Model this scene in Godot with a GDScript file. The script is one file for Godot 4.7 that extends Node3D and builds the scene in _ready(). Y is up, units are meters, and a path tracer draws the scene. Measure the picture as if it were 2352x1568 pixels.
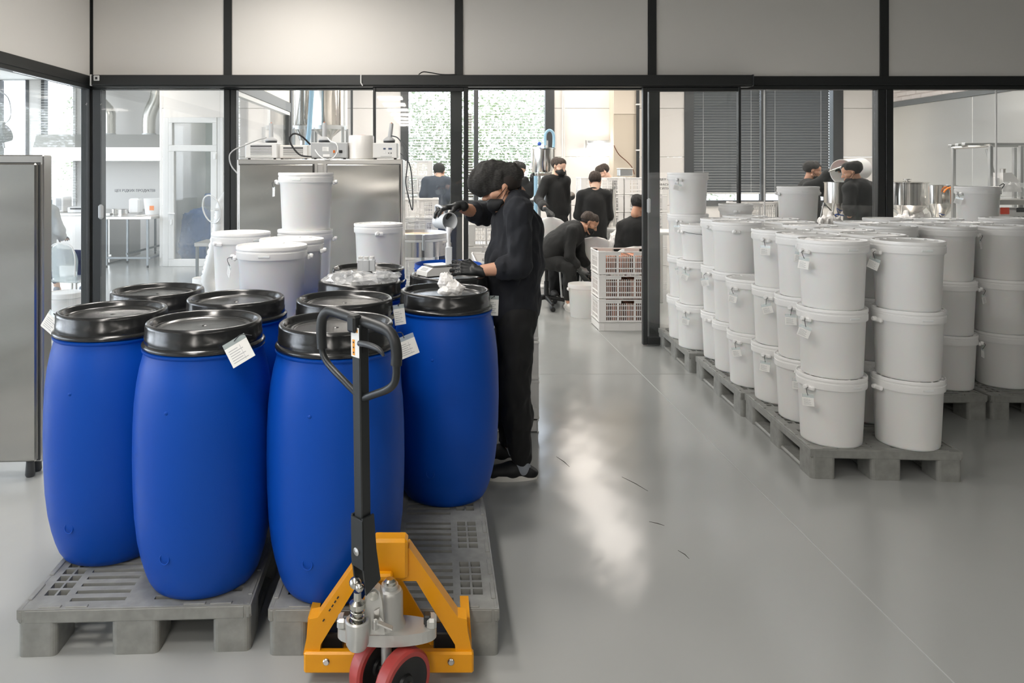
extends Node3D
# The camera stands at (0, EYE, 0) and looks along -z. P() turns a measured pixel and a depth into a place.
const F := 1720.0
const CX := 1005.0
const CY := 396.0
const EYE := 1.65
var M := {}
var counts := {}
var fold_noise := FastNoiseLite.new()
var rng := RandomNumberGenerator.new()

class MB:
	var v := PackedVector3Array()
	var n := PackedVector3Array()
	var t := PackedVector2Array()
	var ix := PackedInt32Array()
	var xf := Transform3D.IDENTITY
	func vert(p: Vector3, nn: Vector3, uv := Vector2.ZERO) -> int:
		v.append(xf * p)
		n.append((xf.basis * nn).normalized())
		t.append(uv)
		return v.size() - 1
	func tri(a: Vector3, b: Vector3, c: Vector3, out: Vector3) -> void:
		var nn := (b - a).cross(c - a)
		if nn.dot(out) < 0.0:
			var s := b
			b = c
			c = s
			nn = -nn
		nn = nn.normalized()
		var i := vert(a, nn)
		vert(b, nn)
		vert(c, nn)
		ix.append_array([i, i + 2, i + 1])
	func quad(a: Vector3, b: Vector3, c: Vector3, d: Vector3, out: Vector3) -> void:
		var nn := (b - a).cross(c - a)
		var flip := nn.dot(out) < 0.0
		if flip:
			nn = -nn
		nn = nn.normalized()
		var i := vert(a, nn, Vector2(0, 1))
		vert(b, nn, Vector2(1, 1))
		vert(c, nn, Vector2(1, 0))
		vert(d, nn, Vector2(0, 0))
		if flip:
			ix.append_array([i, i + 1, i + 2, i, i + 2, i + 3])
		else:
			ix.append_array([i, i + 2, i + 1, i, i + 3, i + 2])
	func box(c: Vector3, s: Vector3, bev := 0.0, bas := Basis.IDENTITY) -> MB:
		var h := s * 0.5
		bev = minf(bev, minf(h.x, minf(h.y, h.z)) * 0.9)
		var q := h - Vector3.ONE * bev
		var ax := [Vector3.RIGHT, Vector3.UP, Vector3.BACK]
		for k in 3:
			var a: Vector3 = ax[k]
			var b: Vector3 = ax[(k + 1) % 3]
			var e: Vector3 = ax[(k + 2) % 3]
			for sg in [-1.0, 1.0]:
				var o: Vector3 = a * h[k] * sg
				var u: Vector3 = b * q[(k + 1) % 3]
				var w: Vector3 = e * q[(k + 2) % 3]
				quad(c + bas * (o - u - w), c + bas * (o + u - w), c + bas * (o + u + w), c + bas * (o - u + w), bas * (a * sg))
		if bev > 0.0:
			for k in 3:
				var k1 := (k + 1) % 3
				var k2 := (k + 2) % 3
				for s1 in [-1.0, 1.0]:
					for s2 in [-1.0, 1.0]:
						var L: Vector3 = ax[k] * q[k]
						var p1: Vector3 = ax[k1] * h[k1] * s1 + ax[k2] * q[k2] * s2
						var p2: Vector3 = ax[k1] * q[k1] * s1 + ax[k2] * h[k2] * s2
						quad(c + bas * (p1 - L), c + bas * (p1 + L), c + bas * (p2 + L), c + bas * (p2 - L), bas * (ax[k1] * s1 + ax[k2] * s2))
			for sx in [-1.0, 1.0]:
				for sy in [-1.0, 1.0]:
					for sz in [-1.0, 1.0]:
						var sv := Vector3(sx, sy, sz)
						tri(c + bas * (Vector3(h.x, q.y, q.z) * sv), c + bas * (Vector3(q.x, h.y, q.z) * sv), c + bas * (Vector3(q.x, q.y, h.z) * sv), bas * sv)
		return self
	# profile of (radius, height), walked from the bottom up the outside and inwards over the top
	func lathe(prof: Array, seg: int, c := Vector3.ZERO, bas := Basis.IDENTITY, crease := 0.8, a0 := 0.0, a1 := TAU) -> MB:
		var ns := []
		for i in prof.size() - 1:
			var d: Vector2 = prof[i + 1] - prof[i]
			ns.append(Vector2(d.y, -d.x).normalized())
		for i in ns.size():
			var m0: Vector2 = ns[i]
			var m1: Vector2 = ns[i]
			if i > 0 and m0.dot(ns[i - 1]) > crease:
				m0 = (m0 + ns[i - 1]).normalized()
			if i < ns.size() - 1 and m1.dot(ns[i + 1]) > crease:
				m1 = (m1 + ns[i + 1]).normalized()
			var p: Vector2 = prof[i]
			var q: Vector2 = prof[i + 1]
			var base := v.size()
			for s in seg + 1:
				var a := a0 + (a1 - a0) * s / seg
				var ca := cos(a)
				var sa := sin(a)
				vert(c + bas * Vector3(ca * p.x, p.y, sa * p.x), bas * Vector3(ca * m0.x, m0.y, sa * m0.x), Vector2(float(s) / seg, 0))
				vert(c + bas * Vector3(ca * q.x, q.y, sa * q.x), bas * Vector3(ca * m1.x, m1.y, sa * m1.x), Vector2(float(s) / seg, 1))
			for s in seg:
				var j := base + s * 2
				if p.x > 1e-6:
					ix.append_array([j, j + 2, j + 1])
				if q.x > 1e-6:
					ix.append_array([j + 1, j + 2, j + 3])
		return self
	func tube(pts: Array, r, seg := 8, caps := true, closed := false) -> MB:
		var cnt := pts.size()
		var up := Vector3.UP
		var d0: Vector3 = (pts[1] - pts[0]).normalized()
		if absf(d0.y) > 0.9:
			up = Vector3.RIGHT
		var u := (up - d0 * up.dot(d0)).normalized()
		var base := v.size()
		for i in cnt:
			var a: Vector3 = pts[maxi(i - 1, 0)] if not closed else pts[(i - 1 + cnt) % cnt]
			var b: Vector3 = pts[mini(i + 1, cnt - 1)] if not closed else pts[(i + 1) % cnt]
			var d := (b - a).normalized()
			u = (u - d * u.dot(d)).normalized()
			var w := d.cross(u)
			var rr: float = r[i] if r is Array else r
			for s in seg:
				var an := TAU * s / seg
				var o := u * cos(an) + w * sin(an)
				vert(pts[i] + o * rr, o)
		var rings := cnt if closed else cnt - 1
		for i in rings:
			for s in seg:
				var a := base + i * seg + s
				var b := base + i * seg + (s + 1) % seg
				var c := base + ((i + 1) % cnt) * seg + s
				var d := base + ((i + 1) % cnt) * seg + (s + 1) % seg
				ix.append_array([a, c, b, b, c, d])
		if caps and not closed:
			for e in 2:
				var i := 0 if e == 0 else cnt - 1
				var dd: Vector3 = (pts[0] - pts[1]).normalized() if e == 0 else (pts[cnt - 1] - pts[cnt - 2]).normalized()
				var inv := xf.affine_inverse()
				for s in range(1, seg - 1):
					tri(inv * v[base + i * seg], inv * v[base + i * seg + s], inv * v[base + i * seg + s + 1], dd)
		return self
	# polygon (x, y) drawn out from z0 to z1, then placed
	func prism(poly: PackedVector2Array, z0: float, z1: float, c := Vector3.ZERO, bas := Basis.IDENTITY) -> MB:
		var tr := Geometry2D.triangulate_polygon(poly)
		for i in range(0, tr.size(), 3):
			for e in 2:
				var z := z0 if e == 0 else z1
				var p := []
				for k in 3:
					var w := poly[tr[i + k]]
					p.append(c + bas * Vector3(w.x, w.y, z))
				tri(p[0], p[1], p[2], bas * Vector3(0, 0, -1 if e == 0 else 1) * signf(z1 - z0))
		var area := 0.0
		for i in poly.size():
			area += poly[i].cross(poly[(i + 1) % poly.size()])
		for i in poly.size():
			var a := poly[i]
			var b := poly[(i + 1) % poly.size()]
			var o := Vector3(b.y - a.y, a.x - b.x, 0) * signf(area)
			quad(c + bas * Vector3(a.x, a.y, z0), c + bas * Vector3(b.x, b.y, z0), c + bas * Vector3(b.x, b.y, z1), c + bas * Vector3(a.x, a.y, z1), bas * o)
		return self
	func ball(c: Vector3, r: Vector3, su := 16, sv := 10, bas := Basis.IDENTITY) -> MB:
		var base := v.size()
		for j in sv + 1:
			var th := PI * j / sv
			for i in su + 1:
				var ph := TAU * i / su
				var d := Vector3(sin(th) * cos(ph), cos(th), sin(th) * sin(ph))
				vert(c + bas * (d * r), bas * (d / r))
		for j in sv:
			for i in su:
				var a := base + j * (su + 1) + i
				ix.append_array([a, a + su + 1, a + 1, a + 1, a + su + 1, a + su + 2])
		return self
	# a plate with holes: solid cells of the grid xs by zs
	func plate(xs: Array, zs: Array, hole: Callable, y0: float, y1: float, c := Vector3.ZERO, bas := Basis.IDENTITY) -> MB:
		var nx := xs.size() - 1
		var nz := zs.size() - 1
		var solid := []
		for j in nz:
			var row := []
			for i in nx:
				row.append(not hole.call(i, j))
			solid.append(row)
		var at := func(x: float, y: float, z: float) -> Vector3: return c + bas * Vector3(x, y, z)
		for j in nz:
			var i := 0
			while i < nx:
				if not solid[j][i]:
					i += 1
					continue
				var k := i
				while k < nx and solid[j][k]:
					k += 1
				for e in 2:
					var y := y1 if e == 0 else y0
					quad(at.call(xs[i], y, zs[j]), at.call(xs[k], y, zs[j]), at.call(xs[k], y, zs[j + 1]), at.call(xs[i], y, zs[j + 1]), bas * Vector3(0, 1 if e == 0 else -1, 0))
				quad(at.call(xs[i], y0, zs[j]), at.call(xs[i], y1, zs[j]), at.call(xs[i], y1, zs[j + 1]), at.call(xs[i], y0, zs[j + 1]), bas * Vector3.LEFT)
				quad(at.call(xs[k], y0, zs[j]), at.call(xs[k], y1, zs[j]), at.call(xs[k], y1, zs[j + 1]), at.call(xs[k], y0, zs[j + 1]), bas * Vector3.RIGHT)
				i = k
		for i in nx:
			for j in nz + 1:
				var a: bool = j > 0 and solid[j - 1][i]
				var b: bool = j < nz and solid[j][i]
				if a != b:
					quad(at.call(xs[i], y0, zs[j]), at.call(xs[i + 1], y0, zs[j]), at.call(xs[i + 1], y1, zs[j]), at.call(xs[i], y1, zs[j]), bas * Vector3(0, 0, 1 if a else -1))
		return self
	# smoothly joined tapered capsules [a, b, ra, rb, (flattening axis, factor)], meshed as surface nets
	func sdf(bones: Array, cell: float, kk: float, amp := 0.0, nz: FastNoiseLite = null, cuts := []) -> MB:
		var lo := Vector3(1e9, 1e9, 1e9)
		var hi := -lo
		for b in bones:
			var r: float = maxf(b[2], b[3])
			for p in [b[0], b[1]]:
				lo = lo.min(p - Vector3.ONE * r)
				hi = hi.max(p + Vector3.ONE * r)
		lo -= Vector3.ONE * (cell * 3.0 + amp)
		hi += Vector3.ONE * (cell * 3.0 + amp)
		var cx := int((hi.x - lo.x) / cell) + 2
		var cy := int((hi.y - lo.y) / cell) + 2
		var cz := int((hi.z - lo.z) / cell) + 2
		var f := PackedFloat32Array()
		f.resize(cx * cy * cz)
		f.fill(9.0)
		for b in bones:
			var a: Vector3 = b[0]
			var ab: Vector3 = b[1] - a
			var ra: float = b[2]
			var dr: float = b[3] - ra
			var il := 1.0 / maxf(ab.length_squared(), 1e-9)
			var flat: bool = b.size() > 4
			var fx: Vector3 = b[4] if flat else Vector3.ZERO
			var fk: float = (b[5] - 1.0) if flat else 0.0
			var m := maxf(ra, b[3]) + kk + cell * 2.0
			var l: Vector3 = (a.min(b[1]) - Vector3.ONE * m - lo) / cell
			var h: Vector3 = (a.max(b[1]) + Vector3.ONE * m - lo) / cell
			for z in range(maxi(int(l.z), 0), mini(int(h.z) + 1, cz - 1) + 1):
				for y in range(maxi(int(l.y), 0), mini(int(h.y) + 1, cy - 1) + 1):
					var i := (z * cy + y) * cx
					for x in range(maxi(int(l.x), 0), mini(int(h.x) + 1, cx - 1) + 1):
						var p := Vector3(lo.x + x * cell, lo.y + y * cell, lo.z + z * cell) - a
						var tt := clampf(p.dot(ab) * il, 0.0, 1.0)
						p -= ab * tt
						if flat:
							p += fx * (p.dot(fx) * fk)
						var d := p.length() - ra - dr * tt
						var o := f[i + x]
						var g := kk - absf(d - o)
						f[i + x] = minf(d, o) - (g * g * 0.25 / kk if g > 0.0 else 0.0)
		if amp > 0.0 or cuts.size():
			for z in cz:
				for y in cy:
					var i := (z * cy + y) * cx
					for x in cx:
						var o := f[i + x]
						if o > 0.06 or o < -0.2:
							continue
						var p := Vector3(lo.x + x * cell, lo.y + y * cell, lo.z + z * cell)
						if amp > 0.0 and absf(o) < 0.06:
							o += amp * nz.get_noise_3d(p.x * 1.5, p.y * 0.6, p.z * 1.5)
						for c in cuts:
							o = maxf(o, (p - c[0]).dot(c[1]))
						f[i + x] = o
		var vid := PackedInt32Array()
		vid.resize(f.size())
		vid.fill(-1)
		var pv := PackedVector3Array()
		var lim := cell * 3.0
		var off := [0, 1, cx, cx + 1, cx * cy, cx * cy + 1, cx * cy + cx, cx * cy + cx + 1]
		var ed := [[0, 1], [2, 3], [4, 5], [6, 7], [0, 2], [1, 3], [4, 6], [5, 7], [0, 4], [1, 5], [2, 6], [3, 7]]
		for z in cz - 1:
			for y in cy - 1:
				var i := (z * cy + y) * cx
				for x in cx - 1:
					var f0 := f[i + x]
					if f0 > lim or f0 < -lim * 4.0:
						continue
					var cnt := 0
					for k in 8:
						if f[i + x + off[k]] < 0.0:
							cnt += 1
					if cnt == 0 or cnt == 8:
						continue
					var s := Vector3.ZERO
					var m := 0
					for e in ed:
						var va := f[i + x + off[e[0]]]
						var vb := f[i + x + off[e[1]]]
						if (va < 0.0) != (vb < 0.0):
							var tt := va / (va - vb)
							var ka: int = e[0]
							var kb: int = e[1]
							s += Vector3((ka & 1) + ((kb & 1) - (ka & 1)) * tt, ((ka >> 1) & 1) + (((kb >> 1) & 1) - ((ka >> 1) & 1)) * tt, (ka >> 2) + ((kb >> 2) - (ka >> 2)) * tt)
							m += 1
					vid[i + x] = pv.size()
					pv.append(lo + (Vector3(x, y, z) + s / m) * cell)
		var base := v.size()
		var acc := PackedVector3Array()
		acc.resize(pv.size())
		var fi := PackedInt32Array()
		var st := [1, cx, cx * cy]
		for z in range(1, cz - 1):
			for y in range(1, cy - 1):
				var i := (z * cy + y) * cx
				for x in range(1, cx - 1):
					if vid[i + x] < 0:
						continue
					var f0 := f[i + x] < 0.0
					for k in 3:
						if f0 == (f[i + x + st[k]] < 0.0):
							continue
						var s1: int = st[(k + 1) % 3]
						var s2: int = st[(k + 2) % 3]
						var a := vid[i + x]
						var b := vid[i + x - s1]
						var c := vid[i + x - s1 - s2]
						var d := vid[i + x - s2]
						if b < 0 or c < 0 or d < 0:
							continue
						if f0:
							fi.append_array([a, c, b, a, d, c])
						else:
							fi.append_array([a, b, c, a, c, d])
		for i in range(0, fi.size(), 3):
			var nn := (pv[fi[i + 2]] - pv[fi[i]]).cross(pv[fi[i + 1]] - pv[fi[i]])
			for k in 3:
				acc[fi[i + k]] += nn
		for i in pv.size():
			vert(pv[i], acc[i])
		for i in fi:
			ix.append(base + i)
		return self
	func mesh() -> ArrayMesh:
		var m := ArrayMesh.new()
		var a := []
		a.resize(Mesh.ARRAY_MAX)
		a[Mesh.ARRAY_VERTEX] = v
		a[Mesh.ARRAY_NORMAL] = n
		a[Mesh.ARRAY_TEX_UV] = t
		a[Mesh.ARRAY_INDEX] = ix
		m.add_surface_from_arrays(Mesh.PRIMITIVE_TRIANGLES, a)
		return m

func P(px: float, py: float, d: float) -> Vector3:
	return Vector3((px - CX) * d / F, EYE - (py - CY) * d / F, -d)

func V(x: float, y: float, z: float) -> Vector3:
	return Vector3(x, y, z)

func smooth_path(pts: Array, sub := 6, closed := false) -> Array:
	var out := []
	var cnt := pts.size()
	var last := cnt if closed else cnt - 1
	for i in last:
		var a: Vector3 = pts[(i - 1 + cnt) % cnt] if closed or i > 0 else pts[0]
		var b: Vector3 = pts[i]
		var c: Vector3 = pts[(i + 1) % cnt]
		var d: Vector3 = pts[(i + 2) % cnt] if closed or i + 2 < cnt else pts[cnt - 1]
		for s in sub:
			out.append(b.cubic_interpolate(c, a, d, float(s) / sub))
	if not closed:
		out.append(pts[cnt - 1])
	return out

func numbered(called: String, parent: Node) -> String:
	var key := str(parent.get_instance_id()) + called
	counts[key] = counts.get(key, -1) + 1
	return called if counts[key] == 0 else "%s_%03d" % [called, counts[key]]

func thing(called: String, label: String, category: String, at := Vector3.ZERO, group := "", turn := 0.0) -> Node3D:
	var o := Node3D.new()
	o.name = numbered(called, self)
	add_child(o, true)
	o.position = at
	o.rotation.y = turn
	tag(o, label, category, group)
	return o

func tag(o: Node, label: String, category: String, group := "") -> void:
	o.set_meta("label", label)
	o.set_meta("category", category)
	if group != "":
		o.set_meta("group", group)

func obj(called: String, m, material: Material, parent: Node = self) -> MeshInstance3D:
	var o := MeshInstance3D.new()
	o.name = numbered(called, parent)
	o.mesh = m.mesh() if m is MB else m
	o.material_override = material
	parent.add_child(o, true)
	return o

func struct(called: String, m, material: Material, label := "", category := "") -> MeshInstance3D:
	var o := obj(called, m, material)
	o.set_meta("kind", "structure")
	if label != "":
		tag(o, label, category)
	return o

func struct_root(called: String, label: String, category: String) -> Node3D:
	var o := thing(called, label, category)
	o.set_meta("kind", "structure")
	return o

func copy_of(src: Node3D, at: Vector3, turn: float, label: String, group := "") -> Node3D:
	var r: Node3D = src.duplicate()
	var base: String = src.name
	r.name = numbered(base.get_slice("_0", 0) if base.right(3).is_valid_int() else base, self)
	add_child(r, true)
	r.position = at
	r.rotation.y = turn
	r.set_meta("label", label)
	if group != "":
		r.set_meta("group", group)
	return r

func mat(called: String, col: Color, rough: float, metal := 0.0, more := {}) -> StandardMaterial3D:
	var m := StandardMaterial3D.new()
	m.resource_name = called
	m.albedo_color = col
	m.roughness = rough
	m.metallic = metal
	for k in more:
		m.set(k, more[k])
	M[called] = m
	return m

func rgb(r: int, g: int, b: int) -> Color:
	return Color(r / 255.0, g / 255.0, b / 255.0)

func noise_tex(seed_: int, freq: float, size: int, lo: float, hi: float, oct := 3, as_normal := 0.0, w := 0) -> ImageTexture:
	var fn := FastNoiseLite.new()
	fn.seed = seed_
	fn.frequency = freq
	fn.fractal_octaves = oct
	var im := fn.get_seamless_image(w if w > 0 else size, size, false, false, 0.15)
	im.convert(Image.FORMAT_RGBA8)
	if as_normal > 0.0:
		im.bump_map_to_normal_map(as_normal)
	elif true:
		for y in im.get_height():
			for x in im.get_width():
				var g := lerpf(lo, hi, im.get_pixel(x, y).r)
				im.set_pixel(x, y, Color(g, g, g))
	return ImageTexture.create_from_image(im)

# gentle waves that repeat, as a normal map computed without steps: [cycles in x, cycles in y, slope, phase]
func wave_normals(size: int, waves: Array) -> ImageTexture:
	var im := Image.create(size, size, false, Image.FORMAT_RGBA8)
	for y in size:
		for x in size:
			var gx := 0.0
			var gy := 0.0
			for w in waves:
				var c := cos(TAU * (w[0] * x + w[1] * y) / size + w[3]) * float(w[2])
				gx += c * w[0]
				gy += c * w[1]
			var n := Vector3(-gx, gy, 1.0).normalized()
			im.set_pixel(x, y, Color(n.x * 0.5 + 0.5, n.y * 0.5 + 0.5, n.z * 0.5 + 0.5))
	return ImageTexture.create_from_image(im)

# a crumpled, faceted lump
func crumple(c: Vector3, r: Vector3, seed_: int, su := 14, sv := 8, rough := 0.45, floor_y := -1e9) -> MB:
	var m := MB.new()
	var g := RandomNumberGenerator.new()
	g.seed = seed_
	var pt := []
	for j in sv + 1:
		var row := []
		for i in su:
			var th := PI * (j + g.randf_range(-0.3, 0.3) * (0.0 if j == 0 or j == sv else 1.0)) / sv
			var ph := TAU * (i + g.randf_range(-0.3, 0.3)) / su
			var k := 1.0 + g.randf_range(-rough, rough) * 0.5 + rough * 0.7 * sin(th * 5.0 + ph * 2.0 + seed_) * sin(ph * 3.0 + seed_)
			if j == 0 or j == sv:
				k = 0.85
			var q := c + V(sin(th) * cos(ph), cos(th), sin(th) * sin(ph)) * r * k
			q.y = maxf(q.y, floor_y)
			row.append(q)
		pt.append(row)
	for j in sv:
		for i in su:
			var a: Vector3 = pt[j][i]
			var b: Vector3 = pt[j][(i + 1) % su]
			var e: Vector3 = pt[j + 1][i]
			var f: Vector3 = pt[j + 1][(i + 1) % su]
			if a.distance_to(f) < b.distance_to(e):
				m.tri(a, e, f, (a + e + f) / 3.0 - c)
				m.tri(a, f, b, (a + b + f) / 3.0 - c)
			else:
				m.tri(a, e, b, (a + e + b) / 3.0 - c)
				m.tri(b, e, f, (b + e + f) / 3.0 - c)
	return m

func _ready() -> void:
	# camera
	var cam := Camera3D.new()
	cam.name = "camera"
	add_child(cam)
	cam.position = Vector3(0, EYE, 0)
	cam.near = 0.1
	cam.far = 200.0
	cam.projection = Camera3D.PROJECTION_FRUSTUM
	cam.size = 0.1 * 1568.0 / F
	cam.frustum_offset = Vector2(0.1 * (1176.0 - CX) / F, -0.1 * (784.0 - CY) / F)
	cam.current = true
	# sky and exposure
	var env := Environment.new()
	var sky := Sky.new()
	var sm := ProceduralSkyMaterial.new()
	sm.sky_top_color = Color(0.88, 0.93, 1.0)
	sm.sky_horizon_color = Color(0.95, 0.97, 1.0)
	sm.ground_bottom_color = Color(0.5, 0.5, 0.5)
	sm.ground_horizon_color = Color(0.8, 0.82, 0.85)
	sm.sky_energy_multiplier = 2.0
	sm.ground_energy_multiplier = 2.0
	sky.sky_material = sm
	env.background_mode = Environment.BG_SKY
	env.sky = sky
	env.tonemap_mode = Environment.TONE_MAPPER_LINEAR
	env.tonemap_exposure = EXPO
	env.sdfgi_enabled = true
	env.ssao_enabled = true
	env.ssil_enabled = true
	var we := WorldEnvironment.new()
	we.name = "world_environment"
	we.environment = env
	add_child(we)
	# daylight through the tall glazing of the left wall and the far windows
	window_light(V(-9.3, 2.0, -5.0), Vector2(12.0, 2.7), V(0, -90, 0), WIN_LEFT, Color(0.93, 0.97, 1.0))
	window_light(V(0.6, 2.2, -13.45), Vector2(2.4, 2.4), V(0, 180, 0), WIN_FAR, Color(0.97, 0.99, 1.0))
	window_light(V(-8.5, 2.2, -15.7), Vector2(1.6, 2.4), V(0, 180, 0), WIN_LROOM, Color(0.95, 0.98, 1.0))
	fold_noise.seed = 5
	fold_noise.frequency = 11.0
	fold_noise.fractal_octaves = 2
	rng.seed = 11
	materials()
	room()
	far_room()
	lamps()
	pallets_and_drums()
	pallet_truck()
	buckets()
	fridges()
	left_room()
	crates_and_chairs()
	machines()
	small_things()
	people()
	outdoors()

const EXPO := 1.08
const WIN_LEFT := 29.0
const WIN_FAR := 1.8
const WIN_LROOM := 3.6
const LAMP_NEAR := 3.0
const LAMP_FAR := 1.7

func window_light(at: Vector3, size: Vector2, turn: Vector3, energy: float, col: Color) -> void:
	var l := AreaLight3D.new()
	l.name = numbered("window_daylight", self)
	l.area_size = size
	l.light_energy = energy
	l.light_color = col
	l.area_range = 40.0
	l.area_attenuation = 2.0
	l.shadow_enabled = true
	add_child(l, true)
	l.position = at
	l.rotation_degrees = turn

func materials() -> void:
	mat("black_frame", rgb(42, 44, 44), 0.42)
	mat("upper_panel", rgb(240, 237, 232), 0.75)
	mat("white_paint", rgb(236, 234, 230), 0.7)
	mat("sandwich_panel", rgb(238, 234, 229), 0.55)
	mat("ceiling_white", rgb(205, 205, 202), 0.9)
	mat("rear_wall", rgb(140, 140, 138), 0.9)
	mat("dark_line", rgb(60, 60, 58), 0.6)
	var fl := mat("floor_epoxy", rgb(167, 169, 167), 0.24)
	fl.roughness = 0.165
	fl.metallic_specular = 0.6
	fl.uv1_triplanar = true
	fl.uv1_world_triplanar = true
	fl.uv1_scale = Vector3(0.4, 0.4, 0.4)
	fl.normal_enabled = true
	fl.normal_texture = wave_normals(256, [[1, 2, 0.0012, 0.0], [3, -1, 0.001, 1.0], [5, 4, 0.0006, 2.0], [-7, 6, 0.0004, 0.5], [13, 9, 0.0003, 4.0]])
	fl.normal_scale = 1.0
	var gl := mat("glass", Color(0.9, 0.95, 0.94, 0.012), 0.02)
	gl.transparency = BaseMaterial3D.TRANSPARENCY_ALPHA
	var dg := mat("smoked_plastic", Color(0.85, 0.9, 0.9, 0.35), 0.1)
	dg.transparency = BaseMaterial3D.TRANSPARENCY_ALPHA
	var steel := mat("brushed_steel", rgb(186, 184, 179), 0.24, 1.0)
	steel.normal_enabled = true
	steel.normal_texture = wave_normals(256, [[1, 1, 0.03, 0.0], [0, 2, 0.02, 1.0], [-1, 3, 0.012, 2.0], [2, 5, 0.004, 0.5]])
	steel.normal_scale = 0.7
	steel.uv1_triplanar = true
	steel.uv1_world_triplanar = true
	steel.uv1_scale = Vector3(0.5, 1.0, 0.5)
	mat("satin_steel", rgb(208, 206, 202), 0.3, 1.0)
	mat("polished_steel", rgb(214, 211, 206), 0.13, 1.0)
	mat("galvanised", rgb(190, 192, 192), 0.4, 0.9)
	mat("zinc", rgb(200, 198, 190), 0.25, 1.0)
	var wall_steel := mat("clad_steel", rgb(234, 235, 232), 0.42, 0.85)
	wall_steel.normal_enabled = true
	wall_steel.normal_texture = steel.normal_texture
	wall_steel.normal_scale = 0.5
	wall_steel.uv1_triplanar = true
	wall_steel.uv1_scale = Vector3(0.3, 1.2, 0.3)
	var db := mat("blue_drum", rgb(0, 72, 172), 0.44)
	db.metallic_specular = 0.36
	db.normal_enabled = true
	db.normal_texture = noise_tex(9, 0.25, 256, 0, 1, 2, 3.0)
	db.normal_scale = 0.12
	db.uv1_triplanar = true
	db.uv1_scale = Vector3(6, 6, 6)
	mat("black_lid", rgb(30, 31, 32), 0.2, 0.0, {"metallic_specular": 0.62})
	var pg := mat("grey_pallet", rgb(150, 151, 147), 0.5)
	pg.albedo_texture = noise_tex(14, 0.03, 256, 0.86, 1.0, 4)
	pg.uv1_triplanar = true
	pg.uv1_scale = Vector3(2, 2, 2)
	mat("white_plastic", rgb(238, 238, 237), 0.34, 0.0, {"subsurf_scatter_enabled": true, "subsurf_scatter_strength": 0.15})
	mat("white_lid", rgb(241, 241, 240), 0.3)
	mat("cream_plastic", rgb(232, 226, 218), 0.36)
	var cr := mat("crate_plastic", rgb(247, 245, 242), 0.4)
	cr.backlight_enabled = true
	cr.backlight = Color(0.35, 0.34, 0.33)
	mat("wire", rgb(70, 72, 74), 0.35, 0.6)
	mat("black_rubber", rgb(28, 29, 30), 0.5)
	mat("black_paint", rgb(33, 36, 37), 0.38)
	mat("grip_black", rgb(36, 38, 39), 0.45)
	mat("yellow_paint", rgb(232, 158, 8), 0.36)
	mat("cast_aluminium", rgb(196, 196, 192), 0.36, 0.55)
	mat("red_tread", rgb(168, 62, 58), 0.4)
	mat("hub_black", rgb(26, 27, 29), 0.45)
	mat("paper", rgb(238, 238, 236), 0.8)
	var film := mat("clear_film", Color(0.95, 0.97, 0.98, 0.14), 0.08)
	film.transparency = BaseMaterial3D.TRANSPARENCY_ALPHA
	var milky := mat("milky_plastic", rgb(228, 232, 236), 0.25)
	milky.backlight_enabled = true
	milky.backlight = Color(0.5, 0.5, 0.5)
	mat("tissue", rgb(244, 242, 240), 0.85, 0.0, {"backlight_enabled": true, "backlight": Color(0.3, 0.3, 0.3)})
	mat("bag_film", Color(0.93, 0.94, 0.95, 0.3), 0.12, 0.0, {"transparency": BaseMaterial3D.TRANSPARENCY_ALPHA})
	mat("liquid_white", rgb(238, 238, 240), 0.15)
	mat("label_print", Color.WHITE, 0.7, 0.0, {"albedo_texture": label_texture()})
	mat("grey_device", rgb(184, 186, 187), 0.45)
	mat("leg_steel", rgb(136, 141, 144), 0.35, 0.7)
	mat("rail_grey", rgb(122, 126, 128), 0.5)
	mat("white_device", rgb(232, 232, 230), 0.4)
	mat("dark_device", rgb(62, 64, 66), 0.4)
	mat("foam_roll", rgb(238, 235, 230), 0.3)
	mat("skin", rgb(206, 156, 128), 0.5, 0.0, {"subsurf_scatter_enabled": true, "subsurf_scatter_strength": 0.12})
	mat("pale_skin", rgb(228, 188, 164), 0.5, 0.0, {"subsurf_scatter_enabled": true, "subsurf_scatter_strength": 0.12})
	var bn := noise_tex(31, 0.22, 256, 0, 1, 2, 4.0)
	for d in [["navy_cloth", rgb(23, 26, 33)], ["black_cloth", rgb(27, 28, 28)], ["black_trousers", rgb(18, 19, 20)], ["charcoal_trousers", rgb(40, 41, 41)], ["blue_grey_cloth", rgb(66, 74, 86)]]:
		mat(d[0], d[1], 0.85, 0.0, {"rim_enabled": true, "rim": 0.25, "normal_enabled": true, "normal_texture": bn, "normal_scale": 0.25, "uv1_triplanar": true, "uv1_scale": Vector3(9, 9, 9)})
	var hn := noise_tex(33, 0.03, 256, 0.35, 1.0, 3, 0.0)
	for d in [["dark_net", rgb(72, 70, 67)], ["brown_net", rgb(104, 90, 80)]]:
		mat(d[0], d[1], 0.8, 0.0, {"albedo_texture": hn, "normal_enabled": true, "normal_texture": bn, "normal_scale": 0.8, "uv1_triplanar": true, "uv1_scale": Vector3(7, 16, 7)})
	mat("glove", rgb(34, 36, 37), 0.42)
	mat("grey_glove", rgb(66, 68, 68), 0.5)
	mat("mask_cloth", rgb(34, 35, 36), 0.75)
	mat("sock", rgb(150, 156, 164), 0.85)
	mat("shoe_sole", rgb(224, 222, 216), 0.6)
	mat("shoe_black", rgb(24, 25, 27), 0.6)
	mat("eye_white", rgb(228, 222, 216), 0.3)
	mat("eye_dark", rgb(40, 28, 22), 0.2)
	mat("hair_dark", rgb(40, 32, 28), 0.7)
	mat("lip", rgb(176, 112, 98), 0.5)
	mat("blind_slat", rgb(226, 226, 222), 0.5)
	mat("dark_slat", rgb(104, 106, 106), 0.5)
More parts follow.
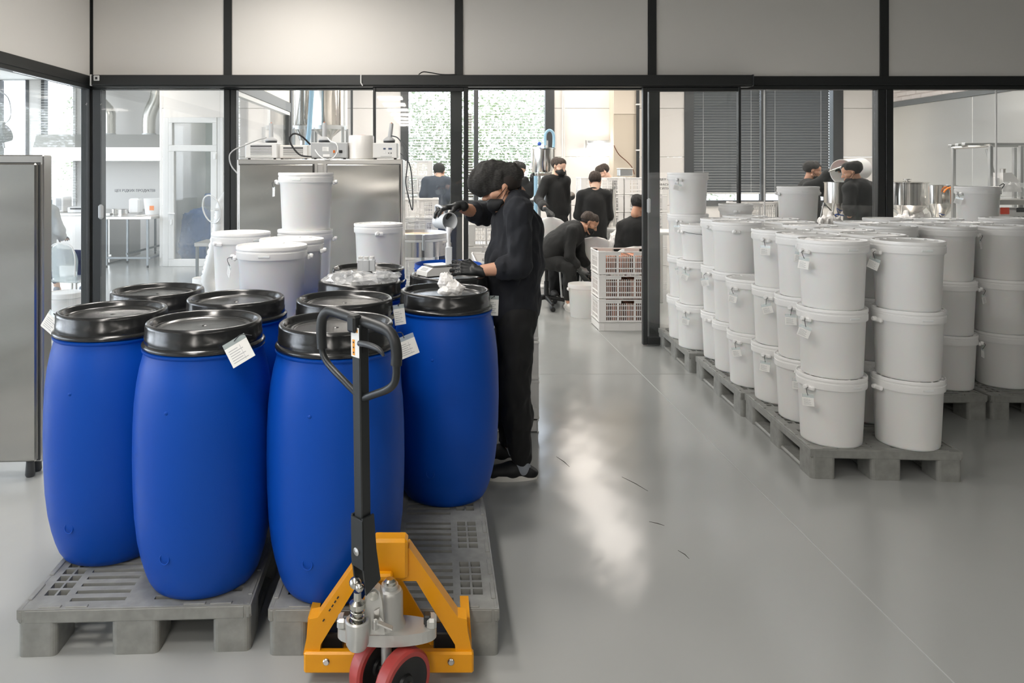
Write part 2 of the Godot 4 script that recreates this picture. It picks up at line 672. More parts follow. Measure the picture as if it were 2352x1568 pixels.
	mat("concrete", rgb(206, 194, 176), 0.8)
	mat("white_brick", rgb(246, 239, 235), 0.8)
	mat("mortar", rgb(238, 230, 226), 0.9)
	mat("pale_blue", rgb(150, 190, 214), 0.3)
	mat("teal_plastic", rgb(4, 96, 170), 0.5)
	mat("green_grey", rgb(160, 172, 164), 0.6)
	mat("orange", rgb(236, 132, 40), 0.5)
	mat("cardboard", rgb(156, 98, 66), 0.7)
	mat("cardboard_pale", rgb(206, 140, 112), 0.7)
	mat("cardboard_dark", rgb(104, 66, 46), 0.7)
	mat("leaf", rgb(132, 138, 112), 0.6, 0.0, {"backlight_enabled": true, "backlight": Color(0.35, 0.42, 0.2)})
	mat("leaf_pale", rgb(168, 173, 152), 0.6, 0.0, {"backlight_enabled": true, "backlight": Color(0.35, 0.42, 0.28)})
	mat("bark", rgb(110, 96, 84), 0.9)
	mat("ground_grey", rgb(190, 190, 184), 0.9)
	mat("lamp_glow", Color.WHITE, 0.5, 0.0, {"emission_enabled": true, "emission": Color(1.0, 0.95, 0.9), "emission_energy_multiplier": 5.5})
	mat("tube_glow", Color.WHITE, 0.5, 0.0, {"emission_enabled": true, "emission": Color(0.95, 0.98, 1.0), "emission_energy_multiplier": 2.0})
	mat("red_display", rgb(120, 40, 28), 0.3, 0.0, {"emission_enabled": true, "emission": Color(0.8, 0.25, 0.12), "emission_energy_multiplier": 0.25})
	mat("switch_orange", rgb(226, 120, 50), 0.3)
	mat("ink", rgb(84, 88, 94), 0.6)

# a printed paper form: a few rows of grey lines
func label_texture() -> ImageTexture:
	var im := Image.create(64, 64, false, Image.FORMAT_RGBA8)
	im.fill(Color(0.93, 0.93, 0.92))
	for r in 6:
		im.fill_rect(Rect2i(7, 12 + r * 8, 26 + (r * 13) % 24, 2), Color(0.62, 0.63, 0.64))
	im.fill_rect(Rect2i(40, 8, 1, 50), Color(0.72, 0.72, 0.73))
	return ImageTexture.create_from_image(im)

const ZP := -7.26

func bx(x0: float, x1: float, y0: float, y1: float, z0: float, z1: float, bev := 0.0) -> MB:
	var m := MB.new()
	m.box(V((x0 + x1) / 2, (y0 + y1) / 2, (z0 + z1) / 2), V(absf(x1 - x0), absf(y1 - y0), absf(z1 - z0)), bev)
	return m

func rel(m: MB, o: Node3D) -> MB:
	m.xf = Transform3D(Basis(), -o.position)
	return m

func room() -> void:
	var fl := struct("floor", bx(-9.6, 8.4, -0.2, 0, -13.4, 21.0), M.floor_epoxy, "grey glossy epoxy floor with a thin pale joint line", "floor")
	struct("floor", bx(-9.6, -2.9, -0.2, 0, -15.9, -13.4), M.floor_epoxy, "far end of the grey floor under the kitchen table", "floor")
	struct("ceiling", bx(-9.6, -2.9, 3.6, 3.8, -15.9, -13.4), M.ceiling_white, "far end of the ceiling over the left room", "ceiling")
	obj("joint", bx(1.667, 1.6725, -0.002, 0.0006, -7.9, -2.2), M.grey_device, fl)
	obj("joint", bx(-0.3, 4.0, -0.002, 0.0006, -6.135, -6.129), mat("joint_grey", rgb(128, 128, 124), 0.5), fl)
	for s in [[V(1.0, 0.0004, -4.06), V(1.09, 0.0004, -3.88)], [V(1.0, 0.0004, -3.54), V(1.06, 0.0004, -3.5)], [V(1.05, 0.0004, -3.27), V(1.075, 0.0004, -3.2)], [V(0.69, 0.0004, -4.35), V(0.74, 0.0004, -4.2)]]:
		obj("scuff_mark", MB.new().tube([s[0], (s[0] + s[1]) / 2 + V(0.006, 0, 0), s[1]], [0.001, 0.0025, 0.001], 5), M.dark_line, fl)
	struct("ceiling", bx(-9.6, 8.4, 3.6, 3.8, -13.4, 21.0), M.ceiling_white, "plain white ceiling above the workshop", "ceiling")
	struct("wall_rear", bx(-9.6, 8.4, -0.2, 3.8, 21.0, 21.2), M.rear_wall, "white wall behind the camera", "wall")
	struct("wall_right", bx(8.0, 8.4, -0.2, 3.8, -7.2, 21.0), M.rear_wall, "white side wall right of the bucket pallets", "wall")
	# the glazed partition across the picture
	var w := struct_root("wall_back", "black framed glass partition with white upper panels across the room", "partition")
	var mull := [[-3.345, -3.325], [-2.06, -1.985], [0.168, 0.243], [2.03, 2.108], [4.268, 4.346], [6.5, 6.57], [7.98, 8.0]]
	for i in mull.size() - 1:
		obj("panel", bx(mull[i][1], mull[i + 1][0], 2.575, 3.6, ZP - 0.04, ZP + 0.035, 0.004), M.upper_panel, w)
	for i in range(0, mull.size() - 1):
		obj("mullion", bx(mull[i][0], mull[i][1], 2.575, 3.6, ZP - 0.05, ZP + (0.03 if i == 0 else 0.05)), M.black_frame, w)
	obj("beam", bx(-3.38, 8.0, 2.49, 2.577, ZP - 0.05, ZP + 0.06, 0.004), M.black_frame, w)
	obj("lower_beam", bx(-3.38, 8.0, 2.45, 2.488, ZP - 0.05, ZP + 0.045, 0.003), M.black_frame, w)
	for p in [[-3.40, -3.33], [-3.325, -3.235], [-2.06, -2.0], [-1.995, -1.94], [0.125, 0.238], [2.035, 2.142], [4.24, 4.315], [4.32, 4.392], [6.48, 6.6]]:
		obj("post", bx(p[0], p[1], 0, 2.45, ZP - 0.05, ZP + (0.05 if p[0] > -3.39 else 0.03), 0.005), M.black_frame, w)
	for b in [[-3.235, -2.06], [-1.94, 0.125], [2.142, 3.165], [3.175, 4.24], [4.392, 5.41], [5.42, 6.48], [6.6, 8.0]]:
		obj("pane", bx(b[0], b[1], 0.07, 2.45, ZP - 0.006, ZP + 0.006), M.glass, w)
		obj("bottom_rail", bx(b[0], b[1], 0, 0.07, ZP - 0.03, ZP + 0.03), M.black_frame, w)
	for x in [3.17, 5.415]:
		obj("glazing_joint", bx(x - 0.005, x + 0.005, 0.07, 2.45, ZP - 0.007, ZP + 0.007), M.white_lid, w)
	# sliding gear cover along the front
	var hs := struct_root("trim_1", "long black sliding door housing along the partition beam", "door housing")
	obj("cover", bx(-3.27, 2.975, 2.473, 2.572, -7.2, -7.07, 0.006), M.black_frame, hs)
	obj("cover_lip", bx(-3.27, 2.975, 2.462, 2.472, -7.19, -7.09), M.black_frame, hs)
	obj("end_cap", bx(2.975, 2.985, 2.468, 2.575, -7.2, -7.065), M.dark_device, hs)
	obj("end_cap", bx(-3.28, -3.27, 2.468, 2.575, -7.2, -7.065), M.white_device, hs)
	var sk := obj("end_plate", bx(-3.245, -3.19, 2.515, 2.565, -7.07, -7.06, 0.004), M.white_device, hs)
	obj("plate_slot", bx(-3.226, -3.208, 2.528, 2.55, -7.062, -7.055), M.dark_device, sk)
	obj("white_tie", MB.new().tube([P(829, 172, 7.06), P(829, 190, 7.05), P(833, 197, 7.06)], 0.006, 6), M.white_device, hs)
	# doors: two sliding leaves and one in the left bay
	door_leaf("door_1", -0.614, 0.293, "open sliding glass door leaf left of the doorway", 0.262)
	var d2 := door_leaf("door_2", 1.952, 2.885, "open sliding glass door leaf right of the doorway", 1.985)
	obj("handle", MB.new().box(V(2.0, 1.335, -7.09), V(0.034, 0.145, 0.03), 0.014), M.grey_device, d2)
	for k in 3:
		lettering(["ЦЕХ СИ", "ФАСУВ", "СИПУЧ"][k], V(2.115, 1.585 - [0.0, 0.05, 0.087][k], -7.128), 0.0195, M.black_frame, d2)
	var d3 := struct_root("door_3", "sliding glass door of the left room with grey lettering", "glass door")
	obj("pane", bx(-3.22, -2.08, 0.03, 2.45, -7.166, -7.154), M.glass, d3)
	obj("handle", MB.new().box(V(-3.21, 1.275, -7.14), V(0.05, 0.14, 0.035), 0.016), M.grey_device, d3)
	obj("bottom_rail", bx(-3.22, -2.08, 0.01, 0.03, -7.17, -7.15), M.black_frame, d3)
	lettering("ЦЕХ РІДКИХ ПРОДУКТІВ", V(-3.085, 1.477, -7.152), 0.0235, M.ink, d3)
	# left wall, glazed
	obj("corner_post", bx(-3.43, -3.345, 0, 3.6, -7.31, -7.2, 0.004), M.black_frame, w)
	var l := struct_root("wall_left", "black framed glass wall with white upper panels on the left", "partition")
	obj("beam", bx(-3.42, -3.33, 2.485, 2.577, -7.2, 2.0, 0.004), M.black_frame, l)
	obj("lower_beam", bx(-3.41, -3.335, 2.45, 2.483, -7.2, 2.0), M.black_frame, l)
	for k in 4:
		obj("panel", bx(-3.41, -3.345, 2.577, 3.6, -7.2 + k * 2.3, -4.905 + k * 2.3), M.upper_panel, l)
		obj("pane", bx(-3.376, -3.364, 0.06, 2.45, -7.2 + k * 2.3, -4.96 + k * 2.3), M.glass, l)
		obj("bottom_rail", bx(-3.4, -3.34, 0, 0.06, -7.2 + k * 2.3, -4.96 + k * 2.3), M.black_frame, l)
		if k > 0:
			obj("post", bx(-3.41, -3.33, 0, 2.45, -7.26 + k * 2.3, -7.2 + k * 2.3), M.black_frame, l)
	struct("wall_left_rear", bx(-3.5, -3.3, -0.2, 3.6, 2.0, 21.0), M.rear_wall, "white wall behind the camera on the left", "wall")
	# thin cables lying on the housing
	var cb := obj("cable", MB.new().tube(smooth_path([P(962, 171, 7.1), P(972, 165, 7.12), P(990, 167, 7.13), P(1015, 171, 7.12), P(1050, 171, 7.1)], 5), 0.005, 6), M.black_rubber)
	tag(cb, "thin black cable lying on the door housing above the doorway", "cable")

func door_leaf(called: String, x0: float, x1: float, label: String, inner: float) -> Node3D:
	var d := struct_root(called, label, "glass door")
	var ws := 0.026
	var left_w := ws if x0 < 0 else 0.044
	var right_w := 0.044 if x0 < 0 else ws
	obj("stile", bx(x0, x0 + left_w, 0.012, 2.46, -7.165, -7.115, 0.004), M.black_frame, d)
	obj("stile", bx(x1 - right_w, x1, 0.012, 2.46, -7.165, -7.115, 0.004), M.black_frame, d)
	obj("bottom_rail", bx(x0 + left_w, x1 - right_w, 0.012, 0.085, -7.165, -7.115, 0.004), M.black_frame, d)
	obj("top_rail", bx(x0 + left_w, x1 - right_w, 2.42, 2.46, -7.165, -7.115, 0.004), M.black_frame, d)
	obj("pane", bx(x0 + left_w, x1 - right_w, 0.085, 2.42, -7.146, -7.136), M.glass, d)
	return d

func lettering(text: String, at: Vector3, height: float, material: Material, parent: Node) -> void:
	var tm := TextMesh.new()
	var f := SystemFont.new()
	f.font_names = PackedStringArray(["Droid Sans"])
	f.font_weight = 400
	tm.font = f
	tm.text = text
	tm.font_size = 32
	tm.pixel_size = height / 23.0
	tm.depth = 0.002
	tm.horizontal_alignment = HORIZONTAL_ALIGNMENT_LEFT
	tm.vertical_alignment = VERTICAL_ALIGNMENT_CENTER
	var o := MeshInstance3D.new()
	o.name = numbered("lettering", parent)
	o.mesh = tm
	o.material_override = material
	parent.add_child(o, true)
	o.position = at
	o.scale = V(1.08 if text.length() > 8 else 1.25, 1, 1)

func far_room() -> void:
	# back wall of sandwich panels, in strips round the two windows
	var zb := -13.2
	var w := struct_root("wall_far", "white sandwich panel wall at the back of the packing room", "wall")
	var seams := [0.0, 0.2, 1.07, 1.925, 2.78, 3.6]
	for col in [[-4.9, -4.83], [-3.76, -0.652], [2.057, 4.35], [7.14, 8.2]]:
		for k in seams.size() - 1:
			obj("panel", bx(col[0], col[1], seams[k] + 0.003, seams[k + 1] - 0.003, zb - 0.2, zb - (0.005 if k % 2 else 0.004), 0.003), M.sandwich_panel, w)
	for k in 2:
		obj("panel", bx([-0.652, 4.35][k], [2.057, 7.14][k], 0, 1.06, zb - 0.2, zb - 0.004), M.sandwich_panel, w)
	obj("panel", bx(-4.83, -3.76, 2.62, 3.6, zb - 0.2, zb - 0.004), M.sandwich_panel, w)
	# windows
	far_window("window_1", -0.652, 2.057, 0.68, 1.06, false)
	far_window("window_2", 4.35, 7.14, 5.74, 1.06, true)
	# side wall of the right room: steel cladding, a grey rail and white brick above
	var s := struct_root("wall_side", "steel clad side wall with white painted brick above", "wall")
	for k in 3:
		obj("panel", bx(8.0, 8.05, 0, 2.79, -13.2 + k * 2.0 + 0.003, -11.2 + k * 2.0, 0.003), M.clad_steel, s)
	obj("rail", bx(7.97, 8.06, 2.79, 2.88, -13.2, -7.3, 0.004), M.rail_grey, s)
	obj("mortar", bx(8.03, 8.2, 2.88, 3.6, -13.2, -7.3), M.mortar, s)
	var bm := MB.new().box(Vector3.ZERO, V(0.04, 0.068, 0.245), 0.008).mesh()
	for r in 5:
		for k in 13:
			var z := -13.06 + k * 0.26 + (0.13 if r % 2 else 0.0)
			var b := obj("brick", bm, M.white_brick, s)
			b.position = V(8.025 + rng.randf_range(-0.004, 0.004), 2.92 + r * 0.08, z)
			b.rotation.x = rng.randf_range(-0.015, 0.015)
	struct("wall_side_outer", bx(8.2, 8.4, -0.2, 3.6, -13.4, -7.2), M.white_paint, "outer wall behind the steel cladding", "wall")
	# concrete column, pipes
	var c := struct("trim_2", bx(P(1408, 0, 12.9).x, P(1468, 0, 12.9).x, 0, 3.6, -13.2, -12.9, 0.015), M.concrete, "beige concrete column on the back wall", "column")
	obj("upper_cover", bx(P(1409, 0, 12.9).x, P(1466, 0, 12.9).x, P(0, 262, 12.9).y, 3.6, -12.9, -12.885, 0.004), mat("column_cover", rgb(224, 212, 196), 0.7), c)
	var pp := obj("pipe", MB.new().tube([P(1465, 700, 12.85), P(1465, 180, 12.85)], 0.028, 10), M.black_frame)
	tag(pp, "black vertical pipe beside the beige column", "pipe")
	for y in [240, 345]:
		obj("clip", MB.new().box(P(1465, y, 12.84), V(0.07, 0.025, 0.07), 0.006), M.white_device, pp)
	var pw := obj("conduit", MB.new().tube([P(1292, 640, 13.15), P(1292, 180, 13.15)], 0.016, 8), M.white_paint)
	tag(pw, "white vertical conduit on the panel wall beside the window", "pipe")
	obj("conduit_run", MB.new().tube([P(1296, 640, 13.16), P(1296, 180, 13.16)], 0.012, 8), M.white_paint, pw)
	# inner partition between the left room and the packing room
	var q := struct_root("wall_inner", "glazed inner partition receding behind the steel cabinet", "partition")
	obj("beam", bx(-2.05, -1.96, 2.455, 2.577, -10.0, -7.32, 0.004), M.rail_grey, q)
	obj("lower_beam", bx(-2.04, -1.97, 2.41, 2.454, -10.0, -7.32), M.white_device, q)
	for k in 2:
		obj("panel", bx(-2.035, -1.975, 2.577, 3.6, -10.0 + k * 1.35, -8.66 + k * 1.34), M.upper_panel, q)
		obj("pane", bx(-2.008, -1.996, 0.05, 2.41, -9.95 + k * 1.32, -8.65 + k * 1.32), M.glass, q)
	obj("post", bx(-2.06, -1.96, 0, 3.6, -10.12, -10.0, 0.005), M.dark_device, q)
	obj("mid_post", bx(-2.04, -1.97, 0, 2.41, -9.98, -9.93), M.black_frame, q)
	obj("bottom_rail", bx(-2.03, -1.975, 0, 0.05, -10.0, -7.32), M.black_frame, q)

func far_window(called: String, x0: float, x1: float, xm: float, sill: float, closed: bool) -> void:
	var zb := -13.2
	var wn := struct_root(called, "dark framed window with closed grey blinds behind the bucket stacks" if closed else "tall bright window with open white blinds behind the workers", "window")
	var top := 3.6
	var fl := 0.14 if not closed else 0.16
	var frm: Material = M.dark_device
	obj("frame", bx(x0, x0 + fl, sill, top, zb - 0.12, zb + 0.03, 0.005), frm, wn)
	obj("frame", bx(x1 - fl - 0.02, x1, sill, top, zb - 0.12, zb + 0.03, 0.005), frm, wn)
	obj("mullion", bx(xm - 0.04, xm + 0.04, sill, top, zb - 0.1, zb + 0.02, 0.005), frm, wn)
	obj("sill", bx(x0, x1, sill, sill + 0.1, zb - 0.12, zb + 0.04, 0.005), frm, wn)
	obj("pane", bx(x0 + fl, x1 - fl, sill + 0.1, top, zb - 0.09, zb - 0.08), M.glass, wn)
	for h in 2:
		var a: float = x0 + fl + 0.01 if h == 0 else xm + 0.05
		var b: float = xm - 0.05 if h == 0 else x1 - fl - 0.03
		if closed and h == 1:
			b -= 0.035
		var bl := thing("window_blind", "%s %s of the %s window" % ["closed dark grey blind in the" if closed else "open white slatted blind in the", "left half" if h == 0 else "right half", "dark" if closed else "bright"], "blind", V((a + b) / 2, 0, zb + 0.0), "slatted blinds on the far windows")
		var sl := MB.new().box(Vector3.ZERO, V(b - a, 0.0022, 0.05 if not closed else 0.062), 0.0008).mesh()
		var y := 1.3 if closed else 1.2
		while y < 3.55:
			var s := obj("slat", sl, M.dark_slat if closed else M.blind_slat, bl)
			s.position = V(0, y, -0.03)
			s.rotation.x = 0.98 if closed else 0.22 + 0.05 * sin(y * 9.0)
			y += 0.047
		obj("bottom_bar", MB.new().box(V(0, 1.285 if closed else 1.175, -0.03), V(b - a, 0.025, 0.05), 0.005), M.blind_slat, bl)
		for k in 2:
			obj("cord", MB.new().tube([V((b - a) * (k - 0.5) * 0.72, 1.17, 0.0), V((b - a) * (k - 0.5) * 0.72, 3.55, 0.0)], 0.0025, 5), M.white_device, bl)

func lamp_panel(x: float, z: float, energy: float, label: String, group: String, sz := 0.6) -> void:
	var o := thing("ceiling_light", label, "ceiling light", V(x, 3.56, z), group)
	obj("frame", MB.new().box(V(0, 0.015, 0), V(sz + 0.04, 0.05, sz + 0.04), 0.006), M.white_device, o)
	obj("diffuser", MB.new().box(V(0, -0.013, 0), V(sz, 0.01, sz), 0.003), M.lamp_glow, o)
	var l := AreaLight3D.new()
	l.name = "light"
	l.area_size = Vector2(sz, sz)
	l.light_energy = energy
	l.light_color = Color(1.0, 0.98, 0.955)
	l.area_range = 30.0
	l.area_attenuation = 2.0
	l.shadow_enabled = true
	o.add_child(l)
	l.position = V(0, -0.022, 0)
	l.rotation_degrees = V(-90, 0, 0)

const ORD := ["first", "second", "third", "fourth", "fifth", "sixth", "seventh", "eighth", "ninth", "tenth", "eleventh", "twelfth", "thirteenth", "fourteenth"]

func lamps() -> void:
	for k in 5:
		lamp_panel(3.0, 0.6 + 1.9 * k, LAMP_NEAR * 0.5, "%s square ceiling panel light of the row right of the camera" % ORD[k], "ceiling panel lights behind the camera on the right")
	for k in 13:
		lamp_panel(-1.2, -6.1 + 1.8 * k, LAMP_NEAR * (0.62 if k == 0 else 1.05), "square ceiling panel light over the drums, %s from the glass partition" % ORD[k], "ceiling panel lights over the drums")
	for k in 3:
		lamp_panel(0.5, -8.3 - 1.7 * k, LAMP_FAR * 1.7, "square ceiling panel light inside the doorway, %s from the partition" % ORD[k], "ceiling panel lights inside the doorway")
	for k in 4:
		lamp_panel(2.46, -9.0 - 1.3 * k, LAMP_FAR * 0.28, "square ceiling panel light over the packing tables, %s from the partition" % ORD[k], "ceiling panel lights over the packing room")
	for k in 2:
		lamp_panel(-0.9, -9.2 - 2.6 * k, LAMP_FAR, "square ceiling panel light over the steel vessels, %s one" % ["nearer", "farther"][k], "ceiling panel lights over the vessels")
		lamp_panel(4.2, -9.0 - 2.4 * k, LAMP_FAR * 1.2, "square ceiling panel light between doorway and hoppers, %s one" % ["nearer", "farther"][k], "ceiling panel lights left of the hoppers")
		lamp_panel(6.0, -8.9 - 2.2 * k, LAMP_FAR * 2.2, "square ceiling panel light over the filling hoppers, %s one" % ["nearer", "farther"][k], "ceiling panel lights over the hoppers")
		lamp_panel(-5.5, -9.0 - 3.4 * k, LAMP_FAR * 1.1, "square ceiling panel light in the left room, %s one" % ["nearer", "farther"][k], "ceiling panel lights in the left room")

func outdoors() -> void:
	struct("ground", bx(-40, 40, -0.4, -0.3, -60, -13.5), M.ground_grey, "pale ground outside the windows", "ground")
	var leafm := MB.new()
	leafm.quad(V(-0.05, 0, 0), V(0.01, 0.026, 0.012), V(0.055, 0, 0), V(0.0, -0.026, 0.009), V(0, 0, 1))
	var lm := leafm.mesh()
	var spots := [[-7.5, -19.0, 1.9, 0], [-1.4, -17.5, 1.7, 1], [0.8, -18.5, 2.0, 0], [2.9, -17.6, 1.8, 1], [5.6, -18.5, 2.0, 0], [-4.3, -18.2, 1.7, 1]]
	var names := ["behind the far left window", "behind the left half of the bright window", "behind the middle of the bright window", "behind the right half of the bright window", "behind the dark blinds", "behind the white wall of the left room"]
	for i in spots.size():
		var s: Array = spots[i]
		var tr := thing("tree", "leafy green tree outside, " + names[i], "tree", V(s[0], -0.3, s[1]), "trees outside the windows")
		obj("trunk", MB.new().tube([V(0, 0, 0), V(0.05, 1.2, 0), V(-0.05, 2.4, 0.05), V(0.0, 3.4, 0)], [0.14, 0.11, 0.09, 0.05], 8), M.bark, tr)
		var mm := MultiMesh.new()
		mm.transform_format = MultiMesh.TRANSFORM_3D
		mm.mesh = lm
		var cnt := 5200
		mm.instance_count = cnt
		for k in cnt:
			var d := V(rng.randfn(0, 0.5), rng.randfn(0, 0.5), rng.randfn(0, 0.5))
			if d.length() > 1.1:
				d = d.normalized() * rng.randf_range(0.6, 1.1)
			var p: Vector3 = V(0, 2.5, 0) + d * V(s[2], 1.9, s[2])
			p.y = maxf(p.y, 0.3)
			var bs := Basis.from_euler(V(rng.randf() * TAU, rng.randf() * TAU, rng.randf() * TAU)).scaled(Vector3.ONE * rng.randf_range(0.7, 1.4))
			mm.set_instance_transform(k, Transform3D(bs, p))
		var mi := MultiMeshInstance3D.new()
		mi.name = "foliage"
		mi.multimesh = mm
		mi.material_override = M.leaf if s[3] == 0 else M.leaf_pale
		mi.set_meta("kind", "stuff")
		tr.add_child(mi)

const UPZ := Basis(Vector3.RIGHT, Vector3.FORWARD, Vector3.UP)

func rrect(w: float, h: float, r: float, seg := 4) -> PackedVector2Array:
	var p := PackedVector2Array()
	for k in 4:
		var c := Vector2((w / 2 - r) * (1 if k == 0 or k == 3 else -1), (h / 2 - r) * (1 if k < 2 else -1))
		for s in seg + 1:
			var a := PI / 2 * (k + float(s) / seg)
			p.append(c + Vector2(cos(a), sin(a)) * r)
	return p

func make_pallet() -> Node3D:
	var t := thing("plastic_pallet", "grey plastic pallet", "pallet", Vector3.ZERO, "grey plastic pallets")
	var xs := []
	for x in [0, 0.05, 0.085, 0.093, 0.128, 0.155, 0.345, 0.445, 0.635, 0.662, 0.697, 0.705, 0.74, 0.79]:
		xs.append(x - 0.395)
	var zs := [-0.51]
	for k in 20:
		for d in [0.012, 0.0195, 0.0395, 0.047]:
			zs.append(-0.47 + k * 0.047 + d)
	zs.append(0.51)
	var hole := func(i: int, j: int) -> bool:
		if j == 0 or j == zs.size() - 2:
			return false
		var u := (j - 1) / 4
		var q := (j - 1) % 4
		if i == 5 or i == 7:
			return q == 1 and u % 7 != 6
		if i == 1 or i == 3 or i == 9 or i == 11:
			return q <= 2 and q >= 0 and u % 7 != 6 and u % 7 != 5 and j % 4 != 0
		return false
	var deck := MB.new().plate(xs, zs, hole, 0.128, 0.16)
	obj("deck", deck, M.grey_pallet, t)
	var rim := MB.new()
	for s in [-1, 1]:
		rim.box(V(s * 0.384, 0.136, 0), V(0.024, 0.05, 1.022), 0.008)
		rim.box(V(0, 0.1358, s * 0.4996), V(0.748, 0.05, 0.024), 0.006)
	for k in [-0.15, 0.15]:
		rim.box(V(k, 0.122, 0), V(0.03, 0.02, 0.97))
	for k in 6:
		for s in [-1, 1]:
			rim.box(V(s * 0.38, 0.1615, -0.4 + k * 0.16), V(0.016, 0.006, 0.1), 0.002)
	for s in [-0.29, -0.2, 0.2, 0.29]:
		for e in [-1, 1]:
			rim.box(V(s, 0.1615, e * 0.495), V(0.075, 0.006, 0.016), 0.002)
	obj("rim", rim, M.grey_pallet, t)
	for ix in 3:
		for iz in 3:
			var w := 0.13 if ix != 1 else 0.16
			var foot := MB.new().prism(rrect(w, 0.16, 0.02), 0.0, 0.13, V((ix - 1) * 0.328, 0, (iz - 1) * 0.43), UPZ)
			foot.box(V((ix - 1) * 0.332, 0.06, (iz - 1) * 0.437), V(0.11, 0.117, 0.134), 0.012)
			obj("foot", foot, M.grey_pallet, t)
		var sk := MB.new()
		for iz in 2:
			sk.box(V((ix - 1) * 0.335, 0.012, (iz - 0.5) * 0.43), V(0.1, 0.024, 0.3), 0.008)
		obj("skid", sk, M.grey_pallet, t)
	return t

func make_drum() -> Node3D:
	var t := thing("plastic_drum", "blue plastic drum", "drum", Vector3.ZERO, "blue plastic drums with black lids")
	var b := MB.new()
	b.lathe([Vector2(0, 0.006), Vector2(0.13, 0.004), Vector2(0.168, 0.0), Vector2(0.184, 0.008), Vector2(0.197, 0.03), Vector2(0.208, 0.06), Vector2(0.222, 0.11), Vector2(0.234, 0.17), Vector2(0.243, 0.25), Vector2(0.248, 0.35), Vector2(0.25, 0.46), Vector2(0.2485, 0.57), Vector2(0.244, 0.66), Vector2(0.236, 0.73), Vector2(0.226, 0.785), Vector2(0.214, 0.83), Vector2(0.2125, 0.84), Vector2(0.219, 0.846), Vector2(0.2195, 0.852), Vector2(0.212, 0.857), Vector2(0.2, 0.859)], 64, Vector3.ZERO, Basis.IDENTITY, 0.6)
	obj("body", b, M.blue_drum, t)
	var l := MB.new()
	l.lathe([Vector2(0.2, 0.855), Vector2(0.217, 0.857), Vector2(0.2205, 0.861), Vector2(0.2205, 0.868), Vector2(0.216, 0.873), Vector2(0.2105, 0.876), Vector2(0.2105, 0.9), Vector2(0.2085, 0.903), Vector2(0.2085, 0.932), Vector2(0.206, 0.941), Vector2(0.2, 0.945), Vector2(0.193, 0.944), Vector2(0.188, 0.939), Vector2(0.184, 0.926), Vector2(0.181, 0.922), Vector2(0.172, 0.921), Vector2(0.168, 0.9235), Vector2(0.164, 0.925), Vector2(0.158, 0.925), Vector2(0.153, 0.921), Vector2(0.148, 0.92), Vector2(0.02, 0.9215), Vector2(0.0, 0.9215)], 72, Vector3.ZERO, Basis.IDENTITY, 0.5)
	obj("lid", l, M.black_lid, t)
	obj("lid_boss", MB.new().lathe([Vector2(0.012, 0.921), Vector2(0.009, 0.9232), Vector2(0, 0.9238)], 20), M.black_lid, t)
	var r := MB.new()
	var a := 1.86
	var c := V(cos(a) * 0.2345, 0.17, sin(a) * 0.2345)
	var bs := Basis(Vector3.UP, PI / 2 - a) * Basis(Vector3.RIGHT, PI / 2 - 0.13)
	var ring := []
	for k in 20:
		ring.append(c + bs * V(cos(TAU * k / 20) * 0.018, 0, sin(TAU * k / 20) * 0.018))
	r.tube(ring, 0.0022, 6, false, true)
	obj("moulded_ring", r, M.blue_drum, t)
	obj("moulded_dot", MB.new().ball(V(cos(a - 0.05) * 0.2425, 0.67, sin(a - 0.05) * 0.2425), V(0.007, 0.007, 0.004), 10, 6), M.blue_drum, t)
	return t

# a paper form in a clear sleeve on a wire, a part of what it is tied to
func add_tag(o: Node3D, at: Vector3, face: Vector3, roll: float, w := 0.085, h := 0.065, wire_to := Vector3.INF) -> void:
	var inv := Basis(Vector3.UP, -o.rotation.y)
	at = inv * (at - o.position)
	face = (inv * face).normalized()
	var u := Vector3.UP.cross(face).normalized()
	var bs := Basis(face, roll) * Basis(u, face.cross(u), face)
	var t := obj("tag", MB.new().box(at, V(w, h, 0.0018), 0.0006, bs), M.label_print, o)
	obj("tag_header", MB.new().box(at + bs * V(0, h * 0.5 + 0.008, 0), V(w, 0.018, 0.0022), 0.0008, bs), M.smoked_plastic, t)
	if wire_to != Vector3.INF:
		wire_to = inv * (wire_to - o.position)
		var e := at + bs * V(0, h * 0.5 + 0.01, 0)
		obj("tag_wire", MB.new().tube(smooth_path([e, (e + wire_to) / 2 + face * 0.02 + V(0, 0.012, 0), wire_to], 4), 0.0016, 5), M.wire, t)

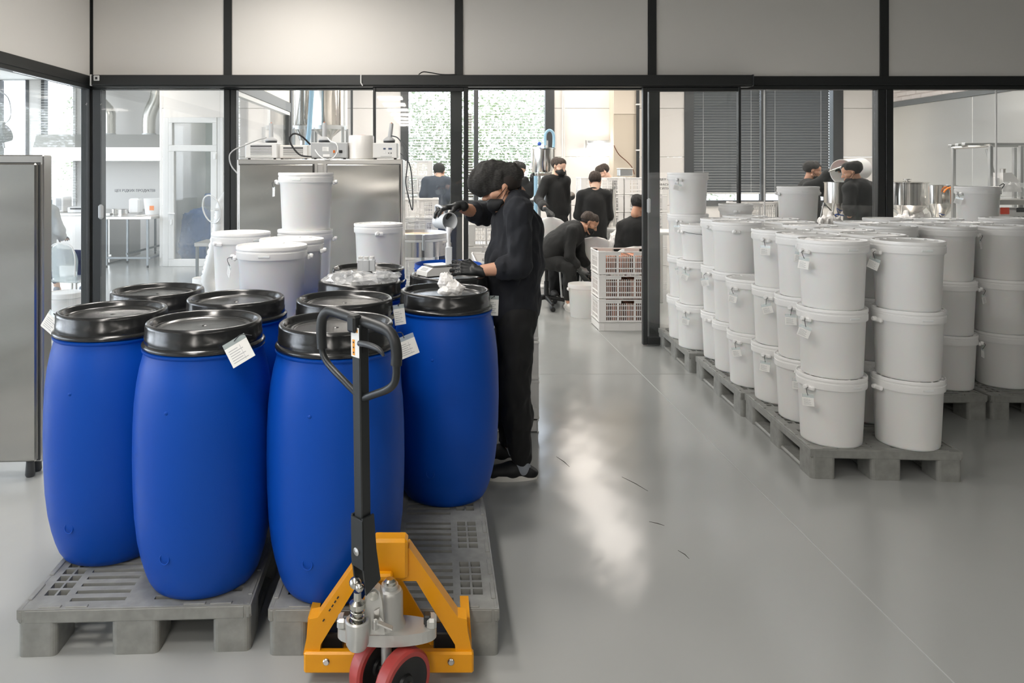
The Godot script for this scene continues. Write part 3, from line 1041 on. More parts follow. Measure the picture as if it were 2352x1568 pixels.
func pallets_and_drums() -> void:
	var p := make_pallet()
	p.position = V(-1.06, 0, -3.075)
	p.rotation.y = 0.043
	p.set_meta("label", "grey plastic pallet under the four left-hand blue drums")
	var spots := [
		[-0.184, -3.068, 0.0, "grey plastic pallet on the yellow pallet truck, nearest drums"], [-0.184, -4.11, 0.0, "grey plastic pallet behind the truck, under the drums with the scale"],
		[2.436, -4.522, -0.06, "nearest grey pallet of the bucket row at the right"], [2.467, -5.553, -0.044, "second grey pallet along the floor line under white buckets"], [2.49, -6.66, -0.044, "third grey pallet beside the open sliding door"],
		[3.28, -5.51, -0.01, "grey pallet in the shade, left of the two behind"], [4.09, -5.51, 0.0, "grey pallet at the right edge of the photo in the shade"], [3.3, -6.58, 0.0, "grey pallet near the glass under the lone tall bucket stack"], [4.93, -6.5, 0.0, "rearmost grey pallet at the right by the hoppers"],
		[-1.13, -4.02, PI / 2, "grey pallet behind the drums under the nearest white buckets"], [-1.15, -4.86, PI / 2, "grey pallet before the steel cabinet under the tall bucket stack"], [-0.3, -5.55, PI / 2, "grey pallet before the steel cabinet under the lone bucket stack"]]
	for s in spots:
		copy_of(p, V(s[0], 0, s[1]), s[2], s[3])
	var d := make_drum()
	var ds := [
		[-1.30, -3.0, "blue drum with black lid at the left end of the front"], [-0.865, -2.78, "nearest blue drum with a white tag below its black lid"], [-1.31, -3.51, "blue drum at the back left, behind the leftmost drum"], [-0.885, -3.29, "blue drum behind the nearest tagged drum"],
		[-0.371, -2.745, "blue drum right behind the pallet truck handle"], [-0.405, -3.265, "blue drum second in line behind the truck handle"], [0.035, -3.5, "blue drum with crumpled tissue on its lid, beside the man"], [-0.397, -3.81, "blue drum with a clear plastic bag on its lid"],
		[-0.40, -4.325, "blue drum with three white bottles on its lid"], [0.06, -4.025, "blue drum carrying the small white scale"]]
	for i in ds.size():
		var s: Array = ds[i]
		var o := d
		if i == 0:
			d.position = V(s[0], 0.161, s[1])
			d.set_meta("label", s[2])
		else:
			o = copy_of(d, V(s[0], 0.161, s[1]), 0.0, s[2])
	var all := find_children("plastic_drum*", "", false, false)
	add_tag(all[1], P(551, 810, 2.56), V(-0.05, 0.25, 1), 0.55, 0.085, 0.07, P(578, 770, 2.57))
	add_tag(all[4], P(936, 800, 2.72), V(0.25, 0.1, 1), 0.32, 0.075, 0.06, P(912, 764, 2.7))
	add_tag(all[0], P(116, 745, 3.02), V(-0.3, 0.2, 1), -0.5, 0.08, 0.06, P(136, 728, 3.0))
	add_tag(all[2], P(398, 712, 3.42), V(0, 0.2, 1), -0.4, 0.07, 0.05, P(420, 695, 3.4))
	add_tag(all[6], P(1134, 706, 3.5), V(0.5, 0.1, 1), -0.1, 0.05, 0.075, P(1128, 686, 3.5))
	add_tag(all[5], P(918, 727, 3.24), V(0.3, 0.1, 1), 0.1, 0.05, 0.07, P(914, 702, 3.22))
	# the open drum without a lid at the back
	var od := thing("plastic_drum", "open blue drum without a lid behind the scale", "drum", V(0.065, 0.161, -4.585), "blue plastic drums with black lids")
	obj("body", MB.new().lathe([Vector2(0, 0.006), Vector2(0.13, 0.004), Vector2(0.168, 0.0), Vector2(0.184, 0.008), Vector2(0.197, 0.03), Vector2(0.222, 0.11), Vector2(0.243, 0.25), Vector2(0.25, 0.46), Vector2(0.244, 0.66), Vector2(0.226, 0.785), Vector2(0.212, 0.84), Vector2(0.206, 0.86), Vector2(0.206, 0.93), Vector2(0.203, 0.933), Vector2(0.199, 0.93), Vector2(0.199, 0.84), Vector2(0.23, 0.7), Vector2(0.24, 0.45), Vector2(0.2, 0.1), Vector2(0, 0.09)], 48, Vector3.ZERO, Basis.IDENTITY, 0.6), M.blue_drum, od)
	var th := MB.new()
	th.lathe([Vector2(0.206, 0.87), Vector2(0.211, 0.873), Vector2(0.206, 0.876)], 40)
	th.lathe([Vector2(0.206, 0.9), Vector2(0.211, 0.903), Vector2(0.206, 0.906)], 40)
	obj("neck_thread", th, M.blue_drum, od)

func pallet_truck() -> void:
	var o := thing("pallet_truck", "yellow hand pallet truck with a black handle before the drums", "pallet truck", V(-0.16, 0, -2.35))
	var px := func(pts: Array, d: float) -> PackedVector2Array:
		var r := PackedVector2Array()
		for p in pts:
			var q := P(p[0], p[1], d)
			r.append(Vector2(q.x, q.y))
		return r
	var fr := rel(MB.new(), o)
	for m in 2:
		var leg := [[921, 1264], [940, 1256], [1052, 1416], [1072, 1420], [1074, 1446], [1085, 1500], [1047, 1503], [1045, 1478], [956, 1332], [921, 1332]]
		if m == 1:
			for q in leg:
				q[0] = 1782 - q[0]
			leg.reverse()
		fr.prism(px.call(leg, 2.42), -2.475, -2.415)
		var gus := [[1060, 1440], [1081, 1440], [1085, 1500], [1060, 1500]]
		if m == 1:
			for q in gus:
				q[0] = 1782 - q[0]
			gus.reverse()
		fr.prism(px.call(gus, 2.42), -2.6, -2.47)
	fr.box(V(-0.157, 0.075, -2.418), V(0.546, 0.068, 0.03), 0.006)
	fr.prism(px.call([[862, 1332], [920, 1332], [1020, 1500], [762, 1500]], 2.52), -2.54, -2.53)
	obj("frame", fr, M.yellow_paint, o)
	obj("head_box", rel(MB.new(), o).box((P(896, 1241, 2.39) + P(896, 1332, 2.39)) / 2 + V(0, 0, -0.03), V(0.112, 0.13, 0.06), 0.009), M.yellow_paint, o)
	obj("head_lip", rel(MB.new(), o).box(P(884, 1322, 2.375), V(0.05, 0.022, 0.03), 0.006), M.yellow_paint, o)
	for x in [760, 1022]:
		obj("fork_socket", rel(MB.new(), o).box(P(x, 1478, 2.46) + V(0, 0, -0.03), V(0.075, 0.07, 0.06), 0.004), M.hub_black, o)
	for s in [-1, 1]:
		var fk := rel(MB.new(), o).box(V(-0.157 + s * 0.195, 0.078, -3.0), V(0.145, 0.05, 0.98), 0.014)
		obj("fork", fk, M.yellow_paint, o)
		obj("rivet", rel(MB.new(), o).lathe([Vector2(0.011, 0), Vector2(0.011, 0.004), Vector2(0.008, 0.007), Vector2(0, 0.007)], 14, V(-0.157 + s * 0.2, 0.082, -2.402), Basis(Vector3.RIGHT, PI / 2)), M.satin_steel, o)
	for s in [-1, 1]:
		obj("fork_roller", rel(MB.new(), o).lathe([Vector2(0, -0.04), Vector2(0.038, -0.04), Vector2(0.038, 0.04), Vector2(0, 0.04)], 20, V(-0.157 + s * 0.195, 0.038, -3.35), Basis(Vector3.FORWARD, PI / 2)), M.hub_black, o)
	# warning print on the left leg
	for k in 5:
		obj("print_mark", rel(MB.new(), o).box(P(776 - k * 6.2 - (8 if k > 3 else 0), 1372 + k * 9.5 + (14 if k > 3 else 0), 2.412), V(0.004, 0.009, 0.001), 0, Basis(Vector3.BACK, -0.6)), M.black_paint, o)
	# pump
	var pl := rel(MB.new(), o)
	var poly := PackedVector2Array()
	for k in 40:
		var a := TAU * k / 40
		poly.append(Vector2(cos(a) * 0.156 * (1.0 if absf(cos(a)) < 0.9 else 0.985), sin(a) * 0.056))
	pl.prism(poly, 0.208, 0.243, V(-0.157, 0, -2.33), UPZ)
	pl.box(V(-0.296, 0.255, -2.33), V(0.03, 0.035, 0.05), 0.008)
	pl.box(V(-0.018, 0.255, -2.33), V(0.03, 0.035, 0.05), 0.008)
	obj("chassis", pl, M.cast_aluminium, o)
	for s in [-1, 1]:
		obj("bolt_block", rel(MB.new(), o).box(V(-0.157 + s * 0.125, 0.263, -2.33), V(0.022, 0.03, 0.03), 0.004), M.black_paint, o)
	var pc := rel(MB.new(), o)
	var cc := V(-0.149, 0, -2.34)
	pc.lathe([Vector2(0, 0.24), Vector2(0.05, 0.24), Vector2(0.047, 0.252), Vector2(0.042, 0.262), Vector2(0.041, 0.34), Vector2(0.036, 0.35), Vector2(0.026, 0.354), Vector2(0.026, 0.366), Vector2(0, 0.366)], 32, cc)
	pc.box(P(857, 1400, 2.275), V(0.046, 0.13, 0.03), 0.01)
	pc.prism(px.call([[838, 1368], [846, 1352], [860, 1347], [872, 1356], [878, 1380], [884, 1455], [836, 1455]], 2.25), -2.285, -2.245)
	obj("pump_body", pc, M.cast_aluminium, o)
	obj("ram", rel(MB.new(), o).lathe([Vector2(0.02, 0.35), Vector2(0.02, 0.376), Vector2(0.012, 0.382), Vector2(0, 0.382)], 20, cc), M.zinc, o)
	obj("pivot_pin", rel(MB.new(), o).lathe([Vector2(0.014, 0), Vector2(0.014, 0.008), Vector2(0, 0.01)], 18, P(858, 1366, 2.243), Basis(Vector3.RIGHT, PI / 2)), M.zinc, o)
	obj("lug", rel(MB.new(), o).prism(px.call([[860, 1398], [872, 1392], [872, 1408], [880, 1422], [868, 1432], [860, 1420]], 2.25), -2.262, -2.24), M.satin_steel, o)
	obj("release_lever", rel(MB.new(), o).box(P(884, 1436, 2.22), V(0.05, 0.006, 0.022), 0.002, Basis(Vector3.BACK, -0.4)), M.cast_aluminium, o)
	obj("release_bracket", rel(MB.new(), o).box(P(862, 1434, 2.225), V(0.016, 0.03, 0.014), 0.003, Basis(Vector3.UP, 0.6)), M.cast_aluminium, o)
	var sp := P(821, 1420, 2.23)
	obj("pump_cup", rel(MB.new(), o).lathe([Vector2(0, 0.232), Vector2(0.026, 0.236), Vector2(0.034, 0.25), Vector2(0.036, 0.3), Vector2(0.037, 0.318), Vector2(0.033, 0.322), Vector2(0.026, 0.318), Vector2(0.026, 0.29), Vector2(0, 0.29)], 28, V(sp.x, 0, sp.z)), M.cast_aluminium, o)
	var spr := []
	for k in 49:
		var a := TAU * k / 10.0
		spr.append(V(sp.x + cos(a) * 0.019, 0.292 + k * 0.0016, sp.z + sin(a) * 0.019))
	obj("spring", rel(MB.new(), o).tube(spr, 0.0034, 6), M.zinc, o)
	obj("piston", rel(MB.new(), o).lathe([Vector2(0.014, 0.29), Vector2(0.014, 0.352), Vector2(0.024, 0.356), Vector2(0.024, 0.37), Vector2(0.012, 0.378), Vector2(0.011, 0.402), Vector2(0, 0.402)], 22, V(sp.x, 0, sp.z)), M.zinc, o)
	obj("roller", rel(MB.new(), o).ball(P(816, 1338, 2.215), V(0.018, 0.018, 0.018), 18, 12), M.zinc, o)
	obj("roller", rel(MB.new(), o).ball(P(826, 1349, 2.2), V(0.013, 0.013, 0.013), 16, 10), M.zinc, o)
	# steering wheels, turned with the handle
	var u := V(0.72, 0, 0.69).normalized()
	var w := V(-0.69, 0, 0.72).normalized()
	obj("steering_post", rel(MB.new(), o).lathe([Vector2(0.016, 0.1), Vector2(0.016, 0.212), Vector2(0.03, 0.214)], 18, V(-0.158, 0, -2.31)), M.cast_aluminium, o)
	for s in [-1, 1]:
		var c: Vector3 = V(-0.148, 0.1, -2.318) + u * (s * 0.058)
		var bs := Basis(u.cross(w), u, w)
		var wh := obj("wheel", rel(MB.new(), o).lathe([Vector2(0.081, -0.024), Vector2(0.094, -0.024), Vector2(0.1, -0.017), Vector2(0.1, 0.017), Vector2(0.094, 0.024), Vector2(0.081, 0.024)], 44, c, bs), M.red_tread, o)
		obj("hub", rel(MB.new(), o).lathe([Vector2(0.0, -0.021), Vector2(0.082, -0.023), Vector2(0.082, 0.023), Vector2(0.074, 0.021), Vector2(0.06, 0.012), Vector2(0.03, 0.012), Vector2(0.026, 0.02), Vector2(0.02, 0.022), Vector2(0.0, 0.022)], 36, c, bs), M.hub_black, wh)
		obj("axle_end", rel(MB.new(), o).lathe([Vector2(0.012, 0.02), Vector2(0.012, 0.03), Vector2(0.009, 0.033), Vector2(0, 0.033)], 16, c, bs), M.zinc, wh)
	# handle
	var top := P(827, 742, 2.18)
	var bot := P(834, 1262, 2.22)
	var yv := (top - bot).normalized()
	var zv := (w - yv * w.dot(yv)).normalized()
	var hb := Basis(yv.cross(zv), yv, zv)
	obj("handle_post", rel(MB.new(), o).box((top + bot) / 2, V(0.036, (top - bot).length(), 0.036), 0.003, hb), M.black_paint, o)
	var br := rel(MB.new(), o)
	br.prism(PackedVector2Array([Vector2(-0.022, 0.11), Vector2(0.022, 0.11), Vector2(0.03, 0.0), Vector2(0.045, -0.1), Vector2(-0.012, -0.125), Vector2(-0.024, -0.02)]), 0.02, 0.026, bot + yv * 0.0, Basis(zv * -1.0, yv, hb.x) )
	br.prism(PackedVector2Array([Vector2(-0.022, 0.11), Vector2(0.022, 0.11), Vector2(0.03, 0.0), Vector2(0.045, -0.1), Vector2(-0.012, -0.125), Vector2(-0.024, -0.02)]), -0.026, -0.02, bot, Basis(zv * -1.0, yv, hb.x))
	br.box(bot + zv * 0.021 + yv * 0.03, V(0.052, 0.15, 0.006), 0.001, hb)
	obj("handle_bracket", br, M.black_paint, o)
	obj("bracket_bolt", rel(MB.new(), o).lathe([Vector2(0.012, 0), Vector2(0.012, 0.003), Vector2(0, 0.005)], 18, bot + zv * 0.0245 + yv * 0.005, Basis(hb.x, zv, -yv)), M.satin_steel, o)
	var grip := smooth_path([P(740, 800, 2.31), P(738, 756, 2.312), P(741, 730, 2.312), P(752, 716, 2.3), P(768, 716, 2.28), P(825, 735, 2.19), P(872, 751, 2.12), P(894, 762, 2.09), P(906, 782, 2.075), P(911, 812, 2.072), P(910, 838, 2.074)], 5)
	obj("grip", rel(MB.new(), o).tube(grip, 0.0158, 14), M.grip_black, o)
	obj("loop", rel(MB.new(), o).tube(smooth_path([P(740, 796, 2.31), P(743, 815, 2.305), P(756, 838, 2.285), P(784, 868, 2.235), P(822, 906, 2.19)], 5), 0.0105, 12), M.black_paint, o)
	obj("loop", rel(MB.new(), o).tube(smooth_path([P(910, 834, 2.074), P(910, 862, 2.075), P(904, 882, 2.08), P(888, 895, 2.1), P(864, 904, 2.135), P(836, 914, 2.18)], 5), 0.0112, 12), M.black_paint, o)
	obj("grip_bracket", rel(MB.new(), o).box(P(814, 742, 2.175), V(0.036, 0.05, 0.034), 0.006, hb), M.grip_black, o)
	obj("sticker", rel(MB.new(), o).box(top + zv * 0.0195 - yv * 0.052, V(0.0355, 0.088, 0.001), 0.0, hb), M.paper, o)
	var so := mat("sticker_orange", rgb(236, 160, 52), 0.6)
	obj("sticker_band", rel(MB.new(), o).box(top + zv * 0.0202 - yv * 0.018, V(0.026, 0.009, 0.001), 0.0, hb), so, o)
	obj("sticker_band", rel(MB.new(), o).box(top + zv * 0.0202 - yv * 0.068 - hb.x * 0.006, V(0.0105, 0.046, 0.001), 0.0, hb), so, o)
	for k in 3:
		obj("sticker_mark", rel(MB.new(), o).box(top + zv * 0.0208 - yv * (0.053 + k * 0.015) - hb.x * 0.006, V(0.005, 0.004, 0.0008), 0.0, hb), M.black_paint, o)
	obj("lever_slot", rel(MB.new(), o).box(top + hb.x * 0.0185 - yv * 0.045, V(0.002, 0.075, 0.018), 0.0, hb), M.hub_black, o)
	obj("lever", rel(MB.new(), o).tube(smooth_path([P(826, 788, 2.16), P(846, 792, 2.12), P(866, 800, 2.09), P(876, 808, 2.08), P(881, 817, 2.08)], 4), [0.009, 0.009, 0.009, 0.009, 0.0088, 0.0086, 0.0084, 0.008, 0.0076, 0.0072, 0.0068, 0.0064, 0.006, 0.0056, 0.005, 0.0044, 0.004], 10), M.dark_device, o)

func bucket_proto(h: float, r: float, called: String) -> Node3D:
	var t := thing("plastic_bucket", called, "bucket", Vector3.ZERO, "white lidded plastic buckets")
	var b := MB.new()
	var y := h - 0.06
	b.lathe([Vector2(0, 0.005), Vector2(r - 0.034, 0.004), Vector2(r - 0.03, 0.0), Vector2(r - 0.026, 0.004), Vector2(r - 0.0245, 0.012), Vector2(r - 0.012, y - 0.012), Vector2(r - 0.006, y), Vector2(r - 0.006, h - 0.01)], 48)
	obj("body", b, M.white_plastic, t)
	var l := MB.new()
	l.lathe([Vector2(r - 0.008, y), Vector2(r - 0.002, y), Vector2(r - 0.001, y + 0.003), Vector2(r, h - 0.026), Vector2(r - 0.003, h - 0.024), Vector2(r - 0.003, h - 0.015), Vector2(r, h - 0.013), Vector2(r, h), Vector2(r - 0.002, h + 0.004), Vector2(r - 0.006, h + 0.004), Vector2(r - 0.009, h + 0.001), Vector2(r - 0.011, h - 0.004), Vector2(r - 0.045, h - 0.0045), Vector2(r - 0.05, h - 0.007), Vector2(0, h - 0.006)], 56)
	for k in 14:
		var a := TAU * (k + 0.3) / 14
		l.box(V(cos(a) * (r - 0.024), h - 0.002, sin(a) * (r - 0.024)), V(0.026, 0.006, 0.003), 0.0, Basis(Vector3.UP, -a))
	obj("lid", l, M.white_lid, t)
	for s in 2:
		var a := PI * s
		var bs := Basis(Vector3.UP, -a)
		var g := MB.new()
		g.box(bs * V(r + 0.004, y - 0.002, 0), V(0.02, 0.026, 0.062), 0.007, bs)
		g.lathe([Vector2(0, 0), Vector2(0.013, 0), Vector2(0.013, 0.014), Vector2(0.009, 0.019), Vector2(0, 0.019)], 14, bs * V(r + 0.01, y + 0.004, 0.012), bs * Basis(Vector3.FORWARD, PI / 2))
		obj("lug", g, M.white_lid, t)
	var a2 := 1.75
	var b2 := Basis(Vector3.UP, -a2)
	var nt := MB.new()
	nt.box(b2 * V(r - 0.0005, h - 0.04, 0), V(0.004, 0.012, 0.058), 0.0018, b2)
	obj("tear_tab", nt, M.white_plastic, t)
	return t

func buckets() -> void:
	var big := bucket_proto(0.371, 0.18, "white bucket")
	var mid := bucket_proto(0.34, 0.176, "white bucket")
	var small := bucket_proto(0.30, 0.15, "white bucket")
	var protos := {"b": big, "m": mid, "s": small}
	var used_proto := {}
	# x, z, sizes from the bottom, lug direction, levels that carry a tag, where the stack is
	var st := [
		[2.205, -4.19, "bbb", 2.75, [0, 1, 2], "the nearest left corner stack of the front pallet"],
		[2.60, -4.145, "bbb", 2.9, [2], "the nearest right corner stack of the front pallet"],
		[2.255, -4.572, "bbb", 2.3, [0, 1, 2], "the second stack along the left side of the front pallet"],
		[2.65, -4.565, "bbb", 1.2, [], "the second stack along the right side of the front pallet"],
		[2.26, -4.935, "bbb", 2.5, [0, 1, 2], "the third stack along the left side of the front pallet"],
		[2.68, -4.945, "bbb", 0.6, [], "the third stack along the right side of the front pallet"],
		[2.235, -5.305, "bb", 2.6, [0, 1], "the low two-bucket stack beside the floor line"],
		[2.64, -5.325, "bbb", 2.0, [], "the stack behind the front pallet, right of the low stack"],
		[2.27, -5.68, "bbb", 1.9, [0], "the stack just behind the low two-bucket stack"],
		[2.68, -5.7, "bbb", 1.0, [], "the middle stack of the second pallet, right side"],
		[2.315, -6.05, "bbb", 2.6, [1], "the farthest left stack of the second pallet"],
		[2.74, -6.08, "bbb", 0.4, [], "the farthest right stack of the second pallet"],
		[2.235, -6.425, "bbs", 2.4, [0, 1], "the stack with the small handled bucket by the door"],
		[2.265, -6.79, "bbbb", 2.2, [1, 2, 3], "the four-high stack next to the sliding door"],
		[2.65, -6.46, "bbb", 1.4, [], "the stack right of the small handled bucket"],
		[2.72, -6.84, "ssss", 1.8, [], "the narrow bucket stack close to the glass"],
		[3.17, -5.27, "bbb", 1.5, [], "the shaded stack left of the middle of the right group"],
		[3.57, -5.25, "bbb", 0.35, [0, 1, 2], "the shaded front stack with tags facing right"],
		[3.19, -5.66, "bbb", 1.1, [], "the second row of the shaded pallet, left"],
		[3.61, -5.65, "bbb", 0.9, [], "the second row of the shaded pallet, right"],
		[3.66, -6.1, "bbb", 2.2, [], "the pallet by the glass, right of the lone tall stack"],
		[3.22, -6.7, "mmmm", 3.0, [], "the lone tall stack before the two men"],
		[3.985, -5.29, "bbb", 1.35, [0, 1], "the shaded front stack at the right edge of the photo"],
		[4.0, -5.68, "bbb", 1.0, [], "the second row at the right edge of the photo"],
		[4.07, -6.09, "bbb", 1.3, [], "the third row at the right edge of the photo"],
		[4.68, -6.18, "bbb", 1.3, [], "the rear pallet at the right edge of the photo"],
		[4.86, -6.74, "mmmm", 3.05, [3], "the tall stack before the steel hoppers"],
		[-0.855, -3.86, "bbb", 3.0, [2], "the white stack right behind the drum lids"],
		[-0.825, -4.225, "bbb", 0.25, [], "the second white stack behind the drum lids"],
		[-1.23, -4.70, "bbb", 2.2, [], "the left stack before the steel cabinet"],
		[-0.866, -4.92, "bbbb", 3.05, [3], "the tall four-bucket stack before the steel cabinet"],
		[-0.438, -5.5, "bbb", 1.5, [], "the stack behind the three white bottles"]]
	var words := {2: ["lower", "upper"], 3: ["bottom", "middle", "top"], 4: ["lowest", "second lowest", "third", "topmost"]}
	for s in st:
		var y := 0.161
		var n: int = s[2].length()
		for k in n:
			var key: String = s[2][k]
			var src: Node3D = protos[key]
			var lab: String = "%s white lidded bucket of %s" % [words[n][k], s[5]]
			var o := src
			var turn: float = PI - s[3] + rng.randf_range(-0.12, 0.12)
			var at := V(s[0] + rng.randf_range(-0.005, 0.005), y, s[1])
			if used_proto.has(key):
				o = copy_of(src, at, turn, lab)
			else:
				used_proto[key] = true
				src.position = at
				src.rotation.y = turn
				src.set_meta("label", lab)
			y += 0.371 if key == "b" else 0.34 if key == "m" else 0.3
	# tags go on after all copies have been made
	var all := find_children("plastic_bucket*", "", false, false)
	for s in st:
		for k in s[4]:
			for o in all:
				if o.get_meta("label").ends_with(s[5]) and o.get_meta("label").begins_with(words[s[2].length()][k] + " "):
					var r := 0.18
					var a: float = -o.rotation.y + PI
					var h: float = 0.371 if s[2][k] == "b" else 0.34 if s[2][k] == "m" else 0.3
					var dir := V(cos(a), 0, sin(a))
					var lug: Vector3 = o.position + dir * (r + 0.016) + V(0, h - 0.055, 0)
					var hang := lug + dir * 0.012 + V(-0.015 + rng.randf() * 0.02, -0.075, 0.015)
					add_tag(o, hang, dir + V(rng.randf_range(-0.3, 0.3), rng.randf_range(0.0, 0.25), 0.5), rng.randf_range(-0.35, 0.35), 0.062, 0.046, lug)
	for o in all:
		if o.get_meta("label").ends_with("small handled bucket by the door") and o.get_meta("label").begins_with("top"):
			obj("handle_wire", MB.new().tube(smooth_path([V(-0.15, 0.25, 0), V(-0.12, 0.235, 0.1), V(0, 0.225, 0.168), V(0.12, 0.235, 0.1), V(0.15, 0.25, 0)], 6), 0.002, 6), M.wire, o)
			obj("handle_grip", MB.new().tube([V(-0.05, 0.227, 0.16), V(0, 0.225, 0.168), V(0.05, 0.227, 0.16)], 0.0065, 8), M.black_rubber, o)
			o.rotation.y = 0.15

func hand_bones(w: Vector3, d: Vector3, nrm: Vector3, thumb: Vector3, curl: Array, k := 1.0, spread := 0.1, thumb_curl := 0.5) -> Array:
	d = d.normalized()
	nrm = (nrm - d * nrm.dot(d)).normalized()
	var s := d.cross(nrm)
	if s.dot(thumb) < 0:
		s = -s
	var b := []
	for i in 4:
		var o := (1.5 - i) * 0.0205
		var kn := w + d * (0.088 - absf(i - 1) * 0.004) * k + s * o * k
		b.append([w + s * o * 0.5 * k + d * 0.012, kn, 0.0165 * k, 0.0115 * k])
		var ln: float = [0.070, 0.078, 0.073, 0.058][i] * k
		var dir := (d + s * (1.5 - i) * spread).normalized()
		var p := kn
		var c: float = curl[mini(i, curl.size() - 1)]
		for j in 3:
			var ang: float = c * [0.6, 1.5, 2.2][j]
			var dd := dir * cos(ang) + nrm * sin(ang)
			var q: Vector3 = p + dd * ln * [0.45, 0.31, 0.24][j]
			b.append([p, q, [0.0105, 0.0095, 0.0088][j] * k, [0.0095, 0.0088, 0.0078][j] * k])
			p = q
	var t0 := w + s * 0.022 * k + d * 0.02 * k
	var t1 := t0 + (s * 0.75 + d * 0.75 + nrm * 0.25).normalized() * 0.042 * k
	var t2 := t1 + (s * (0.6 - thumb_curl) + d * 0.8 + nrm * (0.2 + thumb_curl)).normalized() * 0.034 * k
	var t3 := t2 + (s * (0.4 - thumb_curl) + d * 0.7 + nrm * (0.2 + thumb_curl * 1.3)).normalized() * 0.026 * k
	b.append([t0, t1, 0.017 * k, 0.0125 * k])
	b.append([t1, t2, 0.0118 * k, 0.0105 * k])
	b.append([t2, t3, 0.0105 * k, 0.0085 * k])
	return b

func head_bones(c: Vector3, f: Vector3, u: Vector3, k := 1.0) -> Array:
	var r := f.cross(u).normalized()
	var q := func(x: float, y: float, z: float) -> Vector3: return c + (r * x + u * y + f * z) * k
	var b := [
		[q.call(0, 0.05, -0.028), q.call(0, 0.05, 0.03), 0.077 * k, 0.071 * k],
		[q.call(0, 0.03, 0.045), q.call(0, 0.055, 0.042), 0.05 * k, 0.052 * k],
		[q.call(0, -0.015, 0.04), q.call(0, -0.06, 0.045), 0.052 * k, 0.036 * k],
		[q.call(0, -0.088, 0.066), q.call(0, -0.1, 0.068), 0.022 * k, 0.018 * k],
		[q.call(0, 0.016, 0.09), q.call(0, -0.024, 0.112), 0.0075 * k, 0.0105 * k],
		[q.call(-0.011, -0.028, 0.098), q.call(0.011, -0.028, 0.098), 0.0085 * k, 0.0085 * k],
		[q.call(-0.028, 0.024, 0.08), q.call(0.028, 0.024, 0.08), 0.012 * k, 0.012 * k],
		[q.call(-0.016, -0.058, 0.088), q.call(0.016, -0.058, 0.088), 0.0065 * k, 0.0065 * k],
		[q.call(-0.013, -0.067, 0.086), q.call(0.013, -0.067, 0.086), 0.0068 * k, 0.0068 * k],
		[q.call(0, -0.05, -0.03), q.call(0, -0.1, -0.035), 0.05 * k, 0.052 * k]]
	for s in [-1.0, 1.0]:
		b.append([q.call(s * 0.05, -0.045, 0.0), q.call(s * 0.018, -0.095, 0.062), 0.022 * k, 0.016 * k])
		b.append([q.call(s * 0.042, -0.012, 0.058), q.call(s * 0.046, -0.012, 0.03), 0.021 * k, 0.022 * k])
		b.append([q.call(s * 0.074, 0.012, -0.008), q.call(s * 0.07, -0.022, 0.002), 0.015 * k, 0.009 * k, r, 1.8])
	return b

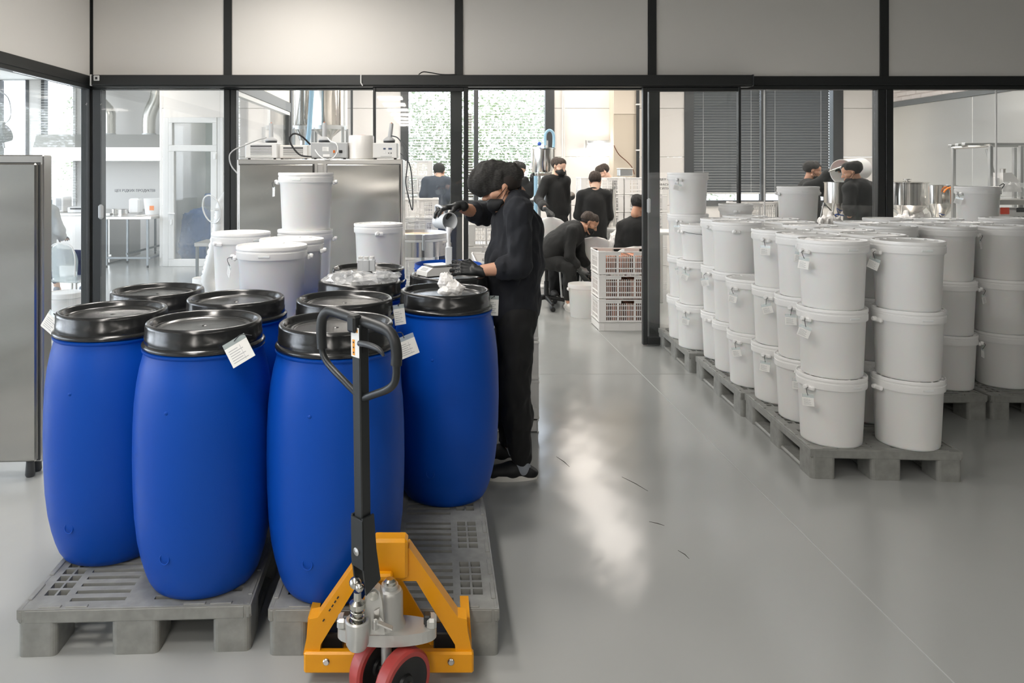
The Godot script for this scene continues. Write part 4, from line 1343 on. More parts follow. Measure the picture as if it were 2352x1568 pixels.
# one figure: a continuous skin with clothes, hairnet and gloves as its parts. Every joint is a place in the room.
func person(label: String, d: Dictionary, group := "") -> Node3D:
	var pel: Vector3 = d.pel
	var o := thing("person", label, "person", V(pel.x, 0, pel.z), group)
	var fine: float = d.get("fine", 1.0)
	var c: Vector3 = d.head
	var f: Vector3 = d.face.normalized()
	var u: Vector3 = (d.up - f * d.up.dot(f)).normalized()
	var r := f.cross(u)
	var hk: float = d.get("hk", 1.0)
	var skin: Material = d.get("skin", M.pale_skin)
	var chest: Vector3 = d.chest
	var neck: Vector3 = d.neck
	var fw: Vector3 = d.fwd.normalized()
	var sk := rel(MB.new(), o)
	var arms := []
	for a in ["L", "R"]:
		if d.has("sh" + a):
			arms.append([d["sh" + a], d["el" + a], d["wr" + a]])
	var legs := []
	for a in ["L", "R"]:
		if d.has("kn" + a):
			legs.append([d["hip" + a], d["kn" + a], d["an" + a], d["toe" + a]])
	var bb := [[chest, pel, 0.13, 0.125, fw, 1.45], [neck, chest, 0.052, 0.09], [c - u * 0.05 * hk - f * 0.02, neck, 0.054, 0.056]]
	for a in arms:
		bb.append([neck.lerp(a[0], 0.4), a[0], 0.05, 0.055])
		bb.append([a[0], a[1], 0.05, 0.04])
		bb.append([a[1], a[1].lerp(a[2], 0.3), 0.041, 0.043])
		bb.append([a[1].lerp(a[2], 0.3), a[2], 0.043, 0.028])
	for l in legs:
		bb.append([l[0], l[1], 0.085, 0.055])
		bb.append([l[1], l[1].lerp(l[2], 0.35), 0.055, 0.054])
		bb.append([l[1].lerp(l[2], 0.35), l[2], 0.054, 0.036])
		bb.append([l[2] - V(0, 0.02, 0), V(l[2].x, d.get("ground", 0.0) + 0.045, l[2].z) + (V(l[3].x, 0, l[3].z) - V(l[2].x, 0, l[2].z)).normalized() * 0.1, 0.034, 0.028])
	sk.sdf(bb, 0.014 * fine, 0.03)
	sk.sdf(head_bones(c, f, u, hk), 0.0042 * minf(fine, 1.7), 0.014)
	for h in d.get("hands", []):
		var fl: Vector3 = h[1].normalized()
		sk.sdf([[h[0] - fl * 0.03, h[0] + fl * 0.01, 0.026, 0.022]] + hand_bones(h[0], h[1], h[2], h[3], h[4], 0.93, h[5] if h.size() > 5 else 0.1), 0.0042 * minf(fine, 1.6), 0.006)
	obj("body", sk, skin, o)
	# eyes and brows
	if not d.get("no_eyes", false):
		for s in [-1.0, 1.0]:
			var e: Vector3 = c + (r * s * 0.031 + u * 0.008 + f * 0.077) * hk
			var ey := obj("eye", rel(MB.new(), o).ball(e, V(0.0125, 0.0085, 0.0125) * hk, 12, 8, Basis(r, u, r.cross(u))), M.eye_white, o)
			obj("iris", rel(MB.new(), o).ball(e + (f * 0.009 - u * 0.002) * hk, V(0.005, 0.005, 0.005) * hk, 10, 6), M.eye_dark, ey)
			obj("eyebrow", rel(MB.new(), o).tube([c + (r * s * 0.014 + u * 0.026 + f * 0.094) * hk, c + (r * s * 0.032 + u * 0.031 + f * 0.09) * hk, c + (r * s * 0.05 + u * 0.026 + f * 0.076) * hk], [0.003 * hk, 0.0042 * hk, 0.002 * hk], 6), M.hair_dark, o)
		obj("lips", rel(MB.new(), o).tube([c + (r * -0.022 + u * -0.062 + f * 0.088) * hk, c + (u * -0.062 + f * 0.0955) * hk, c + (r * 0.022 + u * -0.062 + f * 0.088) * hk], [0.0025 * hk, 0.0062 * hk, 0.0025 * hk], 6), M.lip, o)
	# sweater
	var sw := []
	var g: float = d.get("girth", 1.0)
	var belly: Vector3 = d.get("belly", chest.lerp(pel, 0.55))
	sw.append([chest, belly, 0.168 * g, 0.172 * g, fw, 1.32])
	sw.append([belly, pel + (chest - pel).normalized() * 0.03, 0.172 * g, 0.168 * g, fw, 1.3])
	sw.append([neck - (neck - chest).normalized() * 0.03, chest, 0.062, 0.12 * g, fw, 1.2])
	for a in arms:
		sw.append([neck.lerp(a[0], 0.35), a[0], 0.066, 0.072])
		sw.append([a[0], a[1], 0.07, 0.06])
		sw.append([a[1], a[1].lerp(a[2], d.get("sleeve", 0.45)), 0.059, 0.05])
		sw.append([a[1].lerp(a[2], d.get("sleeve", 0.45) - 0.1), a[1].lerp(a[2], d.get("sleeve", 0.45)), 0.054, 0.054])
	sw = sw + d.get("more_cloth", [])
	var nc: Vector3 = (c - neck).normalized()
	obj("sweater", rel(MB.new(), o).sdf(sw, 0.0115 * fine, 0.032, 0.014 if fine < 1.2 else 0.008, fold_noise, d.get("cloth_cuts", [])), d.get("cloth", M.black_cloth), o)
	obj("collar", rel(MB.new(), o).tube(ring(neck + nc * 0.012 + fw * 0.006, nc, 0.066, 24, fw), 0.011, 8, false, true), d.get("cloth", M.black_cloth), o)
	# trousers and shoes
	if legs.size():
		var tr := [[pel + V(0, 0.05, 0), pel - V(0, 0.02, 0), 0.15, 0.15, fw, 1.2]]
		for l in legs:
			tr.append([l[0], l[1], 0.108, 0.082])
			tr.append([l[1], l[1].lerp(l[2], 0.4), 0.08, 0.078])
			tr.append([l[1].lerp(l[2], 0.4), l[2] + (l[1] - l[2]).normalized() * 0.05, 0.077, 0.058])
		obj("trousers", rel(MB.new(), o).sdf(tr, 0.0125 * fine, 0.04, 0.016, fold_noise), d.get("trousers", M.black_trousers), o)
		for l in legs:
			var dr: Vector3 = (l[3] - l[2]) * V(1, 0, 1)
			dr = dr.normalized()
			var gy: float = d.get("ground", 0.0)
			var an := V(l[2].x, gy, l[2].z)
			obj("sock", rel(MB.new(), o).sdf([[an + V(0, 0.06, 0), an + V(0, 0.14, 0), 0.041, 0.04], [an + V(0, 0.05, 0), an + dr * 0.08 + V(0, 0.045, 0), 0.04, 0.034]], 0.008 * fine, 0.02), d.get("sock", M.sock), o)
			var side := dr.cross(Vector3.UP)
			var up_ := [[an - dr * 0.045 + V(0, 0.04, 0), an + dr * 0.06 + V(0, 0.045, 0), 0.042, 0.046, side, 1.1], [an + dr * 0.06 + V(0, 0.045, 0), an + dr * 0.155 + V(0, 0.036, 0), 0.046, 0.036, side, 0.95]]
			var ups := [[an + V(0, 0.012, 0), V(0, -1, 0)], [an + dr * 0.0 + V(0, 0.088, 0), (V(0, 1, 0) - dr * 0.55).normalized()]]
			obj("shoe", rel(MB.new(), o).sdf(up_, 0.006 * fine, 0.02, 0.0, null, ups), d.get("shoe", M.shoe_black), o)
			var sp := PackedVector2Array()
			for k in 28:
				var a := TAU * k / 28
				var wd := 0.043 + 0.008 * cos(a)
				sp.append(Vector2(cos(a) * 0.135 + 0.055, sin(a) * wd))
			obj("shoe_sole", rel(MB.new(), o).prism(sp, 0.0, 0.028, an, Basis(dr, dr.cross(Vector3.UP) * -1.0, Vector3.UP) if (dr.cross(dr.cross(Vector3.UP) * -1.0)).dot(Vector3.UP) > 0 else Basis(dr, dr.cross(Vector3.UP), Vector3.UP)), M.shoe_sole, o)
	# hairnet
	var q := func(x: float, y: float, z: float) -> Vector3: return c + (r * x + u * y + f * z) * hk
	var np: Vector3 = d.get("net", V(0.0, 0.0, 0.0))
	var nb: Array = [[q.call(0, 0.058, -0.035), q.call(0, 0.062, d.get("netf", 0.024)), 0.086 * hk * d.get("netr", 0.93), 0.079 * hk * d.get("netr", 0.93)], [q.call(0, 0.06 + np.y, -0.055 + np.z), q.call(0, 0.075 + np.y, 0.02), 0.072 * hk * d.get("netr", 0.93), 0.066 * hk * d.get("netr", 0.93)]] + d.get("more_net", [])
	var cut := [[q.call(0, d.get("brim", 0.06), 0.085), (f * 0.42 * d.get("tilt", 1.0) - u * 0.9).normalized()]]
	obj("hairnet", rel(MB.new(), o).sdf(nb, 0.0058 * minf(fine, 1.5), 0.03, 0.010, fold_noise, cut), d.get("netm", M.dark_net), o)
	obj("hair", rel(MB.new(), o).sdf([[q.call(0, 0.045, -0.03), q.call(0, 0.05, 0.0), 0.0805 * hk, 0.078 * hk]], 0.006, 0.02, 0.003, fold_noise, [[q.call(0, -0.012, 0), -u], [q.call(0, 0, -0.022), (f - u * 0.25).normalized()]]), M.hair_dark, o)
	# mask, worn or pulled down
	if d.has("mask"):
		var m: float = d.mask
		var ms := 0.78 if m > 0.01 else 1.0
		var mk := [[q.call(-0.022, -0.048 - m, 0.07 - m * 0.35), q.call(0.022, -0.048 - m, 0.07 - m * 0.35), 0.046 * hk * ms, 0.046 * hk * ms], [q.call(0, -0.06 - m, 0.082 - m * 0.35), q.call(0, -0.09 - m * 0.8, 0.057), 0.036 * hk * ms, 0.036 * hk * ms]]
		for s in [-1.0, 1.0]:
			mk.append([q.call(s * 0.03, -0.05 - m, 0.06 - m * 0.35), q.call(s * 0.055, -0.05 - m * 0.5, 0.025), 0.036 * hk * ms, 0.02 * hk * ms])
		var mo := obj("face_mask", rel(MB.new(), o).sdf(mk, 0.0045 * minf(fine, 1.7), 0.015), M.mask_cloth, o)
		for s in [-1.0, 1.0]:
			for e in [0.0, 1.0]:
				obj("ear_loop", rel(MB.new(), o).tube(smooth_path([q.call(s * 0.062, -0.022 - m * 0.7 - 0.05 * e, 0.045), q.call(s * 0.076, -0.01 - 0.03 * e, 0.012), q.call(s * 0.083, 0.012 - 0.02 * e, -0.014)], 4), 0.0018, 5), M.mask_cloth, mo)
	# gloves
	for h in d.get("hands", []):
		var fl: Vector3 = h[1].normalized()
		obj("glove", rel(MB.new(), o).sdf([[h[0] - fl * 0.025, h[0] + fl * 0.012, 0.031, 0.027]] + hand_bones(h[0], h[1], h[2], h[3], h[4], 1.04, h[5] if h.size() > 5 else 0.1), 0.0036 * minf(fine, 1.5), 0.0065), d.get("glove", M.glove), o)
	return o

func ring(c: Vector3, n: Vector3, r: float, seg: int, front: Vector3) -> Array:
	var a := (front - n * front.dot(n)).normalized()
	var b := n.cross(a)
	var p := []
	for k in seg:
		p.append(c + a * cos(TAU * k / seg) * r + b * sin(TAU * k / seg) * r * 0.95)
	return p

func people() -> void:
	# the man at the drums
	var L := V(-1, 0, 0)
	person("man in dark navy sweater pouring from a white jug beside the blue drums", {
		"skin": M.skin, "cloth": M.navy_cloth, "fwd": V(-0.97, -0.22, 0.05), "sleeve": 0.36, "girth": 0.98,
		"hk": 1.04, "head": P(1156, 435, 4.13), "face": V(-0.97, -0.23, -0.05), "up": V(-0.23, 0.97, 0.0), "neck": P(1184, 448, 4.16), "chest": P(1183, 520, 4.16), "belly": P(1179, 615, 4.16), "pel": P(1182, 700, 4.17),
		"shL": P(1192, 486, 3.985), "elL": P(1192, 612, 3.94), "wrL": P(1098, 622, 3.95), "shR": P(1172, 478, 4.34), "elR": P(1108, 493, 4.33), "wrR": P(1056, 475, 4.13),
		"hipL": P(1186, 730, 4.08), "knL": P(1180, 890, 4.05), "anL": P(1200, 1068, 4.04), "toeL": P(1120, 1078, 4.03), "hipR": P(1178, 728, 4.27), "knR": P(1163, 880, 4.26), "anR": P(1172, 1025, 4.30), "toeR": P(1100, 1030, 4.27),
		"hands": [[P(1096, 621, 3.95), V(-0.97, 0.16, -0.1), V(-0.15, -0.55, -0.75), V(-0.5, 0.8, -0.2), [0.35, 0.42, 0.5, 0.55], 0.08], [P(1054, 474, 4.13), V(-0.9, -0.05, 0.35), V(-0.25, -0.95, 0.1), V(0.2, -0.3, 1.0), [0.62, 0.55, 0.6, 0.65], 0.05]],
		"mask": 0.016, "netm": M.dark_net, "tilt": -0.45, "brim": -0.006, "netf": 0.034, "netr": 0.87, "net": V(0, 0.0, 0.0),
		"more_net": [[P(1108, 410, 4.13), P(1140, 402, 4.13), 0.07, 0.082], [P(1096, 424, 4.13), P(1120, 398, 4.13), 0.052, 0.068], [P(1116, 432, 4.13), P(1142, 426, 4.13), 0.058, 0.07]],
		"more_cloth": [[P(1178, 600, 4.15), P(1176, 700, 4.15), 0.16, 0.155], [P(1205, 520, 4.15), P(1208, 600, 4.15), 0.10, 0.10]]})
	# standing worker with a mask behind the chair
	person("standing masked worker in black sweater leaning a hand on a chair", {
		"fine": 1.6, "girth": 0.86, "fwd": V(0.45, 0, 0.9), "head": P(1283, 385, 10.00), "face": V(0.62, -0.2, 0.76), "up": V(0, 1, 0), "neck": P(1276, 408, 10.02), "chest": P(1277, 435, 10.00), "pel": P(1281, 515, 10.00), "hk": 0.97,
		"shR": P(1255, 416, 9.95), "elR": P(1237, 458, 9.90), "wrR": P(1254, 482, 9.46), "shL": P(1298, 416, 10.00), "elL": P(1300, 462, 10.05), "wrL": P(1297, 497, 9.98), "sleeve": 0.72,
		"hipL": P(1288, 522, 10.00), "knL": P(1289, 600, 10.00), "anL": P(1289, 683, 10.02), "toeL": P(1297, 690, 9.90), "hipR": P(1274, 522, 10.00), "knR": P(1273, 600, 10.00), "anR": P(1271, 683, 10.02), "toeR": P(1276, 690, 9.90),
		"hands": [[P(1255, 482, 9.46), V(0.75, -0.6, 0.15), V(-0.3, -0.6, -0.5), V(0.2, 0.3, 0.9), [0.55]], [P(1296.5, 498, 9.98), V(-0.15, -0.95, 0.2), V(-1, 0, 0), V(0, 0, 1), [0.4]]],
		"glove": M.grey_glove, "mask": 0.0, "netm": M.brown_net, "ground": 0.0}, "workers in the packing room")
	# back turned
	person("worker in black sweater with his back turned, at the packing table", {
		"fine": 1.6, "girth": 0.96, "fwd": V(-0.1, 0, -1), "head": P(1367, 418, 9.85), "face": V(0.15, -0.25, -1), "up": V(0, 1, -0.2), "neck": P(1365, 438, 9.80), "chest": P(1364, 466, 9.78), "pel": P(1366, 545, 9.80), "no_eyes": true,
		"shL": P(1337, 449, 9.80), "elL": P(1328, 494, 9.82), "wrL": P(1340, 512, 10.02), "shR": P(1393, 449, 9.80), "elR": P(1399, 496, 9.82), "wrR": P(1388, 512, 10.02), "sleeve": 0.85,
		"hipL": P(1357, 552, 9.80), "knL": P(1356, 630, 9.75), "anL": P(1355, 705, 9.80), "toeL": P(1354, 700, 9.95), "hipR": P(1374, 552, 9.80), "knR": P(1375, 630, 9.75), "anR": P(1376, 705, 9.80), "toeR": P(1378, 700, 9.95),
		"hands": [[P(1341, 512, 10.03), V(0.3, -0.1, -0.9), V(0, -1, 0), V(1, 0, 0), [0.4]], [P(1387, 512, 10.03), V(-0.3, -0.1, -0.9), V(0, -1, 0), V(-1, 0, 0), [0.4]]], "netm": M.brown_net, "tilt": 0.6}, "workers in the packing room")
	# seated and bent over
	person("seated worker bending over an open bucket in black clothes", {
		"fine": 1.4, "girth": 1.28, "skin": M.skin, "trousers": M.charcoal_trousers, "fwd": V(0.62, -0.78, 0.0), "head": P(1352, 514, 9.05), "face": V(0.86, -0.48, 0.16), "up": V(0.5, 0.86, 0), "neck": P(1332, 520, 9.1), "chest": P(1308, 540, 9.12), "belly": P(1280, 562, 9.15), "pel": P(1255, 590, 9.15),
		"shR": P(1314, 531, 8.95), "elR": P(1308, 588, 8.88), "wrR": P(1331, 620, 8.86), "shL": P(1328, 533, 9.24), "elL": P(1334, 590, 9.14), "wrL": P(1352, 614, 9.1), "sleeve": 0.62,
		"hipR": P(1252, 597, 9.05), "knR": P(1309, 612, 8.9), "anR": P(1305, 690, 8.98), "toeR": P(1316, 700, 8.85), "hipL": P(1254, 597, 9.28), "knL": P(1322, 616, 9.5), "anL": P(1318, 685, 9.45), "toeL": P(1330, 690, 9.4),
		"hands": [[P(1332, 622, 8.86), V(0.5, -0.85, 0.05), V(0.6, 0.3, -0.4), V(0.3, 0.3, 0.6), [0.25]], [P(1353, 616, 9.1), V(0.4, -0.9, 0), V(-0.8, -0.3, 0), V(0, 0, 1), [0.3]]],
		"glove": M.grey_glove, "mask": 0.012, "netm": M.brown_net, "tilt": 0.5, "shoe": M.shoe_sole, "sock": M.shoe_sole}, "workers in the packing room")
	# seated at the right edge of the doorway
	person("seated worker in black seen from behind at the door frame", {
		"fine": 1.6, "skin": M.skin, "fwd": V(0.5, 0, -0.87), "head": P(1467, 474, 9.0), "face": V(0.75, -0.25, -0.6), "up": V(0.1, 1, 0), "neck": P(1462, 503, 9.0), "chest": P(1456, 530, 8.98), "pel": P(1452, 612, 9.0), "no_eyes": true,
		"shL": P(1430, 520, 9.05), "elL": P(1422, 570, 8.98), "wrL": P(1438, 585, 9.2), "shR": P(1490, 518, 8.9), "elR": P(1496, 565, 8.9), "wrR": P(1492, 560, 9.15), "sleeve": 0.9,
		"hipL": P(1444, 615, 9.05), "knL": P(1452, 622, 9.45), "anL": P(1450, 686, 9.5), "toeL": P(1458, 690, 9.65), "hipR": P(1465, 615, 8.95), "knR": P(1485, 622, 9.3), "anR": P(1485, 690, 9.35), "toeR": P(1495, 690, 9.5),
		"hands": [[P(1439, 585, 9.21), V(0.4, 0, -0.9), V(0, -1, 0), V(1, 0, 0), [0.5]], [P(1492, 560, 9.16), V(-0.2, 0, -1), V(0, -1, 0), V(-1, 0, 0), [0.5]]], "mask": 0.0}, "workers in the packing room")
	# only a hairnet shows behind the crates
	person("worker behind the white crates, only the brown hairnet showing", {
		"fine": 2.0, "fwd": V(-0.5, 0, 0.87), "head": P(1386, 398, 11.6), "face": V(-0.8, -0.5, 0.2), "up": V(-0.3, 1, 0), "neck": P(1388, 418, 11.6), "chest": P(1389, 440, 11.6), "pel": P(1390, 510, 11.6), "no_eyes": true,
		"shL": P(1408, 424, 11.6), "elL": P(1412, 465, 11.6), "wrL": P(1404, 490, 11.5), "shR": P(1370, 424, 11.6), "elR": P(1366, 465, 11.6), "wrR": P(1372, 490, 11.5), "sleeve": 0.9,
		"hipL": P(1396, 515, 11.6), "knL": P(1396, 575, 11.6), "anL": P(1396, 630, 11.6), "toeL": P(1398, 632, 11.4), "hipR": P(1384, 515, 11.6), "knR": P(1384, 575, 11.6), "anR": P(1384, 630, 11.6), "toeR": P(1382, 632, 11.4),
		"hands": [[P(1404, 490, 11.5), V(-0.3, -0.7, 0.5), V(0, -0.5, -1), V(-1, 0, 0), [0.4]], [P(1372, 490, 11.5), V(0.3, -0.7, 0.5), V(0, -0.5, -1), V(1, 0, 0), [0.4]]], "netm": M.brown_net}, "workers in the packing room")
	# seen through the left door leaf
	person("worker in blue grey sweater seen from behind through the glass door", {
		"fine": 1.7, "cloth": M.blue_grey_cloth, "fwd": V(0.1, 0, -1), "head": P(1009, 397, 10.8), "face": V(0.3, -0.3, -1), "up": V(0, 1, -0.1), "neck": P(1006, 412, 10.78), "chest": P(1002, 430, 10.75), "pel": P(1002, 500, 10.75), "no_eyes": true,
		"shL": P(980, 417, 10.75), "elL": P(973, 448, 10.7), "wrL": P(988, 458, 10.95), "shR": P(1026, 417, 10.75), "elR": P(1032, 450, 10.7), "wrR": P(1022, 460, 10.95), "sleeve": 0.85,
		"hipL": P(996, 506, 10.75), "knL": P(996, 575, 10.7), "anL": P(996, 645, 10.75), "toeL": P(996, 640, 10.95), "hipR": P(1010, 506, 10.75), "knR": P(1010, 575, 10.7), "anR": P(1010, 645, 10.75), "toeR": P(1012, 640, 10.95),
		"hands": [[P(988, 458, 10.96), V(0.3, -0.1, -0.9), V(0, -1, 0), V(1, 0, 0), [0.4]], [P(1022, 460, 10.96), V(-0.3, -0.1, -0.9), V(0, -1, 0), V(-1, 0, 0), [0.4]]]}, "workers in the packing room")
	# arm behind the vessel stand
	person("worker half hidden behind the steel vessel stand by the window", {
		"fine": 2.0, "fwd": V(0.9, 0, 0.3), "head": P(1190, 392, 11.4), "face": V(0.8, -0.4, 0.3), "up": V(0.2, 1, 0), "neck": P(1189, 410, 11.4), "chest": P(1190, 428, 11.4), "pel": P(1186, 500, 11.4), "no_eyes": true,
		"shL": P(1198, 414, 11.6), "elL": P(1212, 445, 11.6), "wrL": P(1224, 425, 11.5), "shR": P(1204, 416, 11.15), "elR": P(1216, 446, 11.1), "wrR": P(1222, 422, 11.1), "sleeve": 0.8,
		"hipL": P(1188, 506, 11.45), "knL": P(1188, 570, 11.45), "anL": P(1188, 634, 11.45), "toeL": P(1198, 634, 11.4), "hipR": P(1182, 506, 11.3), "knR": P(1182, 570, 11.3), "anR": P(1182, 636, 11.3), "toeR": P(1192, 638, 11.25),
		"hands": [[P(1222, 421, 11.1), V(-0.1, 0.9, 0.1), V(0.8, 0, -0.3), V(0.3, 0, -1), [0.6]], [P(1224, 424, 11.5), V(-0.1, 0.9, 0.1), V(0.8, 0, -0.3), V(0.3, 0, 1), [0.6]]]}, "workers in the packing room")
	# the two men at the hopper
	person("man in black scraping a tilted white tub with a spatula", {
		"fine": 1.5, "hk": 0.9, "skin": M.skin, "fwd": V(0.85, 0, 0.4), "head": P(1866, 394, 9.10), "face": V(0.93, -0.08, 0.34), "up": V(-0.12, 1, 0), "neck": P(1857, 418, 9.12), "chest": P(1856, 440, 9.12), "pel": P(1864, 530, 9.12),
		"shR": P(1858, 431, 8.92), "elR": P(1888, 417, 8.82), "wrR": P(1902, 397, 8.82), "shL": P(1872, 430, 9.30), "elL": P(1892, 440, 9.30), "wrL": P(1907, 413, 9.20), "sleeve": 0.85,
		"hipR": P(1860, 538, 9.02), "knR": P(1862, 622, 9.02), "anR": P(1860, 700, 9.05), "toeR": P(1876, 705, 9.00), "hipL": P(1868, 538, 9.22), "knL": P(1872, 620, 9.22), "anL": P(1868, 695, 9.25), "toeL": P(1884, 700, 9.20),
		"hands": [[P(1903, 396, 8.82), V(0.85, 0.45, 0.1), V(0.3, -0.8, -0.4), V(0, 0.6, -0.6), [0.75]], [P(1908, 412, 9.20), V(0.3, 0.9, 0), V(0.9, -0.3, 0), V(0, 0, 1), [0.6]]],
		"mask": 0.04, "tilt": 0.9}, "men at the steel hopper")
	person("man in black sweater watching the hopper, back to us, hand on hip", {
		"fine": 1.5, "hk": 0.92, "skin": M.skin, "fwd": V(-0.55, 0, -0.83), "head": P(1957, 398, 8.1), "face": V(-0.9, -0.2, -0.38), "up": V(-0.05, 1, 0), "neck": P(1966, 420, 8.1), "chest": P(1975, 444, 8.08), "belly": P(1977, 475, 8.08), "pel": P(1968, 530, 8.08), "girth": 1.02,
		"shL": P(1952, 434, 8.0), "elL": P(1950, 474, 7.92), "wrL": P(1953, 500, 8.02), "shR": P(1996, 432, 8.15), "elR": P(2000, 478, 8.2), "wrR": P(1990, 510, 8.3), "sleeve": 0.4,
		"hipL": P(1960, 540, 8.05), "knL": P(1960, 630, 8.05), "anL": P(1960, 720, 8.1), "toeL": P(1950, 715, 8.2), "hipR": P(1980, 540, 8.12), "knR": P(1982, 630, 8.12), "anR": P(1982, 716, 8.15), "toeR": P(1974, 708, 8.28),
		"hands": [[P(1953, 501, 8.02), V(-0.3, -0.9, 0.1), V(0.8, 0, -0.3), V(0.2, 0, 1), [0.5]], [P(1990, 511, 8.31), V(-0.4, -0.9, -0.2), V(-0.6, 0, -0.6), V(0, 0, 1), [0.5]]], "mask": 0.03}, "men at the steel hopper")
	# seated in the left room, mostly behind the clear chair
	person("person in grey overall sitting in the left room behind the chair", {
		"fine": 2.0, "cloth": mat("grey_overall", rgb(176, 182, 184), 0.8), "trousers": mat("navy_trousers", rgb(30, 44, 92), 0.8), "fwd": V(0.2, 0, -1), "head": P(92, 440, 9.2), "face": V(0.1, -0.3, -1), "up": V(0, 1, 0), "neck": P(92, 468, 9.2), "chest": P(94, 500, 9.2), "pel": P(98, 580, 9.2), "no_eyes": true,
		"shL": P(68, 485, 9.2), "elL": P(60, 535, 9.2), "wrL": P(80, 550, 9.4), "shR": P(120, 485, 9.2), "elR": P(138, 530, 9.2), "wrR": P(142, 545, 9.45), "sleeve": 0.85,
		"hipL": P(88, 588, 9.2), "knL": P(112, 590, 9.65), "anL": P(130, 650, 9.7), "toeL": P(150, 652, 9.9), "hipR": P(110, 588, 9.2), "knR": P(186, 590, 9.7), "anR": P(189, 637, 9.75), "toeR": P(205, 640, 9.7),
		"hands": [[P(80, 550, 9.41), V(0.3, -0.1, -0.9), V(0, -1, 0), V(1, 0, 0), [0.4]], [P(142, 545, 9.46), V(-0.1, -0.1, -0.9), V(0, -1, 0), V(-1, 0, 0), [0.4]]]})

func steel_cabinet(label: String, x0: float, x1: float, y0: float, y1: float, z: float, depth: float, split: float) -> Node3D:
	var o := thing("steel_cabinet", label, "cabinet", V((x0 + x1) / 2, 0, -z - depth / 2), "")
	var b := rel(MB.new(), o)
	b.box(V((x0 + x1) / 2, (y0 + y1) / 2, -z - depth / 2), V(x1 - x0, y1 - y0, depth), 0.006)
	obj("body", b, M.satin_steel, o)
	for s in [[x0, split - 0.035], [split + 0.035, x1]]:
		var d := obj("door", rel(MB.new(), o).box(V((s[0] + s[1]) / 2, (y0 + y1 - 0.03) / 2, -z + 0.022), V(s[1] - s[0] - 0.045, y1 - y0 - 0.06, 0.036), 0.008), M.brushed_steel, o)
		obj("door_gasket", rel(MB.new(), o).box(V((s[0] + s[1]) / 2, (y0 + y1 - 0.03) / 2, -z + 0.002), V(s[1] - s[0] - 0.035, y1 - y0 - 0.05, 0.006)), M.dark_device, d)
	obj("centre_strip", rel(MB.new(), o).box(V(split, (y0 + y1 - 0.03) / 2, -z + 0.006), V(0.05, y1 - y0 - 0.05, 0.012), 0.003), M.satin_steel, o)
	for sx in [x0 + 0.08, x1 - 0.08]:
		for sz in [-z - 0.1, -z - depth + 0.08]:
			obj("foot", rel(MB.new(), o).lathe([Vector2(0.02, 0), Vector2(0.025, 0.01), Vector2(0.02, y0)], 14, V(sx, 0, sz)), M.dark_device, o)
	return o

func sealer(label: String, px: float, py: float, z: float, tilt: float) -> void:
	var b := P(px, py, z)
	var o := thing("hand_sealer", label, "sealer", b, "grey hand sealers on the steel cabinet")
	var bs := Basis(V(0, 0, 1), tilt)
	obj("base", MB.new().lathe([Vector2(0, 0), Vector2(0.05, 0), Vector2(0.052, 0.006), Vector2(0.052, 0.016)], 26, V(0, 0, 0)), M.dark_device, o)
	obj("shade", MB.new().lathe([Vector2(0.054, 0.016), Vector2(0.053, 0.026), Vector2(0.034, 0.042), Vector2(0.02, 0.05)], 26, V(0, 0, 0)), M.grey_device, o)
	obj("grip", MB.new().lathe([Vector2(0.021, 0.045), Vector2(0.019, 0.06), Vector2(0.018, 0.168), Vector2(0.016, 0.174), Vector2(0, 0.174)], 20, V(0, 0, 0), bs), M.grey_device, o)
	obj("button", MB.new().lathe([Vector2(0.006, 0.173), Vector2(0.006, 0.18), Vector2(0, 0.182)], 12, V(0, 0, 0), bs), M.switch_orange, o)

func cable(label: String, pts: Array, r: float, m: Material) -> void:
	tag(obj("cable", MB.new().tube(smooth_path(pts, 7), r, 7), m), label, "cable")

